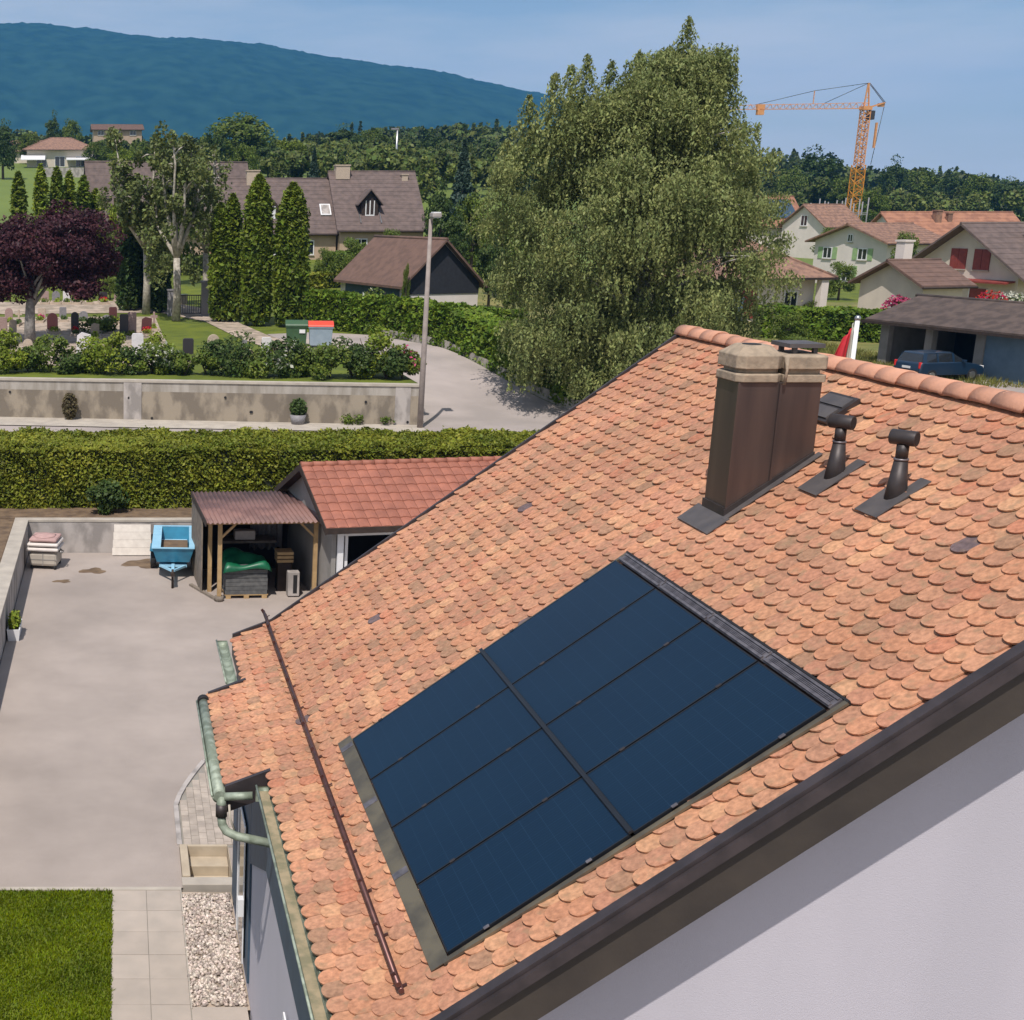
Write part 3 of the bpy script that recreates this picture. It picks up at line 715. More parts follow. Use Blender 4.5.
for k in range(4):
    st = MB(); ya = y0 + (y1 - y0) * k / 4; yb = y0 + (y1 - y0) * (k + 1) / 4
    rbox(st, ya + 0.01, yb - 0.01, s1 + 0.012, s1 + 0.125, 0.05, 0.072)
    rbox(st, ya + 0.02, yb - 0.02, s1 + 0.02, s1 + 0.045, 0.073, 0.088); rbox(st, ya + 0.02, yb - 0.02, s1 + 0.098, s1 + 0.118, 0.073, 0.085)
    for q in range(3):
        rbox(st, ya + 0.06, yb - 0.06, s1 + 0.055 + q * 0.013, s1 + 0.060 + q * 0.013, 0.073, 0.079)
    part(st, 'vent_strip', M['strip_grey'], arr)
part(rbox(MB(), y0 - 0.05, y1 + 0.05, s1 + 0.13, s1 + 0.15, 0.03, 0.07), 'array_edge', M['black'], arr)
pw = (y1 - y0) / 4; ph = (s1 - s0) / 2
for r_ in range(4):
    for c_ in range(2):
        ya = y0 + r_ * pw + 0.011; yb = y0 + (r_ + 1) * pw - 0.011
        sa = s0 + c_ * ph + 0.014; sb = s0 + (c_ + 1) * ph - 0.014
        b = rbox(MB(), ya + 0.012, yb - 0.012, sa + 0.012, sb - 0.012, HT - 0.02, HT - 0.002)
        pan = part(b, 'solar_panel', M['solar'])
        uv = pan.data.uv_layers.new(name='UVMap')
        o_ = np.array(rp(ya, sa, HT)); inv = None
        wm = wmat(house)
        for poly in pan.data.polygons:
            for li in poly.loop_indices:
                p = wm @ pan.data.vertices[pan.data.loops[li].vertex_index].co
                uv.data[li].uv = ((Vector((p.x, 0, p.z)) - Vector((o_[0], 0, o_[2]))).length / ph * 10, (p.y - ya) / pw * 6)
        fr = MB()
        rbox(fr, ya, ya + 0.011, sa, sb, HT - 0.03, HT); rbox(fr, yb - 0.011, yb, sa, sb, HT - 0.03, HT)
        rbox(fr, ya + 0.0115, yb - 0.0115, sa, sa + 0.011, HT - 0.03, HT - .0005); rbox(fr, ya + 0.0115, yb - 0.0115, sb - 0.011, sb, HT - 0.03, HT - .0005)
        part(fr, 'panel_frame', M['solar_frame'], pan)
        # clamps
        for fr_ in (0.22, 0.78):
            cm = MB(); sc_ = sa + (sb - sa) * fr_
            rbox(cm, ya - 0.018, ya + 0.014, sc_ - 0.025, sc_ + 0.025, HT + 0.001, HT + 0.006)
            if r_ == 3: cm = (part(cm, 'panel_clamp', M['vent_metal'], pan), MB())[1]; rbox(cm, yb - 0.014, yb + 0.018, sc_ - 0.025, sc_ + 0.025, HT + 0.001, HT + 0.006)
            part(cm, 'panel_clamp', M['strip_grey'] if r_ == 0 else M['vent_metal'], pan)
part(rbox(MB(), y0, y1, s0 + ph - 0.019, s0 + ph + 0.019, HT + 0.007, HT + 0.028), 'cross_rail', M['solar_frame'], arr)

# --- chimney (metal clad, stone-coloured cap)
cx0, cx1, cy0, cy1 = 6.11, 6.93, 12.74, 13.22
zb = 7.2; zt = 8.83
ch = part(MB().prism([(cx0, cy0, zb), (cx1, cy0, zb + 0.5), (cx1, cy0, zt), (cx0, cy0, zt)], (0, cy1 - cy0, 0)), 'chimney', M['copper_dark'], bevel=0.008)
sm = MB(); sm.bx(cx0 + 0.40, cx0 + 0.425, cy0 - 0.018, cy0 - 0.0005, 7.76, zt - 0.01)
sm.bx(cx0 - 0.01, cx0 + 0.015, cy0 - 0.012, cy0 - 0.0005, 7.46, zt - 0.01)
part(sm, 'cladding_seam', M['copper_dark'], ch)
ap = MB()
# apron skirt around foot
def zroof(x): return 2.836 + TA * x
ap.prism([(cx0 - 0.02, cy0 - 0.02, zroof(cx0) - .05), (cx1, cy0 - 0.02, zroof(cx1) - .05), (cx1, cy0 - 0.02, zroof(cx1) + 0.10), (cx0 - 0.02, cy0 - 0.02, zroof(cx0) + 0.12)], (0, 0.018, 0))
ap.bx(cx0 - 0.022, cx0 - 0.001, cy0, cy1, zroof(cx0) - .05, zroof(cx0) + 0.14)
part(ap, 'chimney_apron', M['vent_metal'], ch)
rbx = MB(); rbox(rbx, cy0 - 0.13, cy1 + 0.10, 5.92 / CA, 6.13 / CA, 0.046, 0.056)
rbox(rbx, cy0 - 0.10, cy0 - 0.015, 6.1 / CA, 7.0 / CA, 0.05, 0.058)
part(rbx, 'chimney_flashing', M['lead'], ch)
def octo(x0, x1, y0_, y1_, c, z): 
    return [(x0 + c, y0_, z), (x1 - c, y0_, z), (x1, y0_ + c, z), (x1, y1_ - c, z), (x1 - c, y1_, z), (x0 + c, y1_, z), (x0, y1_ - c, z), (x0, y0_ + c, z)]
def loft(b, rings):
    o = []; 
    vs = [p for r_ in rings for p in r_]; n_ = len(rings[0])
    fs = [tuple(range(n_))[::-1]]
    for i in range(len(rings) - 1):
        for k in range(n_): fs.append((i * n_ + k, i * n_ + (k + 1) % n_, (i + 1) * n_ + (k + 1) % n_, (i + 1) * n_ + k))
    fs.append(tuple((len(rings) - 1) * n_ + k for k in range(n_)))
    return b.add(vs, fs)
xm = cx0 + 0.425
e = 0.03
cap = MB()
loft(cap, [octo(cx0 - e, xm - 0.004, cy0 - e, cy1 + e, 0.06, zt), octo(cx0 - e, xm - 0.004, cy0 - e, cy1 + e, 0.06, zt + 0.075), octo(cx0 - e + .02, xm - 0.004, cy0 - e + .02, cy1 + e - .02, 0.06, zt + 0.085)])
loft(cap, [octo(cx0 - e + .05, xm - 0.02, cy0 - e + .05, cy1 + e - .05, 0.05, zt + 0.085), octo(cx0 - e + .05, xm - 0.02, cy0 - e + .05, cy1 + e - .05, 0.05, zt + 0.13)])
loft(cap, [octo(cx0 - e, xm - 0.004, cy0 - e, cy1 + e, 0.07, zt + 0.13), octo(cx0 - e, xm - 0.004, cy0 - e, cy1 + e, 0.07, zt + 0.26), octo(cx0 + .08, xm - .08, cy0 + .08, cy1 - .08, 0.05, zt + 0.35)])
cp = part(cap, 'chimney_cap', M['cap_conc'], ch, bevel=0.008)
cap = MB()
loft(cap, [octo(xm + 0.004, cx1 + e, cy0 - e, cy1 + e, 0.03, zt), octo(xm + 0.004, cx1 + e, cy0 - e, cy1 + e, 0.03, zt + 0.075)])
loft(cap, [octo(xm + 0.03, cx1 + e - .04, cy0 - e + .05, cy1 + e - .05, 0.03, zt + 0.075), octo(xm + 0.03, cx1 + e - .04, cy0 - e + .05, cy1 + e - .05, 0.03, zt + 0.13)])
loft(cap, [octo(xm + 0.004, cx1 + e, cy0 - e, cy1 + e, 0.03, zt + 0.13), octo(xm + 0.004, cx1 + e, cy0 - e, cy1 + e, 0.03, zt + 0.25), octo(xm + .05, cx1 - .0, cy0, cy1, 0.03, zt + 0.27)])
part(cap, 'chimney_cap', M['cap_conc'], ch, bevel=0.008)
part(MB().tube([(6.31, 12.98, zt + 0.35), (6.31, 12.98, zt + 0.355)], 0.09, 14), 'flue_opening', M['black'], ch)
part(MB().bx(6.60, 6.95, 12.80, 13.18, zt + 0.33, zt + 0.37).bx(6.66, 6.70, 12.84, 12.88, zt + .27, zt + .33).bx(6.86, 6.90, 12.84, 12.88, zt + .27, zt + .33).bx(6.66, 6.70, 13.10, 13.14, zt + .27, zt + .33), 'rain_cover', M['lead'], ch)
part(MB().tube([(xm, cy0 - e - 0.01, zt + 0.25), (xm + .01, cy0 - e - 0.015, zt + 0.12), (xm, cy0 - e - 0.008, zt - 0.02)], [0.022, 0.012, 0.016], 7), 'mortar_joint', M['cap_conc'], ch)

# --- vent pipes with tee heads
for (vx, vy) in ((6.84, 12.16), (6.86, 11.20)):
    zb_ = zroof(vx)
    b = MB()
    b.tube([(vx, vy, zb_ - 0.10), (vx + 0.005, vy, zb_ + 0.36)], [0.105, 0.055], 14)
    v_ = part(b, 'vent_pipe', M['vent_metal'])
    part(MB().tube([(vx + .005, vy, zb_ + 0.36), (vx + .005, vy, zb_ + 0.378)], 0.060, 14), 'clamp_ring', M['strip_grey'], v_)
    part(MB().tube([(vx + .005, vy, zb_ + 0.385), (vx + .005, vy, zb_ + 0.50)], 0.05, 14), 'pipe_neck', M['vent_metal'], v_)
    d = Vector((0.62, -0.78, 0)).normalized(); c = Vector((vx + .005, vy, zb_ + 0.56))
    hd = MB(); hd.tube([c - d * 0.105, c - d * .10, c + d * 0.10, c + d * 0.105], [0.062, .068, .068, 0.066], 16, caps=True)
    part(hd, 'tee_head', M['vent_metal'], v_)
    part(MB().tube([c + d * 0.1055, c + d * 0.107], 0.054, 16), 'tee_opening', M['black'], v_)
    part(MB().tube([c - d * 0.107, c - d * 0.1055], 0.054, 16), 'tee_opening', M['black'], v_)
    fm = MB(); rbox(fm, vy - 0.17, vy + 0.17, (vx - 0.20) / CA - 0.02, (vx + 0.06) / CA, 0.052, 0.060)
    rbox(fm, vy - 0.17, vy - 0.02, (vx - 0.05) / CA, (vx + 0.22) / CA, 0.046, 0.054)
    part(fm, 'vent_flashing', M['lead'], v_)
# --- small dark roof hatch behind the chimney
hb = MB(); rbox(hb, 13.15, 13.7, 7.28 / CA, 7.60 / CA, 0.03, 0.085)
ho = part(hb, 'roof_hatch', M['vent_metal'])
h2 = MB(); rbox(h2, 13.19, 13.66, 7.31 / CA, 7.43 / CA, 0.085, 0.105); rbox(h2, 13.19, 13.66, 7.46 / CA, 7.57 / CA, 0.085, 0.098)
part(h2, 'hatch_lid', M['lead'], ho)

# ================================================================== FRONT GROUND
struct(MB().sheet([(1.9, -30, 0.0), (40, -30, 0.0), (40, 8.8, 0.0), (1.9, 8.8, 0.0)]), 'bounce_paving', M['road'])  # unseen paving, added to bounce neutral light onto the gable wall
_d = MB().sheet([(-2.78, 20.06, 0.0), (-2.78, 39.3, 0.0), (11, 39.3, 0.0), (11, 20.06, 0)])
_d.sheet([(-2.78, 18.72, 0), (1.03, 18.72, 0), (1.03, 20.06, 0), (-2.78, 20.06, 0)]); _d.sheet([(1.86, 18.15, 0), (11, 18.15, 0), (11, 20.06, 0), (1.86, 20.06, 0)])
struct(_d, 'driveway', M['asphalt'])

# lawn base + blades
struct(MB().sheet([(-9, 5, 0.0), (-0.10, 5, 0.0), (-0.10, 18.62, 0.0), (-9, 18.62, 0.0)]), 'lawn', M['grass'])
def grass_blades(name, x0, x1, y0, y1, n, h, m, zf=lambda x, y: 0.0, wd=0.012):
    x = rng.uniform(x0, x1, n); y = rng.uniform(y0, y1, n)
    z = zg(x, y) if zf is None else np.zeros(n)
    a = rng.uniform(0, 2 * PI, n); hh = h * rng.uniform(0.5, 1.2, n); ln = rng.normal(0, 0.45, (n, 2)) * hh[:, None]
    P = np.stack([x, y, z], -1); d = np.stack([np.cos(a), np.sin(a), np.zeros(n)], -1) * wd
    T = P + np.concatenate([ln, hh[:, None]], 1)
    V = np.stack([P - d, P + d, T], 1).reshape(-1, 3)
    return tag(npmesh(name, V, np.arange(3 * n), m, k=3), kind='stuff')
g = grass_blades('lawn_grass', -5, -0.08, 11, 18.64, 110000, 0.05, M['blade'], wd=0.012)
tag(g, 'short mown green grass of the front lawn', 'grass')
# path: two columns of slabs
pm = MB()
for i in range(24):
    y1_ = 18.62 - i * 0.62 if False else 18.62 - i * 0.605
    for (xa, xb) in ((-0.085, 0.44), (0.45, 0.975)):
        j = random.gauss(0, 0.0015)
        pm.bx(xa, xb, y1_ - 0.597, y1_, -0.04, 0.014 + j)
struct(MB().sheet([(-0.1, 5, 0.002), (1.0, 5, 0.002), (1.0, 18.64, 0.002), (-0.1, 18.64, 0.002)]), 'path_bed', M['slab_dark'])
pm.bx(0.99, 1.74, 14.9, 15.55, -0.04, 0.013); pm.bx(0.99, 1.74, 14.2, 14.89, -0.04, 0.013)
tag(pm.build('path', M['slab']), kind='structure')
struct(MB().bx(-9, 1.0, 18.625, 18.715, -0.1, 0.022), 'kerb', M['conc_cap'])
# pebble strip
n = 2600
PX = rng.uniform(1.0, 1.74, n); PY = rng.uniform(15.58, 18.5, n)
ov = np.array([(1, 0, 0), (-1, 0, 0), (0, 1, 0), (0, -1, 0), (0, 0, 1), (0, 0, -1), (.62, .62, .35), (-.62, .62, .35), (.62, -.62, .35), (-.62, -.62, .35)])
of = np.array([(0, 6, 8), (6, 2, 4), (6, 4, 8), (8, 4, 3), (2, 7, 4), (7, 9, 4), (9, 3, 4), (1, 9, 7), (8, 3, 5), (8, 5, 0), (0, 5, 2), (0, 2, 6), (2, 5, 1), (2, 1, 7), (1, 5, 3), (1, 3, 9), (9, 3, 4)])
sz = rng.uniform(0.018, 0.042, (n, 1, 3)); ang = rng.uniform(0, 2 * PI, n)
rot = np.zeros((n, 3, 3)); rot[:, 0, 0] = np.cos(ang); rot[:, 0, 1] = -np.sin(ang); rot[:, 1, 0] = np.sin(ang); rot[:, 1, 1] = np.cos(ang); rot[:, 2, 2] = 1
V = (ov[None] * sz) @ rot.transpose(0, 2, 1); V[:, :, 2] *= 0.8
V += np.stack([PX, PY, rng.uniform(0.0, 0.03, n)], -1)[:, None]
Fp = (of[None] + (np.arange(n) * 10)[:, None, None]).reshape(-1, 3)
pb = npmesh('pebbles', V, Fp, M['pebble'], k=3, smooth=True); tag(pb, 'pale pinkish pebbles filling the strip along the house wall', 'pebbles', kind='stuff')
struct(MB().sheet([(0.98, 15.5, -0.004), (1.78, 15.5, -0.004), (1.78, 18.6, -0.004), (0.98, 18.6, -0.004)]), 'pebble_bed', M['beige_gravel'])
struct(MB().bx(0.98, 1.0, 15.5, 18.6, -0.05, 0.03), 'pebble_edge', M['conc_cap'])
# brick-paved landing, kerb, steps
LZ = 0.022
bp = MB(); prof = lambda y: 1.12 if y < 21.6 else 1.12 + 0.62 * ((y - 21.6) / 1.9) ** 1.3
c_i = 0; x = 1.12
while x < 2.9:
    y = 20.13 - (0.105 if c_i % 2 else 0)
    while y < 23.5:
        ya = max(y, 20.13); yb = y + 0.205
        if yb - ya > 0.04 and x > prof(yb) - 0.06: bp.bx(x, x + 0.128, ya, yb, LZ - 0.05, LZ + random.gauss(0, 0.002))
        y += 0.212
    x += 0.136; c_i += 1
tag(bp.build('brick_paving', M['paver']), kind='structure')
kb = MB(); yy = 20.1; kp = []
kp = [(1.04, 20.1)] + [(1.04 if q < 21.5 else 1.04 + 0.62 * max(0, (q - 21.6) / 1.9) ** 1.3, q) for q in (21.0, 21.6, 22.0, 22.4, 22.8, 23.2, 23.5)] + [(2.2, 23.72), (2.9, 23.75)]
for a, b_ in zip(kp[:-1], kp[1:]): kb.bar((a[0], a[1], 0.0), (b_[0], b_[1], 0.0), 0.085, 0.09)
tag(kb.build('landing_kerb', M['conc_light']), kind='structure')
struct(MB().sheet([(1.06, 20.06, 0.006), (2.9, 20.06, 0.006), (2.9, 23.7, 0.006), (2.2, 23.68, 0.006), (1.62, 23.3, 0.006), (1.25, 22.4, 0.006), (1.06, 21.6, 0.006)]), 'paving_bed', M['slab_dark'])
steps = thing('garden_steps', (1.5, 19.5, 0), 'short concrete steps leading down beside the house from the brick paving', 'steps')
part(MB().bx(1.17, 1.84, 19.72, 20.055, -.65, -.16), 'step', M['conc_step'], steps, bevel=0.01)
part(MB().bx(1.17, 1.84, 19.39, 19.715, -.65, -.33), 'step', M['conc_step'], steps, bevel=0.01)
part(MB().bx(1.17, 1.84, 18.985, 19.385, -.65, -.50), 'step', M['conc_step'], steps, bevel=0.01)
part(MB().bx(1.165, 1.845, 20.056, 20.12, -.6, 0.03), 'top_edge', M['conc_step'], steps, bevel=0.01)
part(MB().bx(1.035, 1.165, 18.99, 20.05, -.6, 0.07), 'cheek_wall', M['conc_step'], steps, bevel=0.01)
part(MB().bx(1.845, 1.855, 18.74, 20.05, -.6, 0.02), 'side_wall', M['conc_step'], steps)
part(MB().bx(1.02, 1.84, 18.74, 18.98, -.6, 0.05), 'end_wall', M['conc_cap'], steps, bevel=0.01)

# driveway retaining walls
dw = thing('retaining_wall', (-2.85, 30, 0), 'low grey concrete retaining wall round the left and back of the driveway', 'wall')
part(MB().bx(-2.93, -2.80, 14, 39.31, -0.1, 0.98).bx(-2.93, 3.2, 39.315, 39.44, -0.1, 0.98), 'wall_face', M['conc_light'], dw)
part(MB().bx(-3.22, -2.785, 14, 39.295, 0.98, 1.055).bx(-3.22, 3.25, 39.30, 39.60, 0.98, 1.06), 'wall_coping', M['conc_cap'], dw, bevel=0.01)

# ================================================================== DRIVEWAY THINGS
# blue trailer
tr = thing('trailer', (1.66, 37.6, 0), 'open light blue box trailer parked against the back wall beside the carport', 'trailer', rz=R(-3))
def tub(b, x0, x1, y0, y1, z0, z1, ins, t):
    A = [(x0 + ins, y0 + ins, z0), (x1 - ins, y0 + ins, z0), (x1 - ins, y1 - ins, z0), (x0 + ins, y1 - ins, z0)]
    B_ = [(x0, y0, z1), (x1, y0, z1), (x1, y1, z1), (x0, y1, z1)]
    C_ = [(x0 + t, y0 + t, z1), (x1 - t, y0 + t, z1), (x1 - t, y1 - t, z1), (x0 + t, y1 - t, z1)]
    D_ = [(x0 + ins + t, y0 + ins + t, z0 + .05), (x1 - ins - t, y0 + ins + t, z0 + .05), (x1 - ins - t, y1 - ins - t, z0 + .05), (x0 + ins + t, y1 - ins - t, z0 + .05)]
    vs = A + B_ + C_ + D_; fs = [(3, 2, 1, 0), (12, 13, 14, 15)]
    for k in range(4):
        q = (k + 1) % 4
        fs += [(k, q, 4 + q, 4 + k), (4 + k, 4 + q, 8 + q, 8 + k), (8 + k, 8 + q, 12 + q, 12 + k)]
    return b.add(vs, fs)
tbo = tub(MB(), -0.60, 0.60, -1.35, 1.35, 0.50, 0.93, 0.13, 0.05).build('box', M['trailer_blue'], tr)
rim = MB(); rim.bx(-0.62, -0.36, -1.38, 1.38, 0.935, 0.96); rim.bx(0.46, 0.62, -1.38, 1.38, 0.935, 0.96); rim.bx(-0.36, 0.46, -1.38, -1.30, 0.935, 0.96); rim.bx(-0.36, 0.46, 1.30, 1.38, 0.935, 0.96)
rim.build('rim', M['trailer_light'], tr)
MB().bx(-0.42, 0.42, -1.15, 0.75, 0.555, 0.66).build('mud_floor', M['soil'], tbo)
MB().bx(-0.40, 0.40, 0.76, 1.15, 0.555, 0.58).build('bare_floor', M['trailer_light'], tbo)
ch_ = MB(); ch_.bar((0, -1.2, 0.40), (0.0, -2.2, 0.40), 0.09, 0.09); ch_.bar((-0.35, -1.2, 0.38), (0, -1.8, 0.39), 0.06); ch_.bar((0.35, -1.2, 0.38), (0, -1.8, 0.39), 0.06); ch_.bx(-0.4, 0.4, -1.2, 1.2, 0.34, 0.41)
cho = ch_.build('drawbar', M['trailer_light'], tr)
MB().tube([(0, -2.2, 0.0), (0, -2.2, 0.55)], 0.035, 8).tube([(0, -2.12, 0.42), (0, -2.32, 0.42)], 0.06, 8).build('hitch', M['wood_dark'], cho)
for s_ in (-1, 1):
    wh = MB().tube([(s_ * 0.52, 0, 0.29), (s_ * 0.68, 0, 0.29)], 0.29, 18).build('wheel', M['rubber'], tr)
    MB().tube([(s_ * 0.683, 0, 0.29), (s_ * 0.69, 0, 0.29)], 0.15, 12).build('rim', M['trailer_light'], wh)
    MB().bx(s_ * 0.6 - 0.1, s_ * 0.6 + 0.1, -0.42, 0.42, 0.60, 0.63).build('mudguard', M['trailer_blue'], tr)
# pale boards leaning on the wall
for k in range(4):
    z0 = 0.02 + k * 0.235
    b = MB().obox((-0.18 + 0.02 * k, 38.92 + 0.05 * k, z0), (1.22 - 0.03 * k, 0, 0), (0, 0.05, 0.23), (0, -0.03, 0.008))
    o = b.build('board', M['white_wood'])
    tag(o, ['lowest pale board leaning against the back driveway wall', 'second pale board from the ground leaning on the back wall', 'third pale board from the ground leaning on the back wall', 'topmost pale board leaning against the back driveway wall'][k], 'board', 'pale boards by the blue trailer')
# covered cart
ct = thing('covered_cart', (-2.17, 37.75, 0), 'small white cart with stacked pink and cream cushions in the back driveway corner', 'cart', rz=R(-9))
MB().bx(-0.42, 0.42, -0.42, 0.42, 0.10, 0.52).build('box', M['conc_cap'], ct, bevel=0.08)
MB().bx(-0.012, 0.012, -0.43, -0.421, 0.12, 0.50).bx(-.42, .42, -.43, -.421, .30, .32).build('panel_joint', M['wall_grey'], ct)
for k, (w_, z_, m_) in enumerate(((0.52, 0.56, 'cover_white'), (0.50, 0.70, 'cover_white'), (0.45, 0.83, 'cover_pink'))):
    b = MB(); xo = random.uniform(-.03, .03)
    b.bx(-w_ + xo, w_ + xo - .06, -w_ + .04, w_ - 0.02, z_, z_ + 0.105)
    b.build('cushion', M[m_], ct, bevel=0.05)
MB().ball((-0.02, 0.02, 0.94), (0.34, 0.34, 0.05), 12, 6, 0.1).build('cover', M['cover_pink'], ct)
for (a, b_) in ((-.35, -.35), (.35, -.35), (-.35, .35), (.35, .35)):
    MB().tube([(a - .03, b_, 0.07), (a + .03, b_, 0.07)], 0.068, 12).build('wheel', M['rubber'], ct)
MB().tube([(0.44, -0.2, 0.55), (0.56, -0.25, 0.50), (0.56, -0.05, 0.50), (0.44, 0.0, .55)], 0.02, 6).build('handle', M['steel'], ct)
# white planter trough with plant
pt = thing('planter', (-2.60, 31.2, 0), 'small white trough with a yellow green plant against the left driveway wall', 'planter')
tub(MB(), -0.16, 0.16, -0.45, 0.45, 0.0, 0.30, 0.03, 0.03).build('trough', M['white_paint'], pt)
MB().bx(-0.11, 0.11, -0.4, 0.4, 0.18, 0.27).build('potting_soil', M['soil'], pt)
V, Fq = leaves_vf(shell_pts(500, (-2.60, 31.2, 0.42), (0.15, 0.42, 0.24), 0.1), 0.07)
npmesh('plant', V, Fq, M['leaf_bright'], pt, world=True)
def clump_plant(name, p, label, cat, r, h, n, m, size=0.07, group=None, flower=None, stems=True, base=0.0):
    t = thing(name, p, label, cat, group)
    P, _ = crown_pts(n, (p[0], p[1], p[2] + h * 0.5), (r, r, h * 0.52), max(6, int(10 * r)), 0.42 * r + 0.1, zcut=-0.9)
    P = P[P[:, 2] > p[2] + 0.02]
    V, Fq = leaves_vf(P, size)
    npmesh('foliage', V, Fq, M[m], t, world=True)
    if stems:
        b = MB()
        for k in range(4):
            a = random.uniform(0, 6.28)
            b.tube([p, Vector(p) + Vector((math.cos(a) * r * .3, math.sin(a) * r * .3, h * 0.45)), Vector(p) + Vector((math.cos(a) * r * .55, math.sin(a) * r * .55, h * 0.8))], [0.03, 0.02, 0.008], 5)
        part(b, 'stem', M['bark'], t)
    if flower:
        P2 = P[rng.integers(0, len(P), max(12, n // 12))] * 1.0; P2 = P2[np.argsort(-P2[:, 2])][:max(8, n // 16)]
        V, Fq = leaves_vf(P2 + rng.normal(0, .03, P2.shape), size * 1.3)
        npmesh('blossom', V, Fq, M[flower], t, world=True)
    return t
# dirt patches on the asphalt
def patch(name, c, rx, ry, m, label, cat='dirt', z=0.004, h=0.012):
    b = MB(); n_ = 22; ph_ = random.uniform(0, 6)
    pts = []
    for k in range(n_):
        a = 2 * PI * k / n_; q = 1 + 0.22 * math.sin(3 * a + ph_) + 0.14 * math.sin(5 * a + 2 * ph_) + random.uniform(-.08, .08)
        pts.append((c[0] + rx * q * math.cos(a), c[1] + ry * q * math.sin(a), z))
    vs = pts + [(c[0], c[1], z + h)]
    b.add(vs, [(k, (k + 1) % n_, n_) for k in range(n_)], True)
    return tag(b.build(name, M[m]), label, cat, kind='stuff')
patch('soil_patch', (-0.75, 37.2), 0.38, 0.28, 'soil', 'thin brown soil patch on the driveway near the covered cart')
patch('soil_patch', (-1.6, 36.1), 0.25, 0.16, 'soil', 'faint brown soil smear in front of the covered cart')
patch('soil_patch', (0.75, 38.0), 0.55, 0.5, 'soil', 'brown soil spilled on the driveway left of the blue trailer')
# bush at hedge foot, weeds
p_ = at(105, 512, 40.5); clump_plant('bush', (p_.x, 40.4, 1.0), 'rounded dark green bush growing at the foot of the long front hedge', 'bush', 0.55, 1.0, 1500, 'leaf_dark', 0.09)
g = drape('soil_strip', [(-16, 39.65), (9, 39.65), (9, 41.6), (-16, 41.6)], M['soil'], 0.012)
drape('soil_bank', [(-16, 14), (-3.25, 14), (-3.25, 39.2), (-16, 39.2)], M['soil'], 0.012)

# ------------------------------------------------------------------ carport
cpx, cpy = 2.77, 34.2
cp_ = thing('carport', (cpx, cpy, 0), 'open timber lean-to carport with a corrugated dark red metal roof', 'carport', rz=R(3))
def cp(b, name, m, parent=None, **k): return b.build(name, M[m], parent or cp_, **k)
for (x, y, nm) in ((0, 0, 'wood_new'), (-0.16, 0.9, 'wood_new'), (2.62, 0, 'wood_new'), (2.75, 0.35, 'wood_grey'), (-0.3, 3.2, 'wood_grey'), (2.62, 3.2, 'wood_grey')):
    cp(MB().bx(x - 0.055, x + 0.055, y - 0.055, y + 0.055, 0, 2.16), 'post', nm)
cp(MB().bx(-0.36, 2.76, -0.07, 0.03, 2.165, 2.27), 'beam', 'wood_new')
cp(MB().bx(-0.36, 2.76, 3.15, 3.25, 2.20, 2.29), 'beam', 'wood_new')
cp(MB().bar((0, 0, 1.75), (0.42, 0, 2.16), 0.06).bar((2.62, 0, 1.75), (2.2, 0, 2.16), 0.06), 'brace', 'wood_new')
cp(MB().bar((-0.62, 1.5, 0.03), (-0.02, -0.12, 0.03), 0.10, 0.06), 'ground_timber', 'wood_grey')
cp(MB().tube([(0, -0.02, 0), (0.0, -0.02, 0.14)], 0.13, 8), 'post_foot', 'wood_grey')
rf = MB(); n_ = 150; vs = []
for k in range(n_ + 1):
    x = -0.42 + 3.22 * k / n_; zc = 0.022 * math.sin(k / n_ * 2 * PI * 25)
    vs += [(x, -0.42, 2.285 + zc), (x, 3.30, 2.285 + 0.015 * 3.7 + zc)]
fs = [(2 * k, 2 * k + 2, 2 * k + 3, 2 * k + 1) for k in range(n_)]
rf.add(vs, fs, True)
ro = cp(rf, 'roof', 'corr_red'); sol = ro.modifiers.new('solid', 'SOLIDIFY'); sol.thickness = 0.008
cp(MB().bx(-0.45, -0.425, -0.42, 3.30, 2.20, 2.36), 'verge_board', 'wood_dark', ro)
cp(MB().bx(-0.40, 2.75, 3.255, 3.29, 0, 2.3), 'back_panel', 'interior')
cp(MB().bx(-0.42, -0.38, 0.75, 3.25, 0, 2.2), 'side_panel', 'wood_grey')
cp(MB().bx(2.70, 2.74, 0.42, 3.25, 0, 2.2), 'side_panel', 'wood_dark')
def CP(x, y, z=0.0):
    a = R(3); return Vector((cpx + x * math.cos(a) - y * math.sin(a), cpy + x * math.sin(a) + y * math.cos(a), z))
# pallet with stacked slabs and tarp
pl = thing('pallet', CP(0.78, 0.65), 'wooden pallet under the dark slab stack in the carport', 'pallet', rz=R(3))
for yy in (-0.45, 0, 0.45):
    for xx in (-0.5, 0, 0.5): MB().bx(xx - .07, xx + .07, yy - .05, yy + .05, 0, 0.09).build('block', M['wood_new'], pl)
for k in range(6): MB().bx(-0.6, 0.6, -0.5 + k * 0.18, -0.4 + k * 0.18, 0.091, 0.115).build('plank', M['wood_new'], pl)
ss = MB()
for k in range(7):
    j = random.uniform(-.015, .015); ss.bx(-0.58 + j, 0.58 + j, -0.48 + j, 0.48, 0.12 + k * 0.118, 0.12 + k * 0.118 + 0.108)
sst = thing('slab_stack', CP(0.78, 0.65), 'neat stack of dark grey slabs on the pallet in the carport', 'slab stack', rz=R(3)); ss.build('slabs', M['slab_stack'], sst)
tp = MB(); vs = []; nn = 16
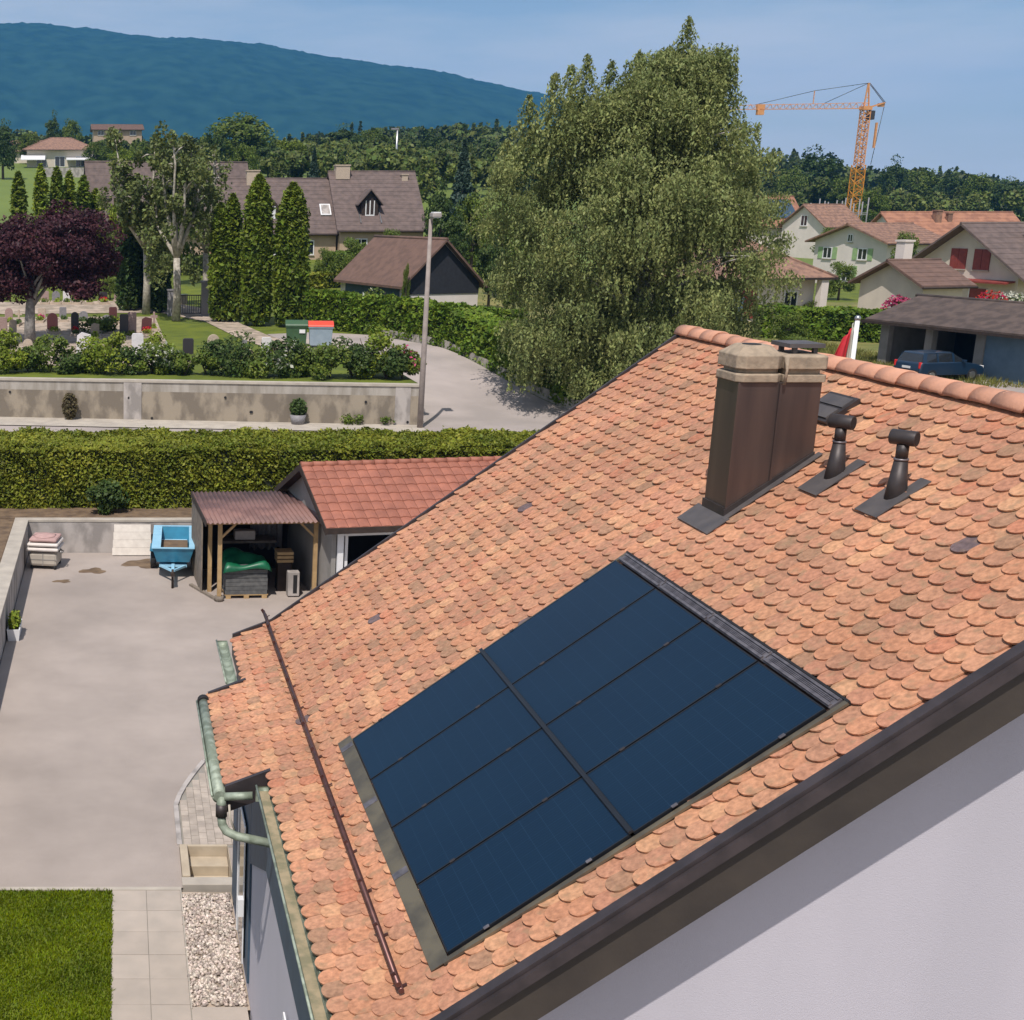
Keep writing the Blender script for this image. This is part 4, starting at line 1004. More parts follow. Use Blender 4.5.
for i in range(nn + 1):
    for j in range(nn + 1):
        x = -0.68 + 1.36 * i / nn; y = -0.60 + 1.25 * j / nn; e_ = max(abs(x) / 0.68, abs(y) / 0.62)
        z = 1.0 + 0.08 * math.sin(x * 6 + y * 3) * (1 - e_) + 0.05 * math.cos(y * 9 - x * 4) - (0.20 * max(0, e_ - 0.82) / 0.18) + 0.25 * math.exp(-((x + .25) ** 2 + (y - .3) ** 2) / .12)
        vs.append((x, y, z))
tp.add(vs, [(i * (nn + 1) + j, (i + 1) * (nn + 1) + j, (i + 1) * (nn + 1) + j + 1, i * (nn + 1) + j + 1) for i in range(nn) for j in range(nn)], True)
to = tp.build('tarpaulin', M['tarp_green']); to.location = CP(0.78, 0.65); to.rotation_euler.z = R(3)
sm_ = to.modifiers.new('s', 'SOLIDIFY'); sm_.thickness = 0.01
tag(to, 'crumpled green tarpaulin draped over the dark slab stack', 'tarpaulin')
ap_ = thing('gas_heater', CP(2.1, 0.35), 'narrow white and black appliance standing by the right carport post', 'heater', rz=R(3))
MB().bx(-0.16, 0.16, -0.15, 0.15, 0.03, 0.72).build('casing', M['conc_light'], ap_, bevel=0.02)
MB().bx(-0.02, 0.09, -0.158, -0.151, 0.12, 0.64).build('front_panel', M['black'], ap_)
cb = thing('crate', CP(1.95, 1.0), 'tall brown wooden crate behind the white appliance', 'crate', rz=R(3))
MB().bx(-0.2, 0.2, -0.2, 0.2, 0, 0.82).build('box', M['wood_dark'], cb); 
for k in range(3): MB().bx(-0.23, 0.23, -0.23, 0.23, 0.84 + k * .11, 0.92 + k * .11).build('tray', M['wood_new'], cb)
wb_ = thing('white_canister', CP(1.0, 2.2), 'white box shaped canister on a shelf at the back of the carport', 'canister', rz=R(3))
MB().bx(-0.3, 0.3, -0.15, 0.15, 1.18, 1.45).build('body', M['cover_white'], wb_, bevel=0.03)
MB().bx(-0.7, 0.9, -0.22, 0.5, 1.1, 1.17).build('shelf_board', M['wood_grey'], wb_)
cu = MB(); vs = []; nn = 30
for i in range(nn + 1):
    x = 1.25 + 0.95 * i / nn; y = 2.7 + 0.05 * math.sin(i * 1.3) + 0.03 * math.sin(i * 2.9)
    vs += [(x, y, 0.75 + .05 * math.sin(i)), (x, y - 0.02, 2.1)]
cu.add(vs, [(2 * i, 2 * i + 2, 2 * i + 3, 2 * i + 1) for i in range(nn)], True)
cuo = cu.build('sheet', M['gran_grey']); cuo.location = (cpx, cpy, 0); cuo.rotation_euler.z = R(3); sm_ = cuo.modifiers.new('s', 'SOLIDIFY'); sm_.thickness = 0.008
tag(cuo, 'pale grey plastic sheet hanging at the back of the carport', 'sheet')

# ------------------------------------------------------------------ generic gabled building
def windows_on(t, items, fmat='white_paint'):
    """items: (face, a, z0, w, h, kind, opts): face 'f','b' at y=const, 'l','r' at x=const"""
    for it in items:
        (face, pos, a, z0, w_, h_, kind) = it[:7]; opt = it[7] if len(it) > 7 else None
        def bxx(a0, a1, z0_, z1_, d0, d1):
            b = MB()
            if face == 'f': b.bx(a0, a1, pos - d1, pos - d0, z0_, z1_)
            elif face == 'b': b.bx(a0, a1, pos + d0, pos + d1, z0_, z1_)
            elif face == 'l': b.bx(pos - d1, pos - d0, a0, a1, z0_, z1_)
            else: b.bx(pos + d0, pos + d1, a0, a1, z0_, z1_)
            return b
        def join(bs):
            m_ = MB()
            for b in bs: m_.add(b.v, b.f)
            return m_
        f_ = 0.09
        if kind == 'win':
            fr = join([bxx(a, a + w_, z0, z0 + f_, .002, .07), bxx(a, a + w_, z0 + h_ - f_, z0 + h_, .002, .07), bxx(a, a + f_, z0 + f_, z0 + h_ - f_, .002, .07), bxx(a + w_ - f_, a + w_, z0 + f_, z0 + h_ - f_, .002, .07), bxx(a + w_ / 2 - .04, a + w_ / 2 + .04, z0 + f_, z0 + h_ - f_, .002, .06)])
            wo = fr.build('window', M[fmat], t)
            bxx(a + f_, a + w_ - f_, z0 + f_, z0 + h_ - f_, .001, .03).build('pane', M['dark_glass'], wo)
            bxx(a - .05, a + w_ + .05, z0 - .08, z0 - .002, .002, .12).build('sill', M['conc_cap'], wo)
            if opt:
                for (q0, q1) in ((a - w_ / 2 - .04, a - .06), (a + w_ + .06, a + w_ + w_ / 2 + .04)): bxx(q0, q1, z0, z0 + h_, .002, .06).build('shutter', M[opt], wo)
        elif kind == 'closed':
            wo = join([bxx(a, a + w_ / 2 - .02, z0, z0 + h_, .002, .07), bxx(a + w_ / 2 + .02, a + w_, z0, z0 + h_, .002, .07)]).build('shutter', M[opt], t)
            bxx(a - .05, a + w_ + .05, z0 - .08, z0 - .002, .002, .12).build('sill', M['conc_cap'], wo)
        elif kind == 'door':
            wo = bxx(a, a + w_, z0, z0 + h_, .002, .05).build('door', M[opt or 'red_paint'], t)
            join([bxx(a - .08, a - .002, z0, z0 + h_, .002, .08), bxx(a + w_ + .002, a + w_ + .08, z0, z0 + h_, .002, .08)]).build('door_frame', M[fmat], wo)
        elif kind == 'panel':
            bxx(a, a + w_, z0, z0 + h_, .002, .04).build('wall_panel', M[opt], t)
def gable_house(name, label, cat, loc, rz, L, D, hw, hr, wmat_, rmat, items=(), oe=0.6, og=0.6, group=None, chimneys=(), gable_mat=None, base=-1.2, th=0.16, yr=None, ridge_mat=None, extra=None):
    """ridge along local x; x 0..L, y 0..D; eave height hw; ridge height hr"""
    t = thing(name, loc, label, cat, group, rz)
    yr = D / 2 if yr is None else yr
    sl = (hr - hw) / yr; sl2 = (hr - hw) / (D - yr)
    MB().prism([(0, 0, base), (0, D, base), (0, D, hw - .02), (0, yr, hr - .02), (0, 0, hw - .02)], (L, 0, 0)).build('wall', M[wmat_], t)
    r = MB()
    a = (hr - hw) / yr
    r.prism([(-og, -oe, hw - oe * sl), (-og, yr, hr), (-og, yr, hr + th), (-og, -oe, hw - oe * sl + th)], (L + 2 * og, 0, 0))
    r.prism([(-og, D + oe, hw - oe * sl2), (-og, yr + .001, hr), (-og, yr + .001, hr + th), (-og, D + oe, hw - oe * sl2 + th)], (L + 2 * og, 0, 0))
    # tile courses as shallow steps
    n_ = max(5, int((yr + oe) / 0.5))
    for side in (0,):
        for k in range(n_):
            y0_ = -oe + (yr + oe) * k / n_; y1_ = -oe + (yr + oe) * (k + 1) / n_
            zf = lambda y: hw + y * sl + th
            r.prism([(-og + .02, y0_ + .01, zf(y0_ + .01) + .002), (-og + .02, y1_, zf(y1_) + .004), (-og + .02, y0_ + .01, zf(y0_ + .01) + .028)], (L + 2 * og - .04, 0, 0))
    ro = r.build('roof', M[rmat], t)
    MB().tube([(-og, yr, hr + th - 0.02), (L + og, yr, hr + th - 0.02)], 0.11, 8).build('ridge_cap', M[ridge_mat or rmat], ro)
    MB().tube([(-og, -oe - 0.06, hw - oe * sl + 0.03), (L + og, -oe - 0.06, hw - oe * sl + 0.03)], 0.07, 8).build('gutter', M['wood_dark'], ro)
    for (x_, y_, s_, h_, m_) in chimneys:
        zr_ = (hw + min(y_, 2 * yr - y_ if yr == D / 2 else y_) * sl)
        c = MB().bx(x_ - s_ / 2, x_ + s_ / 2, y_ - s_ / 2, y_ + s_ / 2, zr_ - .3, zr_ + h_).bx(x_ - s_ / 2 - .07, x_ + s_ / 2 + .07, y_ - s_ / 2 - .07, y_ + s_ / 2 + .07, zr_ + h_ + .001, zr_ + h_ + .12)
        c.build('chimney', M[m_], ro)
    windows_on(t, items)
    return t
# ------------------------------------------------------------------ garage with red tiles
ga = thing('garage', (5.45, 33.0, 0), 'low garage with red concrete tile roof and white framed opening beside the carport', 'garage', rz=R(8.5))
GL, GD, GH, GR = 8.5, 5.06, 2.30, 3.52
gw = MB().prism([(0.28, 0.35, -.05), (0.28, GD - .3, -.05), (0.28, GD - .3, GH + .05), (0.28, GD / 2, GR - .12), (0.28, 0.35, GH + .05)], (0.12, 0, 0))
gw.bx(0.401, GL, 0.35, 0.47, 2.05, 2.42); gw.bx(0.401, GL, GD - .42, GD - .3, -.05, GH); gw.bx(GL, GL + .12, .35, GD - .3, -.05, GH); gw.bx(4.2, GL, 0.35, 0.47, -.05, 2.049)
gw.build('wall', M['wall_grey'], ga)
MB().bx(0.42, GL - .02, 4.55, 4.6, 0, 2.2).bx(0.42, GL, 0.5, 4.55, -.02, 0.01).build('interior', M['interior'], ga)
MB().bx(0.42, 0.58, 0.27, 0.345, 0, 2.16).bx(0.585, 4.1, 0.27, 0.345, 2.04, 2.16).bx(4.1, 4.26, 0.27, 0.345, 0, 2.16).bx(0.66, .74, .4, .5, 0, 2.05).build('door_frame', M['white_paint'], ga)
r = MB(); nc = 8; sl = (GR - GH) / (GD / 2)
for side in (0, 1):
    for k in range(nc):
        t0, t1 = k / nc, (k + 1) / nc + 0.02
        for q in range(28):
            xa = GL * 1.0 * q / 28; xb = xa + GL / 28
            pr = []
            for (xx, dz) in ((xa + 0.004, 0.0), (xa + (xb - xa) * .3, 0.022), (xa + (xb - xa) * .6, 0.022), (xb - 0.004, 0.0)):
                pr.append((xx, dz))
            y0_ = GD / 2 * t0; y1_ = GD / 2 * min(t1, 1); z0_ = GH + sl * y0_ + 0.045; z1_ = GH + sl * y1_ + 0.008
            if side: y0_, y1_ = GD - y0_, GD - y1_
            vs = [(x_, y0_, z0_ + d_) for x_, d_ in pr] + [(x_, y1_, z1_ + d_) for x_, d_ in pr] + [(x_, y0_, z0_ - 0.03) for x_, d_ in pr]
            fs = [(0, 1, 5, 4), (1, 2, 6, 5), (2, 3, 7, 6), (8, 9, 1, 0), (9, 10, 2, 1), (10, 11, 3, 2)]
            if side: fs = [f[::-1] for f in fs]
            r.add(vs, fs)
gr_ = r.build('roof_tiles', M['red_tile'], ga)
MB().prism([(0, 0, GH - .10), (0, GD / 2, GR - .10), (0, GD, GH - .10), (0, GD, GH), (0, GD / 2, GR), (0, 0, GH)], (GL, 0, 0)).build('roof', M['wood_dark'], ga)
rc = MB()
for k in range(24): rc.tube([(k * GL / 24, GD / 2, GR + 0.02), ((k + 1) * GL / 24 + .03, GD / 2, GR + 0.012)], [0.10, 0.088], 9)
rc.build('ridge_tiles', M['red_tile'], gr_)
MB().prism([(-0.03, -0.02, GH - .14), (-0.03, GD / 2, GR - .14), (-0.03, GD + .02, GH - .14), (-0.03, GD + .02, GH + .04), (-0.03, GD / 2, GR + .05), (-0.03, -0.02, GH + .04)], (0.028, 0, 0)).build('barge_board', M['wood_dark'], ga)
MB().bx(-0.02, GL, -0.035, -0.005, GH - .12, GH + .04).build('eave_board', M['wood_dark'], ga)

# ================================================================== HEDGES
def hedge(name, label, pts, wd, z0f, h, n, m, size=0.10, group=None, top_round=0.12):
    """pts: centre line (x,y); wd width; leaf faces over a dark core"""
    p0 = Vector((pts[0][0], pts[0][1], z0f(*pts[0])))
    t = thing(name, p0, label, 'hedge', group)
    core = MB(); Ls = []
    segs = list(zip(pts[:-1], pts[1:])); lens = [math.dist(a, b) for a, b in segs]; tot = sum(lens)
    for (a, b), ln in zip(segs, lens):
        d = Vector((b[0] - a[0], b[1] - a[1], 0)).normalized(); nn_ = Vector((-d.y, d.x, 0))
        za, zb2 = z0f(*a), z0f(*b); w2 = wd / 2 - 0.12
        A = [Vector((a[0], a[1], za)) - nn_ * w2, Vector((a[0], a[1], za)) + nn_ * w2, Vector((b[0], b[1], zb2)) + nn_ * w2, Vector((b[0], b[1], zb2)) - nn_ * w2]
        B_ = [p + Vector((0, 0, h - 0.15)) for p in A]
        core.add(A + B_, [(0, 1, 2, 3), (7, 6, 5, 4), (0, 4, 5, 1), (1, 5, 6, 2), (2, 6, 7, 3), (3, 7, 4, 0)])
        k = int(n * ln / tot)
        per = wd + 2 * h; 
        s_ = rng.random(k) * per; tt = rng.random(k) * ln
        off = np.where(s_ < h, -wd / 2, np.where(s_ < h + wd, s_ - h - wd / 2, wd / 2))
        zz = np.where(s_ < h, s_, np.where(s_ < h + wd, h, s_ - h - wd))
        lump = 0.06 * np.sin(tt * 1.7 + zz * 3) + 0.04 * np.sin(tt * 4.3 + off * 4 + 1.0) + 0.03 * np.sin(tt * 9.1 + zz * 7) + rng.normal(0, 0.045, k)
        sgn = np.sign(off) * (np.abs(off) > wd / 2 - 0.01)
        off = off + sgn * (lump - 0.03) ; zz = zz + np.where(np.abs(off) < wd / 2 - 0.08, lump, 0)
        rr = top_round; e_ = np.clip((zz - (h - rr)) / rr, 0, 1) * np.clip((np.abs(off) - (wd / 2 - rr)) / rr, 0, 1)
        zz = zz - e_ * rr * 0.5
        fr_ = tt / ln
        x = a[0] + d.x * tt + nn_.x * off; y = a[1] + d.y * tt + nn_.y * off; z = za + (zb2 - za) * fr_ + zz
        Ls.append(np.stack([x, y, z], -1))
    part(core, 'twigs', M['hedge_core'], t)
    P = np.concatenate(Ls); V, Fq = leaves_vf(P, size)
    npmesh('foliage', V, Fq, M[m], t, world=True)
    return t
hedge('hedge', 'long clipped yellow green hedge between the driveway and the street', [(-15, 42.7), (14.5, 42.7)], 3.2, lambda x, y: 1.0, 2.0, 170000, 'leaf_hedge', 0.074)

# ================================================================== STREET
drape('road', [(-30, 45.4), (60, 45.4), (60, 54.5), (22, 55.0), (-30, 59.0)], M['road'], 0.02)
drape('pavement', [(-30, 59.02), (13.2, 54.2), (13.2, 56.2), (-16, 59.85), (-30, 60)], M['conc_cap'], 0.06)
drape('side_road', [(13.22, 54.0), (24.0, 54.0), (22.3, 57), (20.8, 60.5), (19.3, 66), (17.8, 72), (15.5, 78.5), (12.0, 80), (9.0, 79), (9.5, 76.2), (12.0, 74.5), (13.5, 69), (13.7, 63), (13.3, 58)], M['road'], 0.035, step=0.5)
# cemetery wall
wl = thing('cemetery_wall', (4, 57.4, 1.2), 'long stained concrete retaining wall with a light cap in front of the cemetery', 'wall')
def wall_seg(b, xa, xb, z0, z1, d0, d1):
    ya, yb = float(yw(xa)), float(yw(xb))
    b.prism([(xa, ya + d0, z0), (xb, yb + d0, z0), (xb, yb + d1, z0), (xa, ya + d1, z0)], (0, 0, z1 - z0)); return b
part(wall_seg(MB(), -16, 13.17, 0.9, 2.52, -0.1, 0.25), 'wall_face', M['wall_stain'], wl)
part(wall_seg(MB(), -16, 13.17, 2.521, 2.93, -0.1, 0.25), 'wall_band', M['concrete'], wl)
part(wall_seg(MB(), -16, 13.17, 2.931, 3.03, -0.15, 0.3), 'wall_cap', M['conc_cap'], wl)
part(wall_seg(MB(), 0.25, 1.05, 0.9, 2.925, -0.14, -0.102), 'pilaster', M['conc_light'], wl)
part(wall_seg(MB(), 12.1, 12.75, 0.9, 2.925, -0.12, -0.102), 'pilaster', M['conc_light'], wl)
for (u, v) in ((8, 395), (129, 399), (225, 397), (250, 411), (152, 419), (362, 399), (402, 418), (251, 411)):
    q = at(u, v, 57.4); yy = float(yw(q.x)) - 0.143
    part(MB().tube([(q.x, yy, q.z), (q.x, yy + 0.004, q.z)], 0.06, 10), 'drain_hole', M['black'], wl)
# plants in front of the wall
q = at(70, 422, 57.9); pz = 1.26
p1 = thing('bush', (q.x, float(yw(q.x)) - 0.5, pz), 'slim brownish cone shaped bush against the stained cemetery wall', 'bush')
P = shell_pts(900, (q.x, float(yw(q.x)) - 0.5, pz + 0.6), (0.34, 0.28, 0.62), 0.5); V, Fq = leaves_vf(P, 0.09); npmesh('foliage', V, Fq, leaf_mat('leaf_brown', (0.17, 0.13, 0.06), (0.08, 0.07, 0.035)), p1, world=True)
q = at(297, 425, 56.7); yy = float(yw(q.x)) - 0.5
p1 = thing('potted_shrub', (q.x, yy, pz), 'dark green shrub in a grey blue pot against the cemetery wall', 'potted shrub')
part(MB().tube([(q.x, yy, pz), (q.x, yy, pz + 0.42)], [0.28, 0.36], 14), 'pot', M['gran_grey'], p1)
P = shell_pts(900, (q.x, yy, pz + 0.72), (0.38, 0.36, 0.42), 0.4); V, Fq = leaves_vf(P, 0.09); npmesh('foliage', V, Fq, M['leaf_dark'], p1, world=True)
for (u, nme) in ((345, 0), (355, 1), (385, 2)):
    q = at(u, 420, 56.6); yy = float(yw(q.x)) - 0.35
    clump_plant('weed', (q.x, yy, pz - .02), ['leftmost weed tuft rising from the pavement at the foot of the wall', 'middle weed tuft at the foot of the wall right of the potted shrub', 'rightmost small weed tuft at the foot of the cemetery wall'][nme], 'weed', 0.22, 0.45, 120, 'leaf_mid', 0.08, group='weeds at the cemetery wall', stems=False)
# street lamp
sl_p = on(421, 56.0); sl_p = Vector((13.05, 55.55, 1.2))
lp = thing('street_lamp', sl_p, 'tall slim grey street lamp with a small white head at the wall end', 'street lamp')
part(MB().tube([sl_p, sl_p + Vector((0, 0, 3)), sl_p + Vector((0, 0, 8.85))], [0.13, 0.115, 0.075], 14), 'pole', M['pole_conc'], lp)
hp = sl_p + Vector((0.05, -0.1, 8.95))
hd = part(MB().tube([sl_p + Vector((0, 0, 8.8)), hp + Vector((0, 0, 0.0))], 0.07, 8).bx(hp.x - 0.12, hp.x + 0.26, hp.y - 0.5, hp.y + 0.12, hp.z - 0.02, hp.z + 0.14), 'lamp_head', M['conc_light'], lp, bevel=0.03)
part(MB().bx(hp.x - 0.08, hp.x + 0.24, hp.y - 0.46, hp.y + 0.05, hp.z + 0.142, hp.z + 0.19), 'lamp_cover', M['white_paint'], hd, bevel=0.02)
part(MB().bx(hp.x - 0.08, hp.x + 0.22, hp.y - 0.45, hp.y - 0.05, hp.z - 0.05, hp.z - 0.021), 'lamp_glass', M['steel'], hd)

# ================================================================== CEMETERY
def P2(*uv): return [tuple(pix(u, v))[:2] for u, v in uv]
drape('cemetery_gravel', P2((-60, 318), (155, 317), (168, 345), (172, 366), (-60, 366)), M['beige_gravel'], 0.02)
drape('cemetery_path', P2((-60, 303), (165, 301), (212, 311), (268, 336), (318, 350), (300, 356), (262, 347), (205, 322), (160, 313), (-60, 315)), M['beige_gravel'], 0.035, step=0.5)
drape('bin_stand', P2((280, 340), (345, 340), (350, 352), (300, 354)), M['slab'], 0.045, step=0.5)
stone_n = 0
def headstone(u, v, wpx, hpx, m, shape, label, flower=None, dark_bed=True):
    p = pix(u, v); d = p.y / math.cos(0) * 0.98; w_ = wpx * d / 1300; h_ = hpx * d / 1300
    t = thing('headstone', p, label, 'headstone', 'headstones in the cemetery', rz=R(random.uniform(-6, 6)))
    b = MB(); th = max(0.14, w_ * 0.2)
    if shape == 'round': prof = [(-w_ / 2, 0, 0.1)] + [(-w_ / 2 * math.cos(PI * k / 10), 0, h_ - w_ / 2 + w_ / 2 * math.sin(PI * k / 10)) for k in range(11)] + [(w_ / 2, 0, 0.1)]
    elif shape == 'slant': prof = [(-w_ / 2, 0, .1), (-w_ / 2 * .85, 0, h_ * .86), (-w_ * .1, 0, h_), (w_ / 2, 0, h_ * .9), (w_ / 2 * .9, 0, .1)]
    elif shape == 'cross':
        prof = None; b.bx(-w_ * .14, w_ * .14, -.06, .06, .1, h_); b.bx(-w_ / 2, -w_ * .141, -.06, .06, h_ * .62, h_ * .78); b.bx(w_ * .141, w_ / 2, -.06, .06, h_ * .62, h_ * .78)
    else: prof = [(-w_ / 2, 0, .1), (-w_ / 2, 0, h_ * .93), (-w_ / 2 * .8, 0, h_), (w_ / 2 * .8, 0, h_), (w_ / 2, 0, h_ * .93), (w_ / 2, 0, .1)]
    if prof: b.prism([(x, -th / 2, z) for x, y, z in prof], (0, th, 0))
    b.build('stone', M[m], t, bevel=0.012)
    MB().bx(-w_ / 2 - .08, w_ / 2 + .08, -th / 2 - .08, th / 2 + .08, -.1, .099).build('plinth', M['stone_beige' if m != 'marble' else 'gran_grey'], t)
    k = MB(); k.bx(-w_ / 2 - .05, w_ / 2 + .05, -1.75, -1.68, -.05, .10); k.bx(-w_ / 2 - .05, -w_ / 2 + .03, -1.679, -th / 2 - .09, -.05, .10); k.bx(w_ / 2 - .03, w_ / 2 + .05, -1.679, -th / 2 - .09, -.05, .10)
    k.build('grave_kerb', M['stone_beige'], t)
    q = shell_pts(90, (random.uniform(-.1, .1), -0.9, 0.15), (w_ * .5, 0.7, 0.22), 0.1); V, Fq = leaves_vf(q, 0.11); npmesh('grave_plants', V, Fq, M[random.choice(['leaf_mid', 'leaf_dark', 'leaf_bright'])], t)
    if flower:
        q = shell_pts(110, (0, -0.5, 0.25), (w_ * .45, 0.3, 0.18), 0.1); V, Fq = leaves_vf(q, 0.10); npmesh('grave_flowers', V, Fq, M[flower], t)
    return t
HS = [
 (83.5, 357, 15, 25, 'marble', 'slant', 'white slanted headstone, largest of the pale stones behind the wall shrubs', None),
 (137.5, 364, 12, 31, 'marble', 'square', 'tall white marble headstone right of the bright green shrub behind the wall', None),
 (28, 353, 10, 14, 'stone_beige', 'round', 'small cream rounded headstone in front of the purple tree trunk', None),
 (52.5, 331, 11, 18, 'gran_red', 'round', 'rounded reddish grey headstone just right of the purple tree trunk', None),
 (75, 333, 8, 21, 'gran_dark', 'round', 'narrow black rounded headstone with red flowers right of the purple tree', 'flower_red'),
 (83.5, 321, 9, 10, 'gran_grey', 'round', 'small pale grey rounded headstone behind the narrow black one', None),
 (106.5, 327, 10, 12, 'gran_grey', 'round', 'low grey rounded headstone beside the green grave shrubs', None),
 (124, 336, 9, 22, 'gran_dark', 'square', 'square black headstone attached to the left of the pink granite one', None),
 (132, 335, 9, 23, 'gran_pink', 'square', 'tall pink granite headstone beside the square black one', None),
 (146.5, 333, 11, 16, 'gran_red', 'slant', 'dark red headstone with bright red flowers at the lawn edge', 'flower_red'),
 (188, 359, 11, 21, 'gran_dark', 'square', 'black square headstone standing alone in front of the cemetery lawn', None),
 (213, 364, 12, 30, 'stone_beige', 'round', 'tall brown arched headstone at the lawn edge behind the wall shrubs', None),
 (244, 350, 6, 10, 'gran_grey', 'square', 'tiny grey headstone on the right side of the cemetery lawn', None),
 (266, 360, 10, 23, 'marble', 'square', 'thick pale square stone at the right end of the cemetery path', None),
 (3, 335, 9, 18, 'gran_pink', 'square', 'pinkish square headstone at the far left of the front grave row', None),
 (13, 336, 8, 17, 'stone_beige', 'slant', 'beige slanted headstone second from the left in the front grave row', None),
 (9, 322, 8, 14, 'gran_pink', 'round', 'pinkish rounded headstone behind the beige slanted one', None),
 (19, 324, 7, 14, 'stone_beige', 'cross', 'beige stone cross just left of the purple tree trunk', None),
 (42, 320, 8, 12, 'stone_beige', 'square', 'beige square headstone close behind the purple tree trunk', 'flower_pink'),
 (63, 319, 7, 12, 'gran_grey', 'square', 'grey square headstone between the reddish rounded and narrow black stones', None),
 (95, 336, 9, 13, 'stone_beige', 'slant', 'beige slanted headstone in the low green shrubs', None),
 (113, 321, 8, 14, 'gran_red', 'square', 'red brown square headstone behind the low grey rounded one', None),
 (154, 328, 7, 16, 'gran_pink', 'cross', 'slim pink stone cross right of the dark red headstone', None),
 (45, 302, 8, 11, 'gran_pink', 'square', 'pink headstone first in the row beyond the path under the purple crown', None),
 (56, 302, 8, 11, 'gran_grey', 'round', 'grey rounded headstone second in the row beyond the path', None),
 (67, 302, 8, 11, 'marble', 'square', 'white headstone in the row beyond the path under the purple crown', None),
 (78, 302, 8, 12, 'gran_red', 'round', 'red granite headstone in the middle of the row beyond the path', 'flower_pink'),
 (89, 302, 7, 11, 'stone_beige', 'slant', 'beige headstone left of the red flower grave beyond the path', None),
 (103, 302, 9, 10, 'gran_dark', 'square', 'black headstone with many red flowers beyond the path', 'flower_red'),
 (118, 301, 8, 9, 'gran_pink', 'round', 'pink rounded headstone last in the row beyond the path', None),
 (-6, 330, 8, 15, 'gran_grey', 'round', 'grey headstone cut by the left picture edge', None),
]
for a in HS: headstone(*a)
SH_ = [(8, 338, 0.95, 'leaf_bright', 'first', None), (28, 352, 0.6, 'leaf_dark', '', None), (50, 341, 0.95, 'leaf_mid', '', None), (66, 350, 0.6, 'leaf_dark', '', None), (105, 338, 1.0, 'leaf_bright', '', None),
 (92, 358, 0.6, 'leaf_mid', '', None), (124, 352, 0.7, 'leaf_dark', '', None), (152, 347, 0.8, 'leaf_mid', '', 'flower_white'), (169, 352, 0.7, 'leaf_dark', '', 'flower_white'), (185, 358, 0.55, 'leaf_mid', '', None),
 (206, 354, 0.6, 'leaf_mid', '', None), (232, 342, 1.15, 'leaf_dark', '', None), (256, 352, 0.75, 'leaf_mid', '', None), (284, 342, 0.95, 'leaf_dark', '', 'flower_white'), (307, 352, 0.8, 'leaf_mid', '', None),
 (330, 351, 0.95, 'leaf_mid', '', None), (352, 346, 0.9, 'leaf_dark', '', None), (372, 331, 1.0, 'leaf_bright', '', None), (386, 350, 0.8, 'leaf_dark', '', None), (402, 355, 0.75, 'leaf_mid', '', 'flower_pink')]
SL = ['broad bright green shrub at the left end behind the cemetery wall', 'small dark shrub below the cream headstone behind the wall', 'broad mid green shrub below the reddish rounded headstone', 'small dark shrub left of the large white slanted headstone',
 'broad bright green shrub right of the large white slanted headstone', 'low green shrub in front of the white slanted headstone', 'dark shrub left of the tall white marble headstone', 'white flowering green shrub right of the tall white marble headstone', 'dark shrub dotted with white flowers above the wall pilaster side',
 'low green shrub in front of the lone black headstone', 'green shrub in front of the tall brown arched headstone', 'largest dark green shrub behind the wall, right of the arched headstone', 'green shrub left of the pale square stone at the wall', 'dark shrub with white flowers in front of the green bin',
 'green shrub in front of the gap between the two bins', 'wide green shrub behind the wall right of the grey bin', 'dark leafy shrub second left of the tall bright one', 'tall bright yellow green shrub near the right end of the wall', 'dark shrub right below the tall bright yellow green one', 'shrub with a few pink flowers closest to the street lamp']
for i, (u, vt, r_, m_, _, fl) in enumerate(SH_):
    Yp = 59.6 + 0.5 * (i % 3) * 0.6 - 0.02 * (u - 200) * 0.123 * 0.5
    q = at(u, 380, Yp - (u - 200) / 22 * 0.12); yv = q.y; top = at(u, vt, yv).z; h_ = max(0.9, top - 3.0 + 0.1)
    clump_plant('shrub', (q.x, yv, 3.0), SL[i], 'shrub', r_ * 1.15, h_, int(2600 * r_), m_, 0.10, group='shrubs along the cemetery wall', flower=fl)
for (u, v, r_, lb) in ((92, 333, 0.9, 'low clipped green grave shrub left of the low grey headstone'), (107, 332, 0.8, 'low rounded green grave shrub below the low grey headstone'), (160, 352, .7, 'yellow green low shrub at the corner of the cemetery lawn')):
    p = pix(u, v); clump_plant('shrub', p, lb, 'shrub', r_, 0.8, 700, 'leaf_bright' if u == 160 else 'leaf_mid', 0.12, stems=False)
# cemetery gate
p = pix(193, 316)
gt = thing('cemetery_gate', p, 'dark cemetery gate between grey pillars beside the first cypress', 'gate')
part(MB().bx(p.x + 0.55, p.x + 1.05, p.y - .25, p.y + .25, p.z - .1, p.z + 2.2).bx(p.x + .48, p.x + 1.12, p.y - .32, p.y + .32, p.z + 2.201, p.z + 2.35), 'pillar', M['gran_grey'], gt)
part(MB().bx(p.x - 1.75, p.x - 1.35, p.y - .2, p.y + .2, p.z - .1, p.z + 1.7).bx(p.x - 1.8, p.x - 1.3, p.y - .25, p.y + .25, p.z + 1.701, p.z + 1.8), 'pillar', M['gran_grey'], gt)
gb = MB(); gb.bx(p.x - 1.34, p.x + .54, p.y - .03, p.y + .03, p.z + .15, p.z + .22); gb.bx(p.x - 1.34, p.x + .54, p.y - .03, p.y + .03, p.z + 1.35, p.z + 1.42)
for k in range(13): gb.bx(p.x - 1.32 + k * .15, p.x - 1.28 + k * .15, p.y - .02, p.y + .02, p.z + .221, p.z + 1.349)
part(gb, 'gate_leaf', M['gran_dark'], gt)
lw = pix(160, 306)
w2 = thing('garden_wall', lw, 'low pale stone wall stepping up behind the cemetery path left of the gate', 'wall')
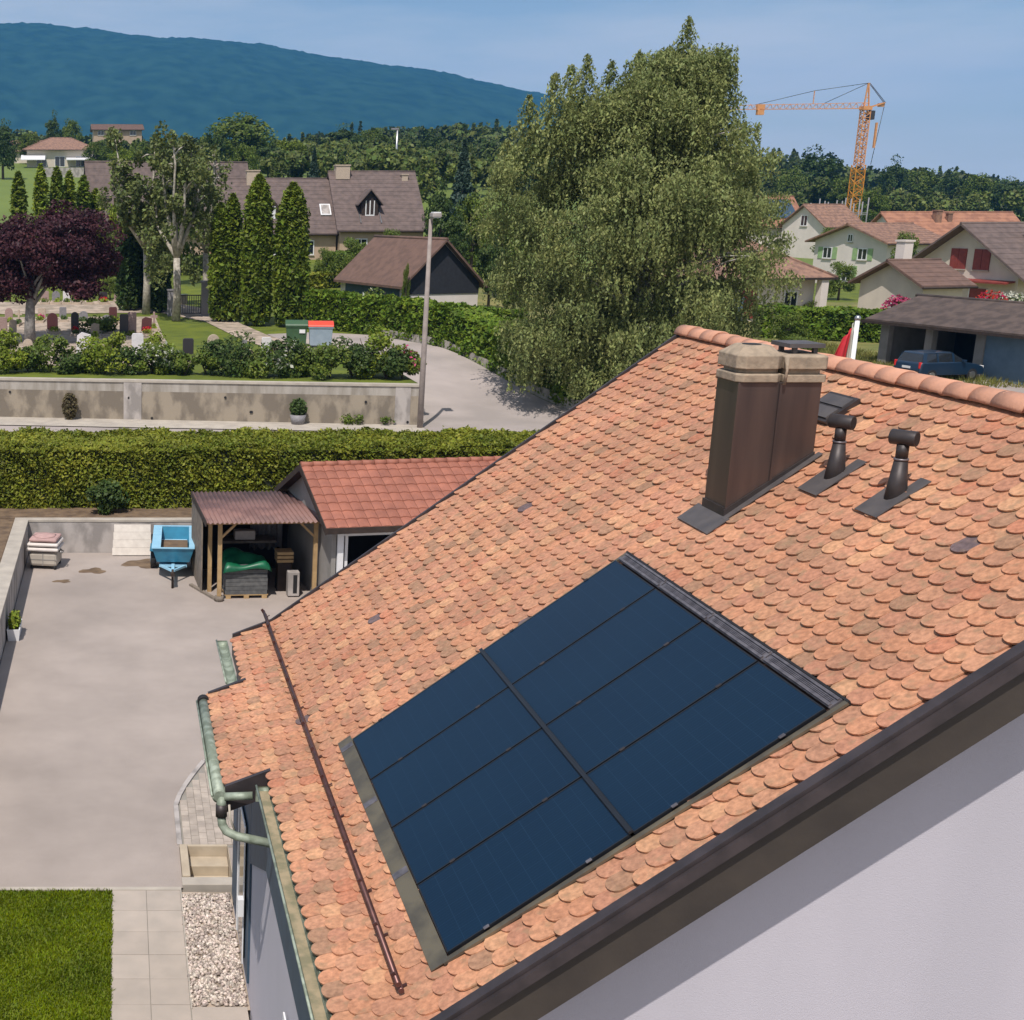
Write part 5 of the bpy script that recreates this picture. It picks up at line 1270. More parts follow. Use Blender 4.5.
part(MB().obox((lw.x - 2.2, lw.y - 1.2, lw.z - .2), (4.2, 2.2, 0.1), (-0.15, 0.3, 0), (0, 0, .75)), 'wall_face', M['stone_beige'], w2)
part(MB().obox((lw.x - 2.25, lw.y - 1.25, lw.z + .56), (4.3, 2.25, 0.1), (-0.2, 0.4, 0), (0, 0, .08)), 'wall_cap', M['conc_cap'], w2)

# bins
def bin_(u, v, wd, body, lidm, label, plate=False):
    p = pix(u, v); t = thing('waste_container', p, label, 'waste container', 'waste containers by the path', rz=R(-6))
    b = MB(); w_ = wd / 2
    A = [(-w_ * .9, -.42, .16), (w_ * .9, -.42, .16), (w_ * .9, .42, .16), (-w_ * .9, .42, .16)]; B_ = [(-w_, -.5, 1.2), (w_, -.5, 1.2), (w_, .5, 1.2), (-w_, .5, 1.2)]
    b.add(A + B_, [(3, 2, 1, 0), (4, 5, 6, 7)] + [(k, (k + 1) % 4, (k + 1) % 4 + 4, k + 4) for k in range(4)])
    b.build('body', M[body], t, bevel=0.02)
    MB().bx(-w_ - .04, w_ + .04, -.53, -.5, 1.12, 1.2).build('rim', M[body], t)
    l_ = MB(); l_.prism([(-w_ - .05, -.56, 1.2), (-w_ - .05, -.5, 1.30), (-w_ - .05, -.1, 1.46), (-w_ - .05, .35, 1.46), (-w_ - .05, .55, 1.3), (-w_ - .05, .55, 1.2)], (2 * w_ + .1, 0, 0))
    l_.build('lid', M[lidm], t, bevel=0.02)
    for (a, c) in ((-.8, -.35), (.8, -.35), (-.8, .35), (.8, .35)):
        MB().tube([(a * w_ - .04, c, .09), (a * w_ + .04, c, .09)], 0.09, 12).build('wheel', M['rubber'], t)
    if plate: MB().bx(w_ * .25, w_ * .8, -.52, -.495, .8, 1.0).build('plate', M['white_paint'], t)
bin_(296, 347, 1.15, 'bin_green', 'bin_green', 'dark green waste container with a small white plate, left of the red lidded one', True)
bin_(320, 348, 1.28, 'bin_grey', 'lid_red', 'pale grey waste container with an orange red lid')

# ================================================================== TREES
def thuja(name, u, Yp, vt, wpx, label, group, m='leaf_thuja', n=5200, size=0.17, forked=False, cat='cypress', pw=0.55):
    p = on(u, Yp); top = at(u, vt, Yp).z; h = top - p.z; r = wpx * (Yp * .974 + 1) / 1300 / 2 * 0.86
    t = thing(name, p, label, cat, group)
    def col(cx_, rr, hh, n_):
        tt = rng.random(n_) ** 0.8; a = rng.uniform(0, 2 * PI, n_)
        prof = np.interp(tt, [0, .08, .3, .6, .8, .93, 1], [.80, .95, 1, .98, .86, .52, .05])
        rad = rr * prof * (1 + 0.10 * np.sin(a * 5 + tt * 9) + 0.07 * np.sin(a * 9 - tt * 23) + rng.normal(0, .09, n_)) * (0.78 + .22 * rng.random(n_) ** .4)
        return np.stack([cx_ + rad * np.cos(a), p.y + rad * np.sin(a), p.z + .15 + tt * hh * 0.985], -1)
    if forked: P = np.concatenate([col(p.x - r * .42, r * .62, h * .93, n // 2), col(p.x + r * .40, r * .64, h, n // 2)])
    else: P = col(p.x, r, h, n)
    V, Fq = leaves_vf(P, size, 2.0, droop=-0.0); npmesh('crown', V, Fq, M[m], t, world=True)
    c = MB(); 
    for cxx, rr in (((p.x - r * .42, r * .46), (p.x + r * .4, r * .46)) if forked else ((p.x, r * .75),)):
        c.tube([(cxx, p.y, p.z), (cxx, p.y, p.z + h * .1), (cxx, p.y, p.z + h * .35), (cxx, p.y, p.z + h * .62), (cxx, p.y, p.z + h * .82), (cxx, p.y, p.z + h * .93)], [.12, rr * .85, rr, rr * .9, rr * .62, .03], 10)
    part(c, 'trunk', M['hedge_core'], t)
    return t
G = 'tall columnar cypresses behind the cemetery'
thuja('cypress', 225, 85.5, 194, 35, 'shortest columnar cypress with a split top, nearest the cemetery gate', G, forked=True, n=7000)
thuja('cypress', 256, 83.5, 175, 33, 'tallest columnar cypress with a single pointed tip', G, n=7000)
thuja('cypress', 289.5, 83.0, 183, 36, 'broad columnar cypress right behind the green waste container', G, n=7500)
G2 = 'small yellow green thujas behind the purple tree'
for i, (u, vt, w_) in enumerate(((20, 172, 17), (42, 165, 17), (58, 167, 16), (70, 172, 15), (84, 176, 17), (96, 190, 18))):
    thuja('thuja', u, 108 + i, vt, w_, ['leftmost', 'second from left', 'third from left', 'fourth from left', 'fifth from left', 'rightmost and lowest'][i] + ' of the small pointed thujas behind the purple tree', G2, 'leaf_bright' if i % 2 else 'leaf_thuja', 1600, 0.24, cat='thuja')
for i, (u, vt, w_, Yp) in enumerate(((128, 232, 26, 92), (146, 238, 26, 93), (160, 246, 22, 91))):
    thuja('yew', u, Yp, vt, w_, ['left', 'middle', 'right'][i] + ' one of the three dark dense yews left of the pale plane trunk', 'dark yews by the plane trees', 'leaf_dark', 3000, 0.2, cat='yew')

def limb(b, p0, p1, r0, r1, sag=0.0, n=4, jit=0.1):
    p0 = Vector(p0); p1 = Vector(p1); L_ = (p1 - p0).length; pts = []
    for k in range(n + 1):
        t = k / n; q = p0.lerp(p1, t) + Vector((0, 0, sag * math.sin(PI * t)))
        if 0 < k < n: q += Vector([random.gauss(0, jit * L_ * .12) for _ in range(3)])
        pts.append(q)
    b.tube(pts, [r0 + (r1 - r0) * k / n for k in range(n + 1)], 7)
# purple tree
p = pix(30, 345); p = Vector((p.x, p.y, 3.0))
t = thing('purple_tree', p, 'round dark purple leaved tree standing among the graves', 'tree')
c0 = Vector((at(52, 250, 74).x, 75.2, 7.6))
P, cc = crown_pts(42000, c0, (4.1, 3.6, 3.1), 130, 0.85, zcut=-0.75)
lowcut = P[:, 2] > 4.6 + 0.25 * np.sin(P[:, 0] * 2)
V, Fq = leaves_vf(P[lowcut], 0.13); npmesh('crown', V, Fq, M['leaf_purple'], t, world=True)
b = MB(); b.tube([p - Vector((0, 0, .1)), p + Vector((0.0, 0, 1.1)), p + Vector((.05, 0, 2.2)), p + Vector((.2, 0, 3.4))], [.36, .30, .26, .2], 12)
for k in range(14): limb(b, p + Vector((.1, 0, 2.0 + random.random() * 1.2)), Vector(cc[random.randrange(len(cc))]), .12, .02, .3)
tr_ = part(b, 'trunk', M['bark_grey'], t)

# plane trees with bare pale limbs
def wispy(u, Yp, vt, label, seed, spread, n=6500, lean=0.0):
    random.seed(seed); p = on(u, Yp); top = at(u, vt, Yp).z; h = top - p.z
    t = thing('plane_tree', p, label, 'tree', 'pale limbed plane trees by the cemetery gate')
    b = MB(); fork = p + Vector((lean, 0, h * .34)); b.tube([p, p.lerp(fork, .5) + Vector((.06, 0, 0)), fork], [.30, .25, .22], 10)
    pts = []; 
    for k in range(9):
        a = 2 * PI * k / 9 + random.uniform(-.3, .3); hh = random.uniform(.58, .97); rr = spread * random.uniform(.35, 1.0) * (1.1 - .4 * hh)
        e_ = p + Vector((math.cos(a) * rr, math.sin(a) * rr, h * hh)); m_ = fork.lerp(e_, .5) + Vector((math.cos(a) * rr * .2, math.sin(a) * rr * .2, -.2))
        b.tube([fork, fork.lerp(m_, .5), m_, m_.lerp(e_, .6) + Vector((random.uniform(-.2, .2), 0, 0)), e_], [.17, .13, .10, .07, .025], 7)
        for j in range(4):
            q = m_.lerp(e_, random.uniform(.1, .95)); e2 = q + Vector((random.uniform(-1.1, 1.1), random.uniform(-1, 1), random.uniform(-.4, 1.0)))
            b.tube([q, q.lerp(e2, .5) + Vector((0, 0, .15)), e2], [.07, .05, .02], 6); pts.append((e2, random.uniform(.35, .75)))
        pts.append((e_, random.uniform(.4, .8))); pts.append((m_, .55))
        for j in range(2): pts.append((p + Vector((math.cos(a) * spread * random.uniform(.3, .95), math.sin(a) * spread * .7, h * random.uniform(.25, .7))), random.uniform(.45, .8)))
    part(b, 'trunk', M['bark_pale'], t)
    C = np.concatenate([shell_pts(int(n / len(pts)), tuple(c_), (r_ * .85, r_ * .85, r_ * 1.25), 0.2) for c_, r_ in pts])
    V, Fq = leaves_vf(C, 0.17, droop=.4); npmesh('crown', V, Fq, M['leaf_wisp'], t, world=True)
    return t
wispy(176, 86, 132, 'tall plane tree with bare pale forked limbs, right of the pair near the gate', 3, 3.2, 7500)
wispy(146, 90, 122, 'fuller plane tree left of the bare limbed one by the gate', 5, 2.9, 10000)
wispy(205, 93, 142, 'slim bare plane tree just left of the split topped cypress', 8, 1.7, 2600)

# weeping birch
def birch():
    bx_, by_ = 23.9, 60.0; z0 = tz(bx_, by_)
    t = thing('birch', (bx_, by_, z0), 'huge weeping birch with drooping foliage towering behind the orange roof', 'tree')
    # leaders (u, v top)
    leaders = [(640, 52), (689, 18), (588, 55), (556, 74), (722, 100), (612, 62), (668, 50), (706, 66), (752, 160), (530, 96), (572, 66), (508, 140)]
    prof_z = np.array([1.6, 3, 5, 7, 9, 11, 13, 14.5, 16, 17.5, 18.5]); 
    ctr_u = np.array([622, 622, 625, 630, 636, 638, 636, 636, 648, 672, 688]); hw_u = np.array([75, 95, 116, 128, 132, 126, 110, 84, 50, 24, 8])
    px = (by_ * .974 + 1) / 1300
    CL = []
    random.seed(21)
    def X(u): return (u - CX) * px
    for i in range(470):
        z = random.uniform(2.6, 17.2); w_ = float(np.interp(z, prof_z, hw_u)) * px; cxx = X(float(np.interp(z, prof_z, ctr_u)))
        a = random.uniform(0, 2 * PI); rr = random.uniform(.5, .97) if random.random() < .72 else random.uniform(.05, .5)
        CL.append((cxx + math.cos(a) * w_ * rr, by_ + math.sin(a) * w_ * .85 * rr, z, random.uniform(.55, 1.05)))
    pts = []
    for (x, y, z, r_) in CL:
        # drooping plume: cap then hanging strands
        n1 = int(80 * r_); pts.append(shell_pts(n1, (x, y, z), (r_, r_, r_ * .55), .3))
        ns = int(42 * r_)
        for s_ in range(ns):
            a = random.uniform(0, 2 * PI); rr = r_ * math.sqrt(random.random()); ln = random.uniform(.7, 2.4) * r_; k = 16
            tt = np.linspace(0, 1, k)
            q = np.stack([x + math.cos(a) * rr * (1 + .15 * tt), y + math.sin(a) * rr * (1 + .15 * tt), z + .1 - ln * tt], -1) + rng.normal(0, .045, (k, 3))
            pts.append(q[q[:, 2] > z0 + .4])
    for (u, v) in leaders:
        tp_ = at(u, v, by_ + random.uniform(-1.5, 1.5)); 
        for k in range(46):
            f = (k / 46); zz = tp_.z - f * 3.6; w_ = 0.12 + 1.75 * f ** .9 * (0.75 + 0.5 * random.random()); sgn = random.uniform(0, 6.28)
            for s_ in range(3):
                a = sgn + s_ * 2.1 + random.uniform(-.3, .3); m_ = int(6 + 13 * w_); tt = np.linspace(0.1, 1, m_)
                q = np.stack([tp_.x + math.cos(a) * w_ * tt, tp_.y + math.sin(a) * w_ * tt, zz + .25 * tt * w_ - .8 * tt ** 2 * w_], -1) + rng.normal(0, .035, (m_, 3)); pts.append(q)
    # side sprays breaking the outline
    for (u, v, ln) in ((766, 158, 1.2), (780, 240, 1.0), (760, 262, 1.5), (776, 200, 1.0), (505, 170, 1.0), (497, 225, 1.1), (500, 280, 1.2), (738, 310, 1.2), (510, 330, 1.4), (786, 280, 1.1), (742, 146, 1.0), (522, 200, .9)):
        c_ = at(u, v, by_ + random.uniform(-2, 1))
        pts.append(shell_pts(260, (c_.x, c_.y, c_.z), (.8, .8, .45), .2))
        for s_ in range(16):
            a = random.uniform(0, 6.28); rr = random.uniform(0, .75); k = 16; tt = np.linspace(0, 1, k)
            pts.append(np.stack([c_.x + math.cos(a) * rr + 0 * tt, c_.y + math.sin(a) * rr + 0 * tt, c_.z - ln * tt * random.uniform(.6, 1.1)], -1) + rng.normal(0, .05, (k, 3)))
    P = np.concatenate(pts); V, Fq = leaves_vf(P, 0.080, 2.1, droop=.6)
    npmesh('crown', V, Fq, M['leaf_birch'], t, world=True)
    b = MB(); base = Vector((bx_, by_, z0 - .1))
    b.tube([base, base + Vector((0.1, 0, 3)), base + Vector((0, .1, 7)), base + Vector((.3, 0, 11)), Vector((X(680), by_, 16.5))], [.42, .34, .27, .17, .04], 12)
    for k in range(46):
        c_ = random.choice(CL); zz = max(z0 + 2, c_[2] - random.uniform(1.2, 3)); limb(b, (bx_ + .1, by_, min(zz, 13)), (c_[0], c_[1], c_[2]), .10, .015, .5, 5)
    part(b, 'trunk', M['birch_bark'], t)
birch()

# --- far tree prototypes (own crown and trunk), then copies
def proto(kind):
    t = bpy.data.objects.new('tree', None); COL.objects.link(t)
    if kind == 'spruce':
        n = 3600; tt = rng.random(n) ** 1.4; a = rng.uniform(0, 2 * PI, n)
        rad = 0.24 * (1 - tt) * (0.75 + .35 * np.abs(np.sin(tt * 34))) * (.55 + .45 * rng.random(n) ** .5) + .006
        P = np.stack([rad * np.cos(a), rad * np.sin(a), .06 + tt * .94], -1)
        V, Fq = leaves_vf(P, .030, 1.6); npmesh('crown', V, Fq, M['leaf_spruce'], t)
        MB().tube([(0, 0, -.02), (0, 0, .5), (0, 0, .95)], [.022, .014, .004], 7).build('trunk', M['bark'], t)
    else:
        cfg = {'round': ((.36, .36, .43), .54, 60, .12, 'leaf_mid'), 'dark': ((.33, .33, .44), .53, 60, .11, 'leaf_dark'), 'bush': ((.46, .46, .46), .5, 40, .15, 'leaf_mid'), 'light': ((.34, .34, .42), .55, 50, .13, 'leaf_bright')}[kind]
        P, cc = crown_pts(6500, (0, 0, cfg[1]), cfg[0], cfg[2], cfg[3], zcut=-.8)
        V, Fq = leaves_vf(P, .028, 1.4); npmesh('crown', V, Fq, M[cfg[4]], t)
        c = MB(); c.tube([(0, 0, -.03), (0, 0, .3), (0, 0, .5)], [.035, .028, .02], 8)
        for k in range(7): limb(c, (0, 0, .25 + k * .03), tuple(cc[k * 3] * np.array([.8, .8, 1])), .015, .003, 0, 3)
        c.build('trunk', M['bark'], t)
    return t
PRO = {k: proto(k) for k in ('round', 'dark', 'spruce', 'bush', 'light')}
used = set()
NAMES = {'round': 'tree', 'dark': 'tree', 'spruce': 'spruce', 'bush': 'bush', 'light': 'tree'}
def far_tree(kind, u, vt, Yp, wpx, label, group, hmin=2.0):
    p = on(u, Yp); h = max(hmin, at(u, vt, Yp).z - p.z); w_ = wpx * Yp * .98 / 1300
    base_w = {'round': .86, 'dark': .80, 'spruce': .48, 'bush': 1.1, 'light': .8}[kind]
    if kind in used: o = copy_tree(PRO[kind])
    else: o = PRO[kind]; used.add(kind)
    o.name = NAMES[kind]
    o.location = p; o.scale = (w_ / base_w, w_ / base_w, h * 1.02); o.rotation_euler.z = random.uniform(0, 6.28)
    tag(o, label, 'bush' if kind == 'bush' else ('spruce' if kind == 'spruce' else 'tree'), group)
    return o
GF = 'trees beyond the houses'
FT = [
 ('dark', 53, 112, 312, 19, 'tall narrow dark tree right behind the terracotta roofed villa'),
 ('round', 71, 118, 315, 26, 'round green tree beside the tall narrow dark one above the villa'),
 ('dark', 3, 121, 250, 34, 'dark tree at the left edge of the green field'),
 ('round', 30, 132, 300, 30, 'green tree behind the left end of the villa'),
 ('round', 98, 140, 262, 34, 'green tree in front of the long chalet'),
 ('light', 122, 146, 240, 30, 'light green tree right of the villa below the chalet'),
 ('dark', 112, 132, 300, 20, 'small dark tree at the foot of the long chalet'),
 ('round', 140, 140, 250, 30, 'green tree between the villa and the big round one'),
 ('round', 160, 148, 235, 30, 'green tree behind the top of the fuller plane tree'),
 ('round', 237, 112, 250, 78, 'biggest round tree with a wide domed crown in front of the mountain'),
 ('dark', 212, 128, 235, 34, 'dark tree at the left foot of the biggest round tree'),
 ('round', 245, 142, 200, 34, 'small round tree behind the beige chimney of the row house'),
 ('dark', 268, 140, 240, 34, 'dark tree at the right foot of the biggest round tree'),
 ('light', 290, 138, 260, 36, 'olive green tree between the two row house chimneys'),
 ('spruce', 312, 150, 160, 26, 'dark bluish spruce left of the right row house chimney'),
 ('dark', 340, 125, 300, 44, 'dark tree rising behind the right row house chimney'),
 ('round', 372, 128, 320, 40, 'green tree behind the middle of the long brown roof'),
 ('dark', 405, 134, 310, 36, 'dark tree behind the thin mast above the brown roof'),
 ('dark', 432, 132, 300, 34, 'dark tree behind the right end of the long brown roof'),
 ('spruce', 458, 143, 128, 42, 'tall blue green spruce right of the long brown roof'),
 ('dark', 438, 182, 118, 34, 'dark leafy tree touching the right end of the brown roof'),
 ('round', 470, 192, 110, 46, 'green leafy tree below the blue green spruce'),
 ('dark', 452, 205, 104, 34, 'dark bushy tree just behind the street lamp head'),
 ('round', 498, 205, 100, 50, 'leafy green tree hugging the left side of the birch'),
 ('dark', 488, 232, 92, 36, 'dark tree behind the right end of the barn'),
 ('round', 512, 246, 84, 40, 'low green tree between the barn and the birch'),
 ('dark', 812, 148, 300, 56, 'broad dark tree with a domed top right of the birch'),
 ('round', 786, 165, 290, 34, 'green tree half hidden by the right side of the birch'),
 ('round', 838, 176, 280, 34, 'green tree left of the crane mast'),
 ('dark', 890, 157, 330, 32, 'dark domed tree right of the crane mast'),
 ('round', 870, 188, 240, 34, 'bright bushy tree at the right foot of the crane'),
 ('round', 918, 168, 340, 44, 'wide green tree second right of the crane'),
 ('dark', 948, 170, 330, 34, 'dark tree above the orange solar roof'),
 ('round', 975, 172, 320, 40, 'green tree above the gable of the red shuttered house'),
 ('dark', 1003, 178, 300, 36, 'dark tree behind the chimney of the red shuttered house'),
 ('round', 1030, 182, 310, 36, 'green tree at the right edge beyond the houses'),
 ('bush', 812, 300, 96, 30, 'bush at the corner of the pyramid roofed house'),
 ('bush', 785, 312, 78, 46, 'wide green bush at the foot of the birch in front of the pyramid roofed house'),
 ('bush', 830, 228, 150, 40, 'large bush below the distant white gable'),
 ('bush', 900, 232, 118, 34, 'green bush right of the green shuttered house'),
 ('bush', 838, 262, 112, 38, 'green bush left of the low bungalow'),
 ('bush', 798, 336, 70, 44, 'broad bush between the birch and the flag pole'),
 ('bush', 352, 238, 108, 40, 'low green bush mound in front of the long brown roofed house'),
 ('bush', 390, 229, 112, 30, 'yellow green bush behind the barn ridge'),
 ('bush', 325, 248, 106, 26, 'dark low bush right of the broad cypress'),
 ('bush', 404, 264, 84.2, 10, 'small pointed green bush at the barn gable corner'),
 ('bush', 110, 276, 98, 26, 'small green bush between the purple tree and the yews'),
 ('round', 178, 196, 108, 36, 'green tree behind the pale plane trunks'),
 ('light', 120, 190, 106, 28, 'light green tree behind the left plane tree'),
]
for a in FT: far_tree(*a, GF if a[0] != 'bush' else 'bushes between the houses', hmin=1.0)
for k in PRO:
    if k not in used:
        for c in list(PRO[k].children): bpy.data.objects.remove(c)
        bpy.data.objects.remove(PRO[k])

# --- far wood as one mass
def wood():
    C = []
    S = []
    def row(u0, u1, Y0, Y1, n, vfun, near=False):
        NL = 620 if near else 300; LS = 0.5 if near else 1.0
        for i in range(n):
            u = rng.uniform(u0, u1); Yp = rng.uniform(Y0, Y1); p = on(u, Yp)
            top = at(u, vfun(u), Yp).z + rng.normal(0, 1.2); h = np.clip(top - p.z, 6, 26) * rng.uniform(.75, 1.0); w_ = h * rng.uniform(.28, .42)
            if rng.random() < .3:
                tt = rng.random(240) ** 1.2; a = rng.uniform(0, 2 * PI, 240); rad = w_ * .6 * (1 - tt) * (.6 + .4 * rng.random(240))
                C.append(np.stack([p.x + rad * np.cos(a), p.y + rad * np.sin(a), p.z + tt * h], -1)); S.append(np.full(240, .9 * LS))
            else:
                nc = 9; d = unit(nc); d[:, 2] = np.abs(d[:, 2]) * .9 - .2; cc = np.array([p.x, p.y, p.z + h * .58]) + d * np.array([w_ * .7, w_ * .7, h * .33])
                k = rng.integers(0, nc, NL); q = unit(NL) * rng.uniform(.5, 1, (NL, 1)) * w_ * .45
                C.append(cc[k] + q); S.append(np.full(NL, LS))
    row(255, 540, 400, 620, 300, lambda u: np.interp(u, [255, 300, 360, 430, 520], [146, 138, 129, 126, 122]))
    row(-60, 260, 380, 560, 170, lambda u: np.interp(u, [-60, 0, 60, 130, 260], [128, 128, 134, 134, 142]))
    row(540, 1080, 430, 700, 430, lambda u: np.interp(u, [540, 700, 800, 860, 950, 1024, 1080], [130, 140, 152, 166, 168, 180, 184]))
    row(262, 545, 195, 400, 330, lambda u: np.interp(u, [255, 300, 400, 520], [158, 152, 148, 146]), True)
    row(96, 262, 300, 400, 90, lambda u: 150, True)
    row(545, 1060, 275, 430, 420, lambda u: np.interp(u, [540, 760, 860, 1024], [165, 172, 184, 194]), True)
    P = np.concatenate(C); s = np.concatenate(S)[:, None]
    V, Fq = leaves_vf(P, 1.3 * s, 1.3)
    o = npmesh('wood', V, Fq, M['wood_mass']); tag(o, 'dark wooded belt stretching behind the village at the foot of the mountain', 'wood', kind='stuff')
wood()

# ================================================================== BACKGROUND HEDGES, BARN, HOUSES
hedge('hedge', 'tall bright green hedge curving along the side road behind the bins', [(23.2, 57.5), (21.8, 60.5), (20.3, 66), (18.8, 72), (16.5, 78.5), (13.5, 82), (11.8, 82.5)], 1.7, lambda x, y: tz(x, y) if y > 57.6 else 1.25, 2.2, 26000, 'leaf_hedge2', 0.17)
kw = thing('kerb_wall', (20, 64, 1.5), 'low grey kerb wall at the foot of the tall side road hedge', 'wall')
kb = MB(); kp = [(22.4, 57.2), (21.0, 60.5), (19.5, 66), (18.0, 72), (15.8, 78)]
for a, c in zip(kp[:-1], kp[1:]):
    za, zc = tz(*a), tz(*c); kb.bar((a[0], a[1], za + .1), (c[0], c[1], zc + .1), .2, .75)
part(kb, 'wall_face', M['concrete'], kw)
hedge('hedge', 'clipped green hedge directly in front of the barn gable', [(16.8, 83.6), (25.5, 81.8)], 1.6, lambda x, y: tz(x, y), 1.3, 8000, 'leaf_hedge2', 0.17)
hedge('hedge', 'green hedge in front of the pink flowered bungalow on the right', [(41.5, 85.5), (49.5, 81.8)], 1.8, lambda x, y: tz(x, y), 1.9, 9000, 'leaf_hedge2', 0.19)
hedge('hedge', 'low yellow green hedge across the lawn left of the barn', [(11.5, 104), (21, 108)], 1.4, lambda x, y: tz(x, y), 1.2, 4500, 'leaf_hedge', 0.2)
hedge('hedge', 'far low hedge under the eaves of the long brown roofed house', [(19, 122), (36, 124)], 1.6, lambda x, y: tz(x, y), 1.4, 4500, 'leaf_hedge2', 0.22)
hedge('hedge', 'garden hedge running left below the distant field', [(-12, 118), (12, 116)], 2.0, lambda x, y: tz(x, y), 1.6, 6000, 'leaf_mid', 0.22)

# barn: ridge along local x pointing away; gable faces camera
bz = tz(20.5, 87)
rzb = math.atan2(8.4, -2.7)
# local x -> away direction; front-left corner chosen so local y runs to the image left
barn = gable_house('barn', 'brown roofed barn with a black boarded gable over a white base behind the hedges', 'barn', (23.7, 86.6, bz), rzb, 8.6, 5.6, 2.45, 5.1, 'wall_white', 'roof_brown2', oe=0.35, og=0.45,
   items=[('l', 0, 0.02, 2.0, 5.56, 0.02, 'panel', 'navy_wood')])
gp = MB().prism([(-.05, 0.0, 1.75), (-.05, 5.6, 1.75), (-.05, 5.6, 2.42), (-.05, 2.8, 5.0), (-.05, 0, 2.42)], (.045, 0, 0)); gp.build('gable_boarding', M['navy_wood'], barn)
MB().bx(.4, 7.8, 5.602, 5.65, .2, 2.1).build('side_boarding', M['slate_blue'], barn)

# long brown roofed row house: two roofs
def at_h(u, v, Yp): return at(u, v, Yp)
e0 = at(341, 233, 129); e1 = at(431, 233, 129)
gz = 5.4
gable_house('row_house', 'right part of the long brown roofed house with a pointed dormer and beige chimney', 'house', (e0.x, 129.6, gz), 0, e1.x - e0.x - .6, 13.2, e0.z - gz + .5, 13.95 - gz, 'wall_beige', 'roof_brown', oe=0.5, og=0.35, chimneys=((1.0, 6.2, 1.4, 1.0, 'stone_beige'), (e1.x - e0.x - 1.5, 5.7, .6, .5, 'stone_beige')),
   items=(('f', 0, 1.5, .6, 1.2, 1.6, 'win'), ('f', 0, 4.5, .6, 1.2, 1.6, 'win'), ('f', 0, 7.5, .6, 1.2, 1.6, 'win')), group='row houses')
rh = [o for o in COL.objects if o.name.startswith('row_house')][-1]
# dormer
sl = (13.95 - gz - (e0.z - gz + .5)) / 6.6
dx, dy = 3.05, 1.2; dz = (e0.z - gz + .5) + dy * sl
dm = MB().prism([(dx - .8, dy, dz), (dx + .8, dy, dz), (dx + .8, dy, dz + 1.5), (dx, dy, dz + 2.5), (dx - .8, dy, dz + 1.5)], (0, 2.6, 0)).build('dormer', M['wood_dark'], rh)
d_ = MB()
for s_ in (-1, 1):
    d_.prism([(dx, dy - .4, dz + 2.75), (dx + s_ * 1.25, dy - .4, dz + 1.25), (dx + s_ * 1.25, dy - .4, dz + 1.13), (dx, dy - .4, dz + 2.6)], (0, 3.3, 0))
d_.build('dormer_roof', M['roof_brown'], dm)
wf = MB(); wf.bx(dx - .45, dx - .36, dy - .06, dy - .001, dz + .15, dz + 1.6); wf.bx(dx + .36, dx + .45, dy - .06, dy - .001, dz + .15, dz + 1.6); wf.bx(dx - .05, dx + .05, dy - .06, dy - .001, dz + .15, dz + 1.6); wf.bx(dx - .36, dx - .051, dy - .06, dy - .001, dz + .15, dz + .26); wf.bx(dx + .051, dx + .36, dy - .06, dy - .001, dz + .15, dz + .26)
wf.build('dormer_window', M['white_paint'], dm)
for s_ in (-1, 1): MB().bar((dx + s_ * 1.0, dy - 1.0, dz - .75 + .25), (dx + s_ * 1.0, dy + .9, dz + .9), .10, .06).build('flashing', M['steel'], dm)
f0 = at(180, 233, 131); f1 = at(341, 233, 130.2)
gable_house('row_house', 'left lower part of the long brown roofed house with a roof window', 'house', (f0.x, 130.6, gz), 0, f1.x - f0.x - .4, 12.6, 2.9, at(250, 180, 136).z - gz, 'wall_beige', 'roof_brown', oe=0.5, og=0.3, chimneys=((7.6, 6.0, 1.3, 1.1, 'stone_beige'),),
   items=(('f', 0, 9, .6, 1.2, 1.4, 'win'), ('f', 0, 12, .6, 1.2, 1.4, 'win'), ('f', 0, 3, .6, 2.0, 1.4, 'closed', 'shutter_red')), group='row houses')
rh2 = [o for o in COL.objects if o.name.startswith('row_house') and 'left lower' in o.get('label', '')][-1]
hw2 = 2.9; hr2 = at(250, 180, 136).z - gz; sl2 = (hr2 - hw2) / 6.3
def skylight(root, x, y, w_, l_, hw, sl, m='conc_light', name='roof_window'):
    n_ = Vector((0, -sl, 1)).normalized(); d = Vector((0, 1, sl)).normalized(); o = Vector((x, y, hw + y * sl + .16)) + n_ * .05
    s_ = MB().obox(o, (w_, 0, 0), d * l_, n_ * .12).build(name, M['white_paint'], root)
    MB().obox(o + n_ * .121 + Vector((.12, 0, 0)) + d * .15, (w_ - .24, 0, 0), d * (l_ - .3), n_ * .01).build('pane', M[m], s_)
skylight(rh2, 14.0, 1.6, 1.05, 1.7, hw2, sl2)
dmb = MB().prism([(9.0 - .8, 1.2, hw2 + 1.2 * sl2), (9.8, 1.2, hw2 + 1.2 * sl2), (9.8, 1.2, hw2 + 1.2 * sl2 + 1.4), (9.0, 1.2, hw2 + 1.2 * sl2 + 2.3), (8.2, 1.2, hw2 + 1.2 * sl2 + 1.4)], (0, 2.4, 0)).build('dormer', M['wood_dark'], rh2)
MB().bx(8.55, 9.45, 1.12, 1.199, hw2 + 1.2 * sl2 + .2, hw2 + 1.2 * sl2 + 1.4).build('dormer_window', M['white_paint'], dmb)
q = at(94, 195, 150)
gable_house('gabled_house', 'brown roofed house with a dark gable end behind the small thujas', 'house', (q.x + .3, 146, 6.2), R(8), 17, 8, 3.0, at(90, 163, 150).z - 6.2, 'wall_beige', 'roof_brown', items=[('l', 0, .05, 2.0, 7.9, .02, 'panel', 'navy_wood'), ('l', 0, 3, 3.0, 2, 1.6, 'panel', 'navy_wood')], og=.8)
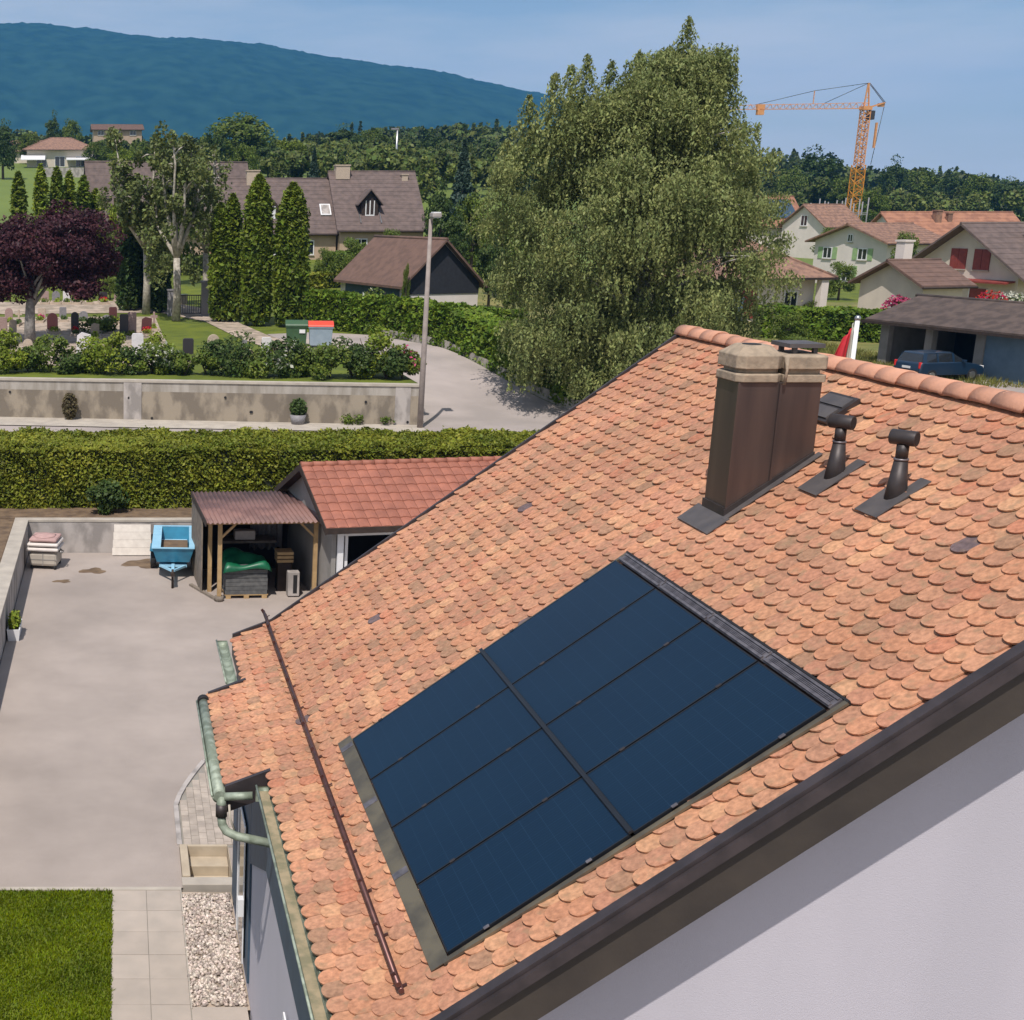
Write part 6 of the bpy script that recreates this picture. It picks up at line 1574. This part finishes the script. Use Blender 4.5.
# thin mast behind the row house
p = on(395, 240)
ms = thing('radio_mast', p, 'thin grey mast rising behind the long brown roof', 'mast'); part(MB().tube([p, (p.x, p.y, at(395, 128, 240).z)], [.28, .16], 8), 'pole', M['steel'], ms); 
zt_ = at(395, 128, 240).z; part(MB().bx(p.x - 1.1, p.x + .2, p.y - .2, p.y + .2, zt_ - .3, zt_), 'mast_head', M['gran_grey'], ms)

# villa, chalet and field things on the left
def hip_house(name, label, loc, rz, L, D, hw, hr, wm, rm_, items=(), ov=.9, cat='house'):
    t = thing(name, loc, label, cat, None, rz)
    MB().bx(0, L, 0, D, -1.5, hw).build('wall', M[wm], t)
    r = MB(); i_ = min(L, D) / 2
    if L > D: top = [(i_, D / 2, hr), (L - i_, D / 2, hr)]
    else: top = [(L / 2, i_, hr), (L / 2, D - i_ + .01, hr)]
    A = [(-ov, -ov, hw - .05), (L + ov, -ov, hw - .05), (L + ov, D + ov, hw - .05), (-ov, D + ov, hw - .05)]
    if L > D: fs = [(0, 1, 5, 4), (1, 2, 5), (2, 3, 4, 5), (3, 0, 4), (3, 2, 1, 0)]
    else: fs = [(0, 1, 4), (1, 2, 5, 4), (2, 3, 5), (3, 0, 4, 5), (3, 2, 1, 0)]
    r.add(A + top, fs); ro = r.build('roof', M[rm_], t)
    hp_ = MB()
    prs = [(A[0], top[0]), (A[1], top[1] if L > D else top[0]), (A[2], top[1]), (A[3], top[0] if L > D else top[1]), (top[0], top[1])]
    for a, b_ in prs: hp_.tube([a, b_], .12, 6)
    hp_.build('hip_tiles', M[rm_], ro)
    MB().bx(-ov, L + ov, -ov - .1, -ov + .02, hw - .2, hw - .04).bx(-ov - .1, -ov + .02, -ov, D + ov, hw - .2, hw - .04).build('gutter', M['wood_dark'], ro)
    windows_on(t, items); return t
q = at(27, 168, 290)
vl = hip_house('villa', 'cream villa with a low terracotta hip roof and white awnings above the green field', (q.x, 290, tz(q.x, 290) - .3), R(2), 14.5, 10, 3.9, 6.6, 'wall_cream', 'roof_terracotta', items=[('f', 0, 2, .3, 2.2, 2.2, 'win'), ('f', 0, 6, .3, 2.2, 2.2, 'win'), ('f', 0, 10.5, .3, 2.2, 2.2, 'win')])
MB().obox((-1.2, -3.4, 1.6), (5.2, 0, 0), (0, 3.3, 1.0), (0, 0, .15)).build('awning', M['white_paint'], vl)
MB().obox((8.5, -3.4, 1.6), (6.6, 0, 0), (0, 3.3, .5), (0, 0, .15)).build('awning', M['white_paint'], vl)
q = at(12, 160, 310)
gable_house('farmhouse', 'small pinkish roofed house left of the cream villa', 'house', (q.x, 305, tz(q.x, 305)), R(-5), 6.5, 8, 3, 5.2, 'wall_cream', 'roof_terracotta')
q = at(94, 140, 340)
gable_house('chalet', 'long chalet with a flat brown roof and beige walls high on the left', 'house', (q.x, 336, at(94, 137, 340).z), R(3), 12, 9, 1.6, 2.9, 'wall_beige', 'roof_brown2', items=[('f', 0, 1, .2, 1.6, 1.2, 'win'), ('f', 0, 5, .2, 1.6, 1.2, 'win'), ('f', 0, 9, .2, 1.6, 1.2, 'win')], base=-14)
q = at(155, 165, 170); 
hip_house('white_shed', 'small white roofed shed just visible between the plane trees', (at(150, 162, 170).x, 170, tz(4, 170) + 3.2), 0, 2.8, 3, 1.2, 2.0, 'wall_white', 'white_paint', ov=.2, cat='shed')
fw = thing('field_wall', (at(50, 170, 262).x, 262, tz(-13, 262)), 'low grey wall with white blobs of stone between field and villa', 'wall'); part(MB().bx(at(38, 170, 262).x, at(86, 170, 262).x, 262, 262.4, tz(-13, 262) - .5, tz(-13, 262) + 1.4), 'wall_face', M['conc_light'], fw)

# ---- right hand village
RZ = R(14.5)
gable_house('shuttered_house', 'white house with green shutters and a shallow brown roof in the distance', 'house', (74.0, 127.5, 3.3), RZ, 6.6, 9.2, 4.0, 5.55, 'wall_white', 'roof_terracotta', og=.7, oe=.7,
   items=[('l', 0, 2.3, 2.2, 1.2, 1.15, 'win', 'shutter_green'), ('l', 0, 6.8, 2.2, 1.2, 1.15, 'win', 'shutter_green'), ('l', 0, 4.3, 3.9, .7, .8, 'win'), ('l', 0, 4.0, 0.0, 1.2, 1.6, 'win', 'shutter_green')], ridge_mat='roof_terracotta')
gable_house('bungalow', 'low beige bungalow with a brown roof, white chimney and pink flowers at its gable', 'house', (52.6, 86.0, 2.3), RZ, 3.2, 5.2, 3.35, 4.65, 'wall_cream', 'roof_brown2', og=.6, oe=.5, chimneys=((1.0, 2.9, .7, 1.5, 'wall_white'),),
   items=[('l', 0, 1.2, .2, 1.1, 2.1, 'door', 'wood_dark'), ('f', 0, .5, 0.0, 2.4, 2.3, 'panel', 'wall_yellow')])
big = gable_house('red_shuttered_house', 'large cream house with closed dark red shutters under a steep brown roof', 'house', (64.4, 94.3, 2.5), RZ, 16, 9.2, 3.7, 6.75, 'wall_cream', 'roof_brown', og=.9, oe=1.3, chimneys=((3.6, 2.4, .8, 1.5, 'wall_white'),),
   items=[('l', 0, 2.5, 3.55, 1.35, 1.5, 'closed', 'shutter_red'), ('l', 0, 4.5, 3.55, 1.35, 1.5, 'closed', 'shutter_red'), ('l', 0, 2.4, 0.2, 1.4, 2.0, 'door', 'shutter_red'), ('l', 0, .3, .6, 1.0, 1.3, 'win'), ('f', 0, 1.5, .8, 1.4, 1.4, 'closed', 'shutter_red'), ('f', 0, 5, .3, 1.4, 2.0, 'closed', 'shutter_red'), ('f', 0, 8, .8, 1.4, 1.4, 'win')])
MB().obox((-.9, .2, 2.65), (.88, 0, .12), (0, 5.2, 0), (0, 0, .12)).build('awning', M['shutter_red'], big)
skylight(big, 4.8, 1.4, 1.2, 1.4, 3.7, 3.05 / 4.6)
sol = gable_house('solar_house', 'distant house with a bright orange roof and dark solar panels', 'house', (at(896, 240, 148).x, 146, 4.1), R(3), 14.5, 9, 2.6, 5.8, 'wall_white', 'roof_orange', og=.5, oe=.5, chimneys=((5.3, 3.2, .7, 1.2, 'roof_terracotta'), (6.7, 3.2, .5, .9, 'roof_terracotta')), ridge_mat='roof_orange')
def roof_panel(root, x, y, w_, l_, hw, sl):
    n_ = Vector((0, -sl, 1)).normalized(); d = Vector((0, 1, sl)).normalized(); o = Vector((x, y, hw + y * sl + .16)) + n_ * .08
    MB().obox(o, (w_, 0, 0), d * l_, n_ * .08).build('solar_panel', M['slate_blue'], root)
roof_panel(sol, .6, 1.2, 3.9, 3.2, 2.4, 3.2 / 4.5); roof_panel(sol, 7.6, 2.6, 1.5, 1.6, 2.4, 3.2 / 4.5); roof_panel(sol, 9.5, 2.6, 1.5, 1.6, 2.4, 3.2 / 4.5)
dh = gable_house('distant_house', 'distant pale gabled house with a red roof left of the crane foot', 'house', (at(818, 224, 172).x, 170, 4.6), R(14.5), 5.5, 7.6, 3.7, 6.2, 'wall_white', 'roof_terracotta', og=.5, oe=.5, items=[('l', 0, 3.2, 3.6, 1.2, 1.4, 'win')])
dh2 = gable_house('distant_house', 'distant house with a blue solar roof half hidden by the birch', 'house', (at(780, 222, 180).x - 9, 178, 4.6), R(5), 12, 8, 3.6, 7.3, 'wall_white', 'roof_orange', og=.4, oe=.4)
roof_panel(dh2, 6.2, .8, 5.2, 3.6, 3.6, 3.7 / 4.0)
hh = hip_house('pyramid_roofed_house', 'white house with a pyramid shaped terracotta roof half hidden behind the birch', (42.2, 94.0, 2.4), RZ, 9, 9, 3.25, 6.4, 'wall_white', 'roof_terracotta', ov=1.0, items=[('f', 0, 2.5, .3, 1.6, 2.2, 'door', 'shutter_red'), ('f', 0, 6.4, .8, 1.2, 1.4, 'win')])
MB().bx(8.7, 9.3, -1.0, -.5, -1, 3.15).build('pillar', M['wall_white'], hh)
MB().bx(.2, 2.3, -.9, -.82, -.5, 1.9).build('screen', M['door_blue'], hh)

# open garage row and car
gx, gy = 41.3, 71.2; rg = R(-75.5)
g3 = thing('garage_row', (gx, gy, 2.12), 'long open garage row with a dark brown roof and one blue grey door', 'garage', rz=rg)
GLn = 12.5
w3 = MB(); w3.bx(.2, GLn, 5.0, 5.2, -1, 2.5); w3.bx(.2, .45, .45, 5.0, -1, 2.4); w3.bx(GLn - .2, GLn, .45, 5.0, -1, 2.4)
w3.bx(.2, .75, 0.12, .449, -1, 2.35); w3.bx(3.1, 3.55, .12, .449, -1, 2.35); w3.bx(6.1, 6.6, .12, .449, -1, 2.35); w3.bx(9.4, 10.4, .12, .449, -1, 2.35); w3.bx(6.2, 6.4, .45, 5.0, -1, 2.4)
w3.bx(.2, GLn, .15, .44, 2.351, 2.5)
w3.build('wall', M['wall_grey'], g3)
MB().bx(6.61, 9.39, .2, .28, -.1, 2.34).build('garage_door', M['door_blue'], g3)
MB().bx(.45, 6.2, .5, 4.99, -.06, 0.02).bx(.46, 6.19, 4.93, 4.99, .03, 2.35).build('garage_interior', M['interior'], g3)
rr_ = MB(); rr_.prism([(-.3, -.55, 2.34), (-.3, 2.9, 3.55), (-.3, 2.9, 3.72), (-.3, -.55, 2.52)], (GLn + .8, 0, 0)); rr_.prism([(-.5, 2.901, 3.55), (-.5, 6.0, 2.4), (-.5, 6.0, 2.58), (-.5, 2.901, 3.72)], (GLn + 1, 0, 0))
r3 = rr_.build('roof', M['roof_dark'], g3)
MB().tube([(-.5, 2.9, 3.7), (GLn + .5, 2.9, 3.7)], .1, 8).build('ridge_cap', M['roof_dark'], r3)
MB().bx(-.5, GLn + .5, -.62, -.555, 2.30, 2.44).build('gutter', M['wood_dark'], r3)
MB().prism([(-.48, -.5, 2.2), (-.48, 2.9, 3.4), (-.48, 6, 2.25), (-.48, 6, 2.38), (-.48, 2.9, 3.54), (-.48, -.5, 2.33)], (.1, 0, 0)).build('barge_board', M['wood_dark'], r3)
drape('garage_forecourt', [(33, 56), (41, 58), (44.6, 60), (42.4, 71), (36, 72), (28, 66)], M['road'], 0.03)

def car(loc, rz, label):
    t = thing('parked_car', loc, label, 'car', rz=rz)
    # profile along local x (front +x), z; width via sections
    L_, W_ = 4.25, 1.74
    lower = [(-2.10, .34), (-2.12, .62), (-2.06, .92), (-1.98, 1.0), (.62, .98), (1.55, .86), (2.02, .72), (2.12, .52), (2.08, .30)]
    b = MB(); ys = (-W_ / 2, -W_ / 2 + .05, W_ / 2 - .05, W_ / 2); sc_ = (0.965, 1, 1, 0.965)
    rings = []
    for y, s_ in zip(ys, sc_): rings.append([(x * s_, y, .3 + (z - .3) * (1 if s_ == 1 else .96)) for x, z in lower])
    n_ = len(lower); vs = [p for r_ in rings for p in r_]
    fs = [tuple(range(n_)), tuple(range(3 * n_, 4 * n_))[::-1]]
    for i in range(3):
        for k in range(n_): fs.append((i * n_ + k, (i + 1) * n_ + k, (i + 1) * n_ + (k + 1) % n_, i * n_ + (k + 1) % n_))
    b.add(vs, fs); body = b.build('body', M['car_blue'], t, bevel=.04)
    def cabin(pr, w0, w1, m, name, par, off=0):
        vs = [(x, -(w0 if z < 1.2 else w1) / 2, z) for x, z in pr] + [(x, (w0 if z < 1.2 else w1) / 2, z) for x, z in pr]; k_ = len(pr)
        fs = [tuple(range(k_)), tuple(range(k_, 2 * k_))[::-1]] + [(i, i + k_, (i + 1) % k_ + k_, (i + 1) % k_) for i in range(k_)]
        return MB().add(vs, fs).build(name, M[m], par, bevel=.03)
    cabin([(-1.98, .96), (-1.78, 1.42), (.10, 1.44), (.98, .96)], 1.62, 1.30, 'dark_glass', 'window', t)
    cabin([(-1.80, 1.40), (-1.70, 1.475), (.0, 1.49), (.18, 1.43)], 1.34, 1.28, 'car_blue', 'roof', t)
    for s_ in (-1, 1):
        for (x0, x1) in ((-1.93, -1.70), (-.98, -.88), (.02, .14)):
            MB().obox((x0, s_ * .825 - .01, .95), (x1 - x0, 0, 0), (0, .03, 0), (.14 if x0 < -1 else (.02 if x0 < 0 else -.0), -s_ * .16, .48)).build('door_pillar', M['car_blue'], t)
        for x in (-1.30, 1.32):
            wh = MB().tube([(x, s_ * .74, .31), (x, s_ * .885, .31)], .31, 20).build('wheel', M['rubber'], t)
            MB().tube([(x, s_ * .886, .31), (x, s_ * .893, .31)], .19, 14).build('rim', M['steel'], wh)
        MB().bx(-2.12, -1.98, s_ * .785 - .05, s_ * .785 + .045, .70, 1.02).build('tail_light', M['lamp_red'], t, bevel=.02)
        MB().bx(1.85, 2.06, s_ * .70 - .14, s_ * .70 + .14, .62, .76).build('headlight', M['white_paint'], t, bevel=.02)
        MB().bx(.55, .72, s_ * .93 - .09, s_ * .93 + .09, .98, 1.10).build('mirror', M['car_blue'], t, bevel=.02)
    MB().bx(-2.2, -2.08, -.80, .80, .38, .58).build('bumper', M['vent_metal'], t, bevel=.02)
    MB().bx(-2.145, -2.125, -.26, .26, .66, .78).build('number_plate', M['white_paint'], t)
    return t
CAR = car((40.7, 64.4, tz(40.7, 64.4) + .035), RZ, 'dark blue estate car parked in front of the open garage row')
CAR.scale = (0.93, 0.93, 0.95)
hedge('hedge', 'strip of overgrown low shrubs in front of the parked car', [(33, 56.5), (43, 55)], 1.3, lambda x, y: tz(x, y), .7, 3500, 'leaf_wisp', 0.14)
g = grass_blades('tall_grass', 26, 44, 62, 82, 26000, 0.32, leaf_mat('blade_dry', (0.24, 0.22, 0.06), (0.13, 0.15, 0.03)), zf=None, wd=0.03); tag(g, 'dry yellow green tall grass left of the garage row', 'grass')
g = grass_blades('tall_grass', 36, 46, 50, 58, 14000, 0.35, MATS['blade_dry'], zf=None, wd=0.03); tag(g, 'dry tall grass in front of the parked car at the right edge', 'grass')
# flowers by the bungalow
for (u, v, Yp, r_, fl, lb) in ((892, 290, 84.6, 1.0, 'flower_pink', 'pink flowering bougainvillea climbing the bungalow gable'), (872, 298, 83.5, .9, 'flower_pink', 'small pink rose bush at the left corner of the bungalow'), (985, 296, 88, 1.2, 'flower_red', 'red flowering bush in front of the red shuttered house'), (1005, 292, 88, 1.2, 'flower_white', 'white flowering bush near the right edge by the red shuttered house')):
    p = on(u, Yp); c = clump_plant('flowering_bush', p, lb, 'bush', r_, 2.6 if r_ >= 1 else 1.4, 1200, 'leaf_mid', 0.17)
    P = shell_pts(420, (p.x, p.y - .1, p.z + (1.9 if r_ >= 1 else .9)), (r_ * .9, r_ * .8, .9), .5); V, Fq = leaves_vf(P, .14); npmesh('blossom', V, Fq, M[fl], c, world=True)
p = on(418, 81); q = at(377, 293, 80)
c = clump_plant('flowering_bush', (at(378, 300, 80.5).x, 80.2, tz(16.5, 80.2)), 'white flowering elder on top of the side road hedge left of the lamp', 'bush', 1.0, 3.1, 900, 'leaf_mid', .16, flower='flower_white')
# flag pole
px_, py_ = at(855, 340, 30).x, 30.0
fp = thing('flag_pole', (px_, py_, 0), 'white flag pole standing right behind the roof ridge', 'flag pole')
part(MB().tube([(px_, py_, -.03), (px_, py_, at(857, 320, 30).z)], [.07, .05], 12), 'pole', M['white_paint'], fp)
part(MB().ball((px_, py_, at(857, 320, 30).z + .04), .07, 10, 6), 'finial', M['steel'], fp)
vs = []; n_ = 12
z_t = at(851, 328, 30).z; z_b = at(833, 366, 30).z - .6
def flagcol(x0, x1, zt0, zb0, name, m, label):
    vs = []
    for i in range(n_ + 1):
        for j in range(n_ + 1):
            s_ = i / n_; t_ = j / n_; x = px_ - .08 - (x0 + (x1 - x0) * s_) * (.25 + .75 * t_) ; y = py_ + .10 * math.sin(s_ * 9 + t_ * 2) * (.4 + t_ * .6)
            vs.append((x, y, zt0 + (zb0 - zt0) * t_ - .25 * s_))
    b = MB().add(vs, [(i * (n_ + 1) + j, i * (n_ + 1) + j + 1, (i + 1) * (n_ + 1) + j + 1, (i + 1) * (n_ + 1) + j) for i in range(n_) for j in range(n_)], True)
    o = b.build(name, M[m]); s_ = o.modifiers.new('s', 'SOLIDIFY'); s_.thickness = .01
    return o
fo = flagcol(.10, .80, z_t, z_b, 'flag', 'flag_red', ''); tag(fo, 'limp red flag hanging from the white pole behind the ridge', 'flag')
fo2 = flagcol(.0, .11, z_t + .12, z_b, 'flag_border', 'flower_white', ''); fo2.parent = fo; fo2.name = 'flag_border'
# crane
def crane():
    p = on(851, 250); x0, y0, z0 = p.x, p.y, p.z - 4
    zt_ = at(865, 109, 250).z; za = at(865, 83, 250).z
    t = thing('tower_crane', p, 'orange and yellow tower crane with a long jib above the village', 'crane')
    def lattice(zA, zB, w, m, name, n):
        b = MB(); h = (zB - zA) / n
        for sx in (-1, 1):
            for sy in (-1, 1): b.bar((x0 + sx * w, y0 + sy * w, zA), (x0 + sx * w, y0 + sy * w, zB), .14, .14, up=(0, 1, 0))
        for k in range(n):
            z1_ = zA + k * h; z2_ = z1_ + h; s_ = 1 if k % 2 else -1
            for sy in (-1, 1): b.bar((x0 - s_ * w, y0 + sy * w, z1_), (x0 + s_ * w, y0 + sy * w, z2_), .11, up=(0, 1, 0)); b.bar((x0 - w, y0 + sy * w, z1_), (x0 + w, y0 + sy * w, z1_), .10, up=(0, 1, 0))
            for sx in (-1, 1): b.bar((x0 + sx * w, y0 - s_ * w, z1_), (x0 + sx * w, y0 + s_ * w, z2_), .11, up=(1, 0, 0)); b.bar((x0 + sx * w, y0 - w, z1_), (x0 + sx * w, y0 + w, z1_), .10, up=(1, 0, 0))
        return part(b, name, M[m], t)
    zm = at(858, 165, 250).z
    lattice(z0, zm, .85, 'crane_yellow', 'lower_mast', 14); lattice(zm, zt_, .62, 'crane_red', 'upper_mast', 13)
    part(MB().bx(x0 - .8, x0 + .8, y0 - .8, y0 + .8, zt_ - .2, zt_ + .5), 'slewing_unit', M['crane_red'], t)
    part(MB().bx(x0 + .5, x0 + 1.5, y0 - .6, y0 + .6, zt_ - 1.9, zt_ - .3), 'cab', M['gran_dark'], t)
    b = MB(); b.bar((x0 - .4, y0, zt_ + .4), (x0 - .1, y0, za), .2); b.bar((x0 + .5, y0, zt_ + .4), (x0, y0, za), .2)
    for k in range(4): b.bar((x0 - .35 + .07 * k, y0, zt_ + .6 + k * 1.1), (x0 + .45 - .1 * k, y0, zt_ + 1.3 + k * 1.1), .1)
    part(b, 'tower_head', M['crane_red'], t)
    jd = Vector((-1, .12, 0)).normalized(); Lj = 25.5; zj = zt_ + .1; o = Vector((x0, y0, zj)); side = Vector((jd.y, -jd.x, 0)) * .45
    b = MB(); n_ = 22
    for s_ in (-1, 1): b.bar(o + side * s_, o + jd * Lj + side * s_ * .5, .09)
    b.bar(o + Vector((0, 0, 1.0)), o + jd * (Lj * .84) + Vector((0, 0, .75)), .10); b.bar(o + jd * (Lj * .84) + Vector((0, 0, .75)), o + jd * Lj, .07)
    for k in range(int(n_ * .84)):
        a = o + jd * (Lj * k / n_); c = o + jd * (Lj * (k + .5) / n_) + Vector((0, 0, .95)); e_ = o + jd * (Lj * (k + 1) / n_)
        for s_ in (-1, 1): b.bar(a + side * s_, c, .05); b.bar(c, e_ + side * s_, .05)
    part(b, 'jib', M['crane_red'], t)
    b = MB(); e_ = o + Vector((3.2, 0, 1.0)); 
    for s_ in (-1, 1): b.bar(o + Vector((0, s_ * .4, 0)), e_ + Vector((0, s_ * .4, 0)), .18)
    b.bx(x0 + 2.2, x0 + 3.2, y0 - .3, y0 + .3, zj + .3, zj + .9)
    part(b, 'counter_jib', M['crane_red'], t)
    b = MB(); ap_ = Vector((x0, y0, za)); post = o + jd * 9.3
    b.bar(post + Vector((0, 0, .9)), post + Vector((0, 0, 3.2)), .13)
    part(b, 'jib_post', M['crane_red'], t)
    b = MB(); pt_ = post + Vector((0, 0, 3.2))
    for a, c in ((ap_, pt_), (pt_, o + jd * 19.5 + Vector((0, 0, .8))), (ap_, post + jd * -2 + Vector((0, 0, 1))), (ap_, e_), (ap_ + Vector((.2, 0, 0)), e_ + Vector((.3, 0, 0)))): b.tube([a, c], .055, 6)
    b.tube([e_ + Vector((.2, 0, 0)), e_ + Vector((-1.0, 0, -11))], .05, 6)
    part(b, 'tie_cable', M['gran_dark'], t)
    part(MB().bx(x0 + 2.2, x0 + 2.5, y0 - .2, y0 + .2, zj - 7.0, zj - 2.5), 'hanging_weight', M['crane_red'], t)
    tq = o + jd * 18.5; part(MB().bx(tq.x - .6, tq.x + .6, tq.y - .4, tq.y + .4, tq.z - 1.0, tq.z - .1).bx(tq.x - .7, tq.x + .7, tq.y - .3, tq.y + .3, tq.z - .1, tq.z + .9), 'trolley', M['crane_red'], t)
crane()
# scaffold by the crane foot
p = on(838, 200); sc_t = thing('scaffold', p, 'grey scaffold with upright poles left of the crane foot', 'scaffold')
b = MB(); zt_ = at(838, 203, 200).z
for k in range(7):
    for yy in (0, 1.5): b.tube([(p.x - 4 + k * 1.3, p.y + yy, p.z - 1), (p.x - 4 + k * 1.3, p.y + yy, zt_ + random.uniform(-.4, .8))], .09, 6)
for z_ in (.5, 2.5, 4.5):
    b.bar((p.x - 4, p.y, p.z + z_), (p.x + 3.8, p.y, p.z + z_), .12); b.bx(p.x - 4, p.x + 3.8, p.y, p.y + 1.4, p.z + z_ - .3, p.z + z_ - .2)
part(b, 'frame', M['gran_grey'], sc_t)

# ================================================================== AIR, LIGHT, CAMERA
hz = MB().bx(-5950, 5950, -60, 6390, -1.4, 640).build('haze', None); tag(hz, kind='stuff', label='thin blue summer haze filling the air', cat='haze')
hm = bpy.data.materials.new('haze'); hm.use_nodes = True; nt = hm.node_tree; nt.nodes.clear()
ho_ = nt.nodes.new('ShaderNodeOutputMaterial'); pv = nt.nodes.new('ShaderNodeVolumePrincipled')
pv.inputs['Color'].default_value = (0.13, 0.44, 1.0, 1); pv.inputs['Density'].default_value = 0.000125; pv.inputs['Anisotropy'].default_value = 0.1
nt.links.new(pv.outputs[0], ho_.inputs['Volume']); hz.data.materials.append(hm)

S = Vector((-0.25, -0.55, 1.0)).normalized()
sun = bpy.data.lights.new('sun', 'SUN'); sun.energy = 4.3; sun.angle = R(0.5); sun.color = (1.0, 0.935, 0.875)
so = bpy.data.objects.new('sun', sun); COL.objects.link(so); so.rotation_euler = S.to_track_quat('Z', 'Y').to_euler(); so.location = (0, 0, 60)
w = bpy.data.worlds.new('World'); sc.world = w; w.use_nodes = True; nt = w.node_tree; N = nt.nodes; L = nt.links
bg = N['Background']; sky = N.new('ShaderNodeTexSky'); sky.sky_type = 'NISHITA'; sky.sun_disc = False
sky.sun_elevation = math.asin(S.z); sky.sun_rotation = math.atan2(S.x, S.y); sky.altitude = 500; sky.air_density = 1.0; sky.dust_density = 1.2; sky.ozone_density = 1.2
bg.inputs['Strength'].default_value = 0.102
# thin high streaks of cloud
tc = N.new('ShaderNodeTexCoord'); mp = N.new('ShaderNodeMapping'); mp.inputs['Scale'].default_value = (1.6, 1.6, 9.0); L.new(tc.outputs['Generated'], mp.inputs[0])
n1 = N.new('ShaderNodeTexNoise'); n1.inputs['Scale'].default_value = 2.2; n1.inputs['Detail'].default_value = 8; n1.inputs['Roughness'].default_value = 0.55; L.new(mp.outputs[0], n1.inputs['Vector'])
mr = N.new('ShaderNodeMapRange'); mr.inputs['From Min'].default_value = 0.34; mr.inputs['From Max'].default_value = 0.70; mr.inputs['To Max'].default_value = 0.75; L.new(n1.outputs['Fac'], mr.inputs['Value'])
mx = N.new('ShaderNodeMixRGB'); mx.inputs[2].default_value = (7.6, 7.7, 8.0, 1); sx = N.new('ShaderNodeSeparateXYZ'); L.new(tc.outputs['Generated'], sx.inputs[0])
hr_ = N.new('ShaderNodeMapRange'); hr_.inputs['From Min'].default_value = 0.0; hr_.inputs['From Max'].default_value = 0.16; hr_.inputs['To Min'].default_value = 0.40; hr_.inputs['To Max'].default_value = 0.0; L.new(sx.outputs[2], hr_.inputs['Value'])
ad = N.new('ShaderNodeMath'); ad.operation = 'ADD'; ad.use_clamp = True; L.new(mr.outputs[0], ad.inputs[0]); L.new(hr_.outputs[0], ad.inputs[1])
L.new(ad.outputs[0], mx.inputs[0]); L.new(sky.outputs[0], mx.inputs[1]); L.new(mx.outputs[0], bg.inputs['Color'])

cam = bpy.data.cameras.new('camera'); co = bpy.data.objects.new('camera', cam); COL.objects.link(co)
co.location = (0, 0, CAM_H); co.rotation_euler = (PI / 2 - PITCH, 0, 0)
cam.sensor_fit = 'HORIZONTAL'; cam.sensor_width = 36; cam.lens = 36 * F_PX / 1024
cam.shift_x = (512 - CX) / 1024; cam.shift_y = (CY - 510) / 1024
cam.clip_start = 0.1; cam.clip_end = 12000
sc.camera = co
sc.view_settings.view_transform = 'Standard'; sc.view_settings.look = 'None'; sc.view_settings.exposure = 0; sc.view_settings.gamma = 1
sc.cycles.use_denoising = True
sc.cycles.max_bounces = 6; sc.cycles.diffuse_bounces = 3; sc.cycles.glossy_bounces = 3; sc.cycles.volume_bounces = 1; sc.cycles.transparent_max_bounces = 8
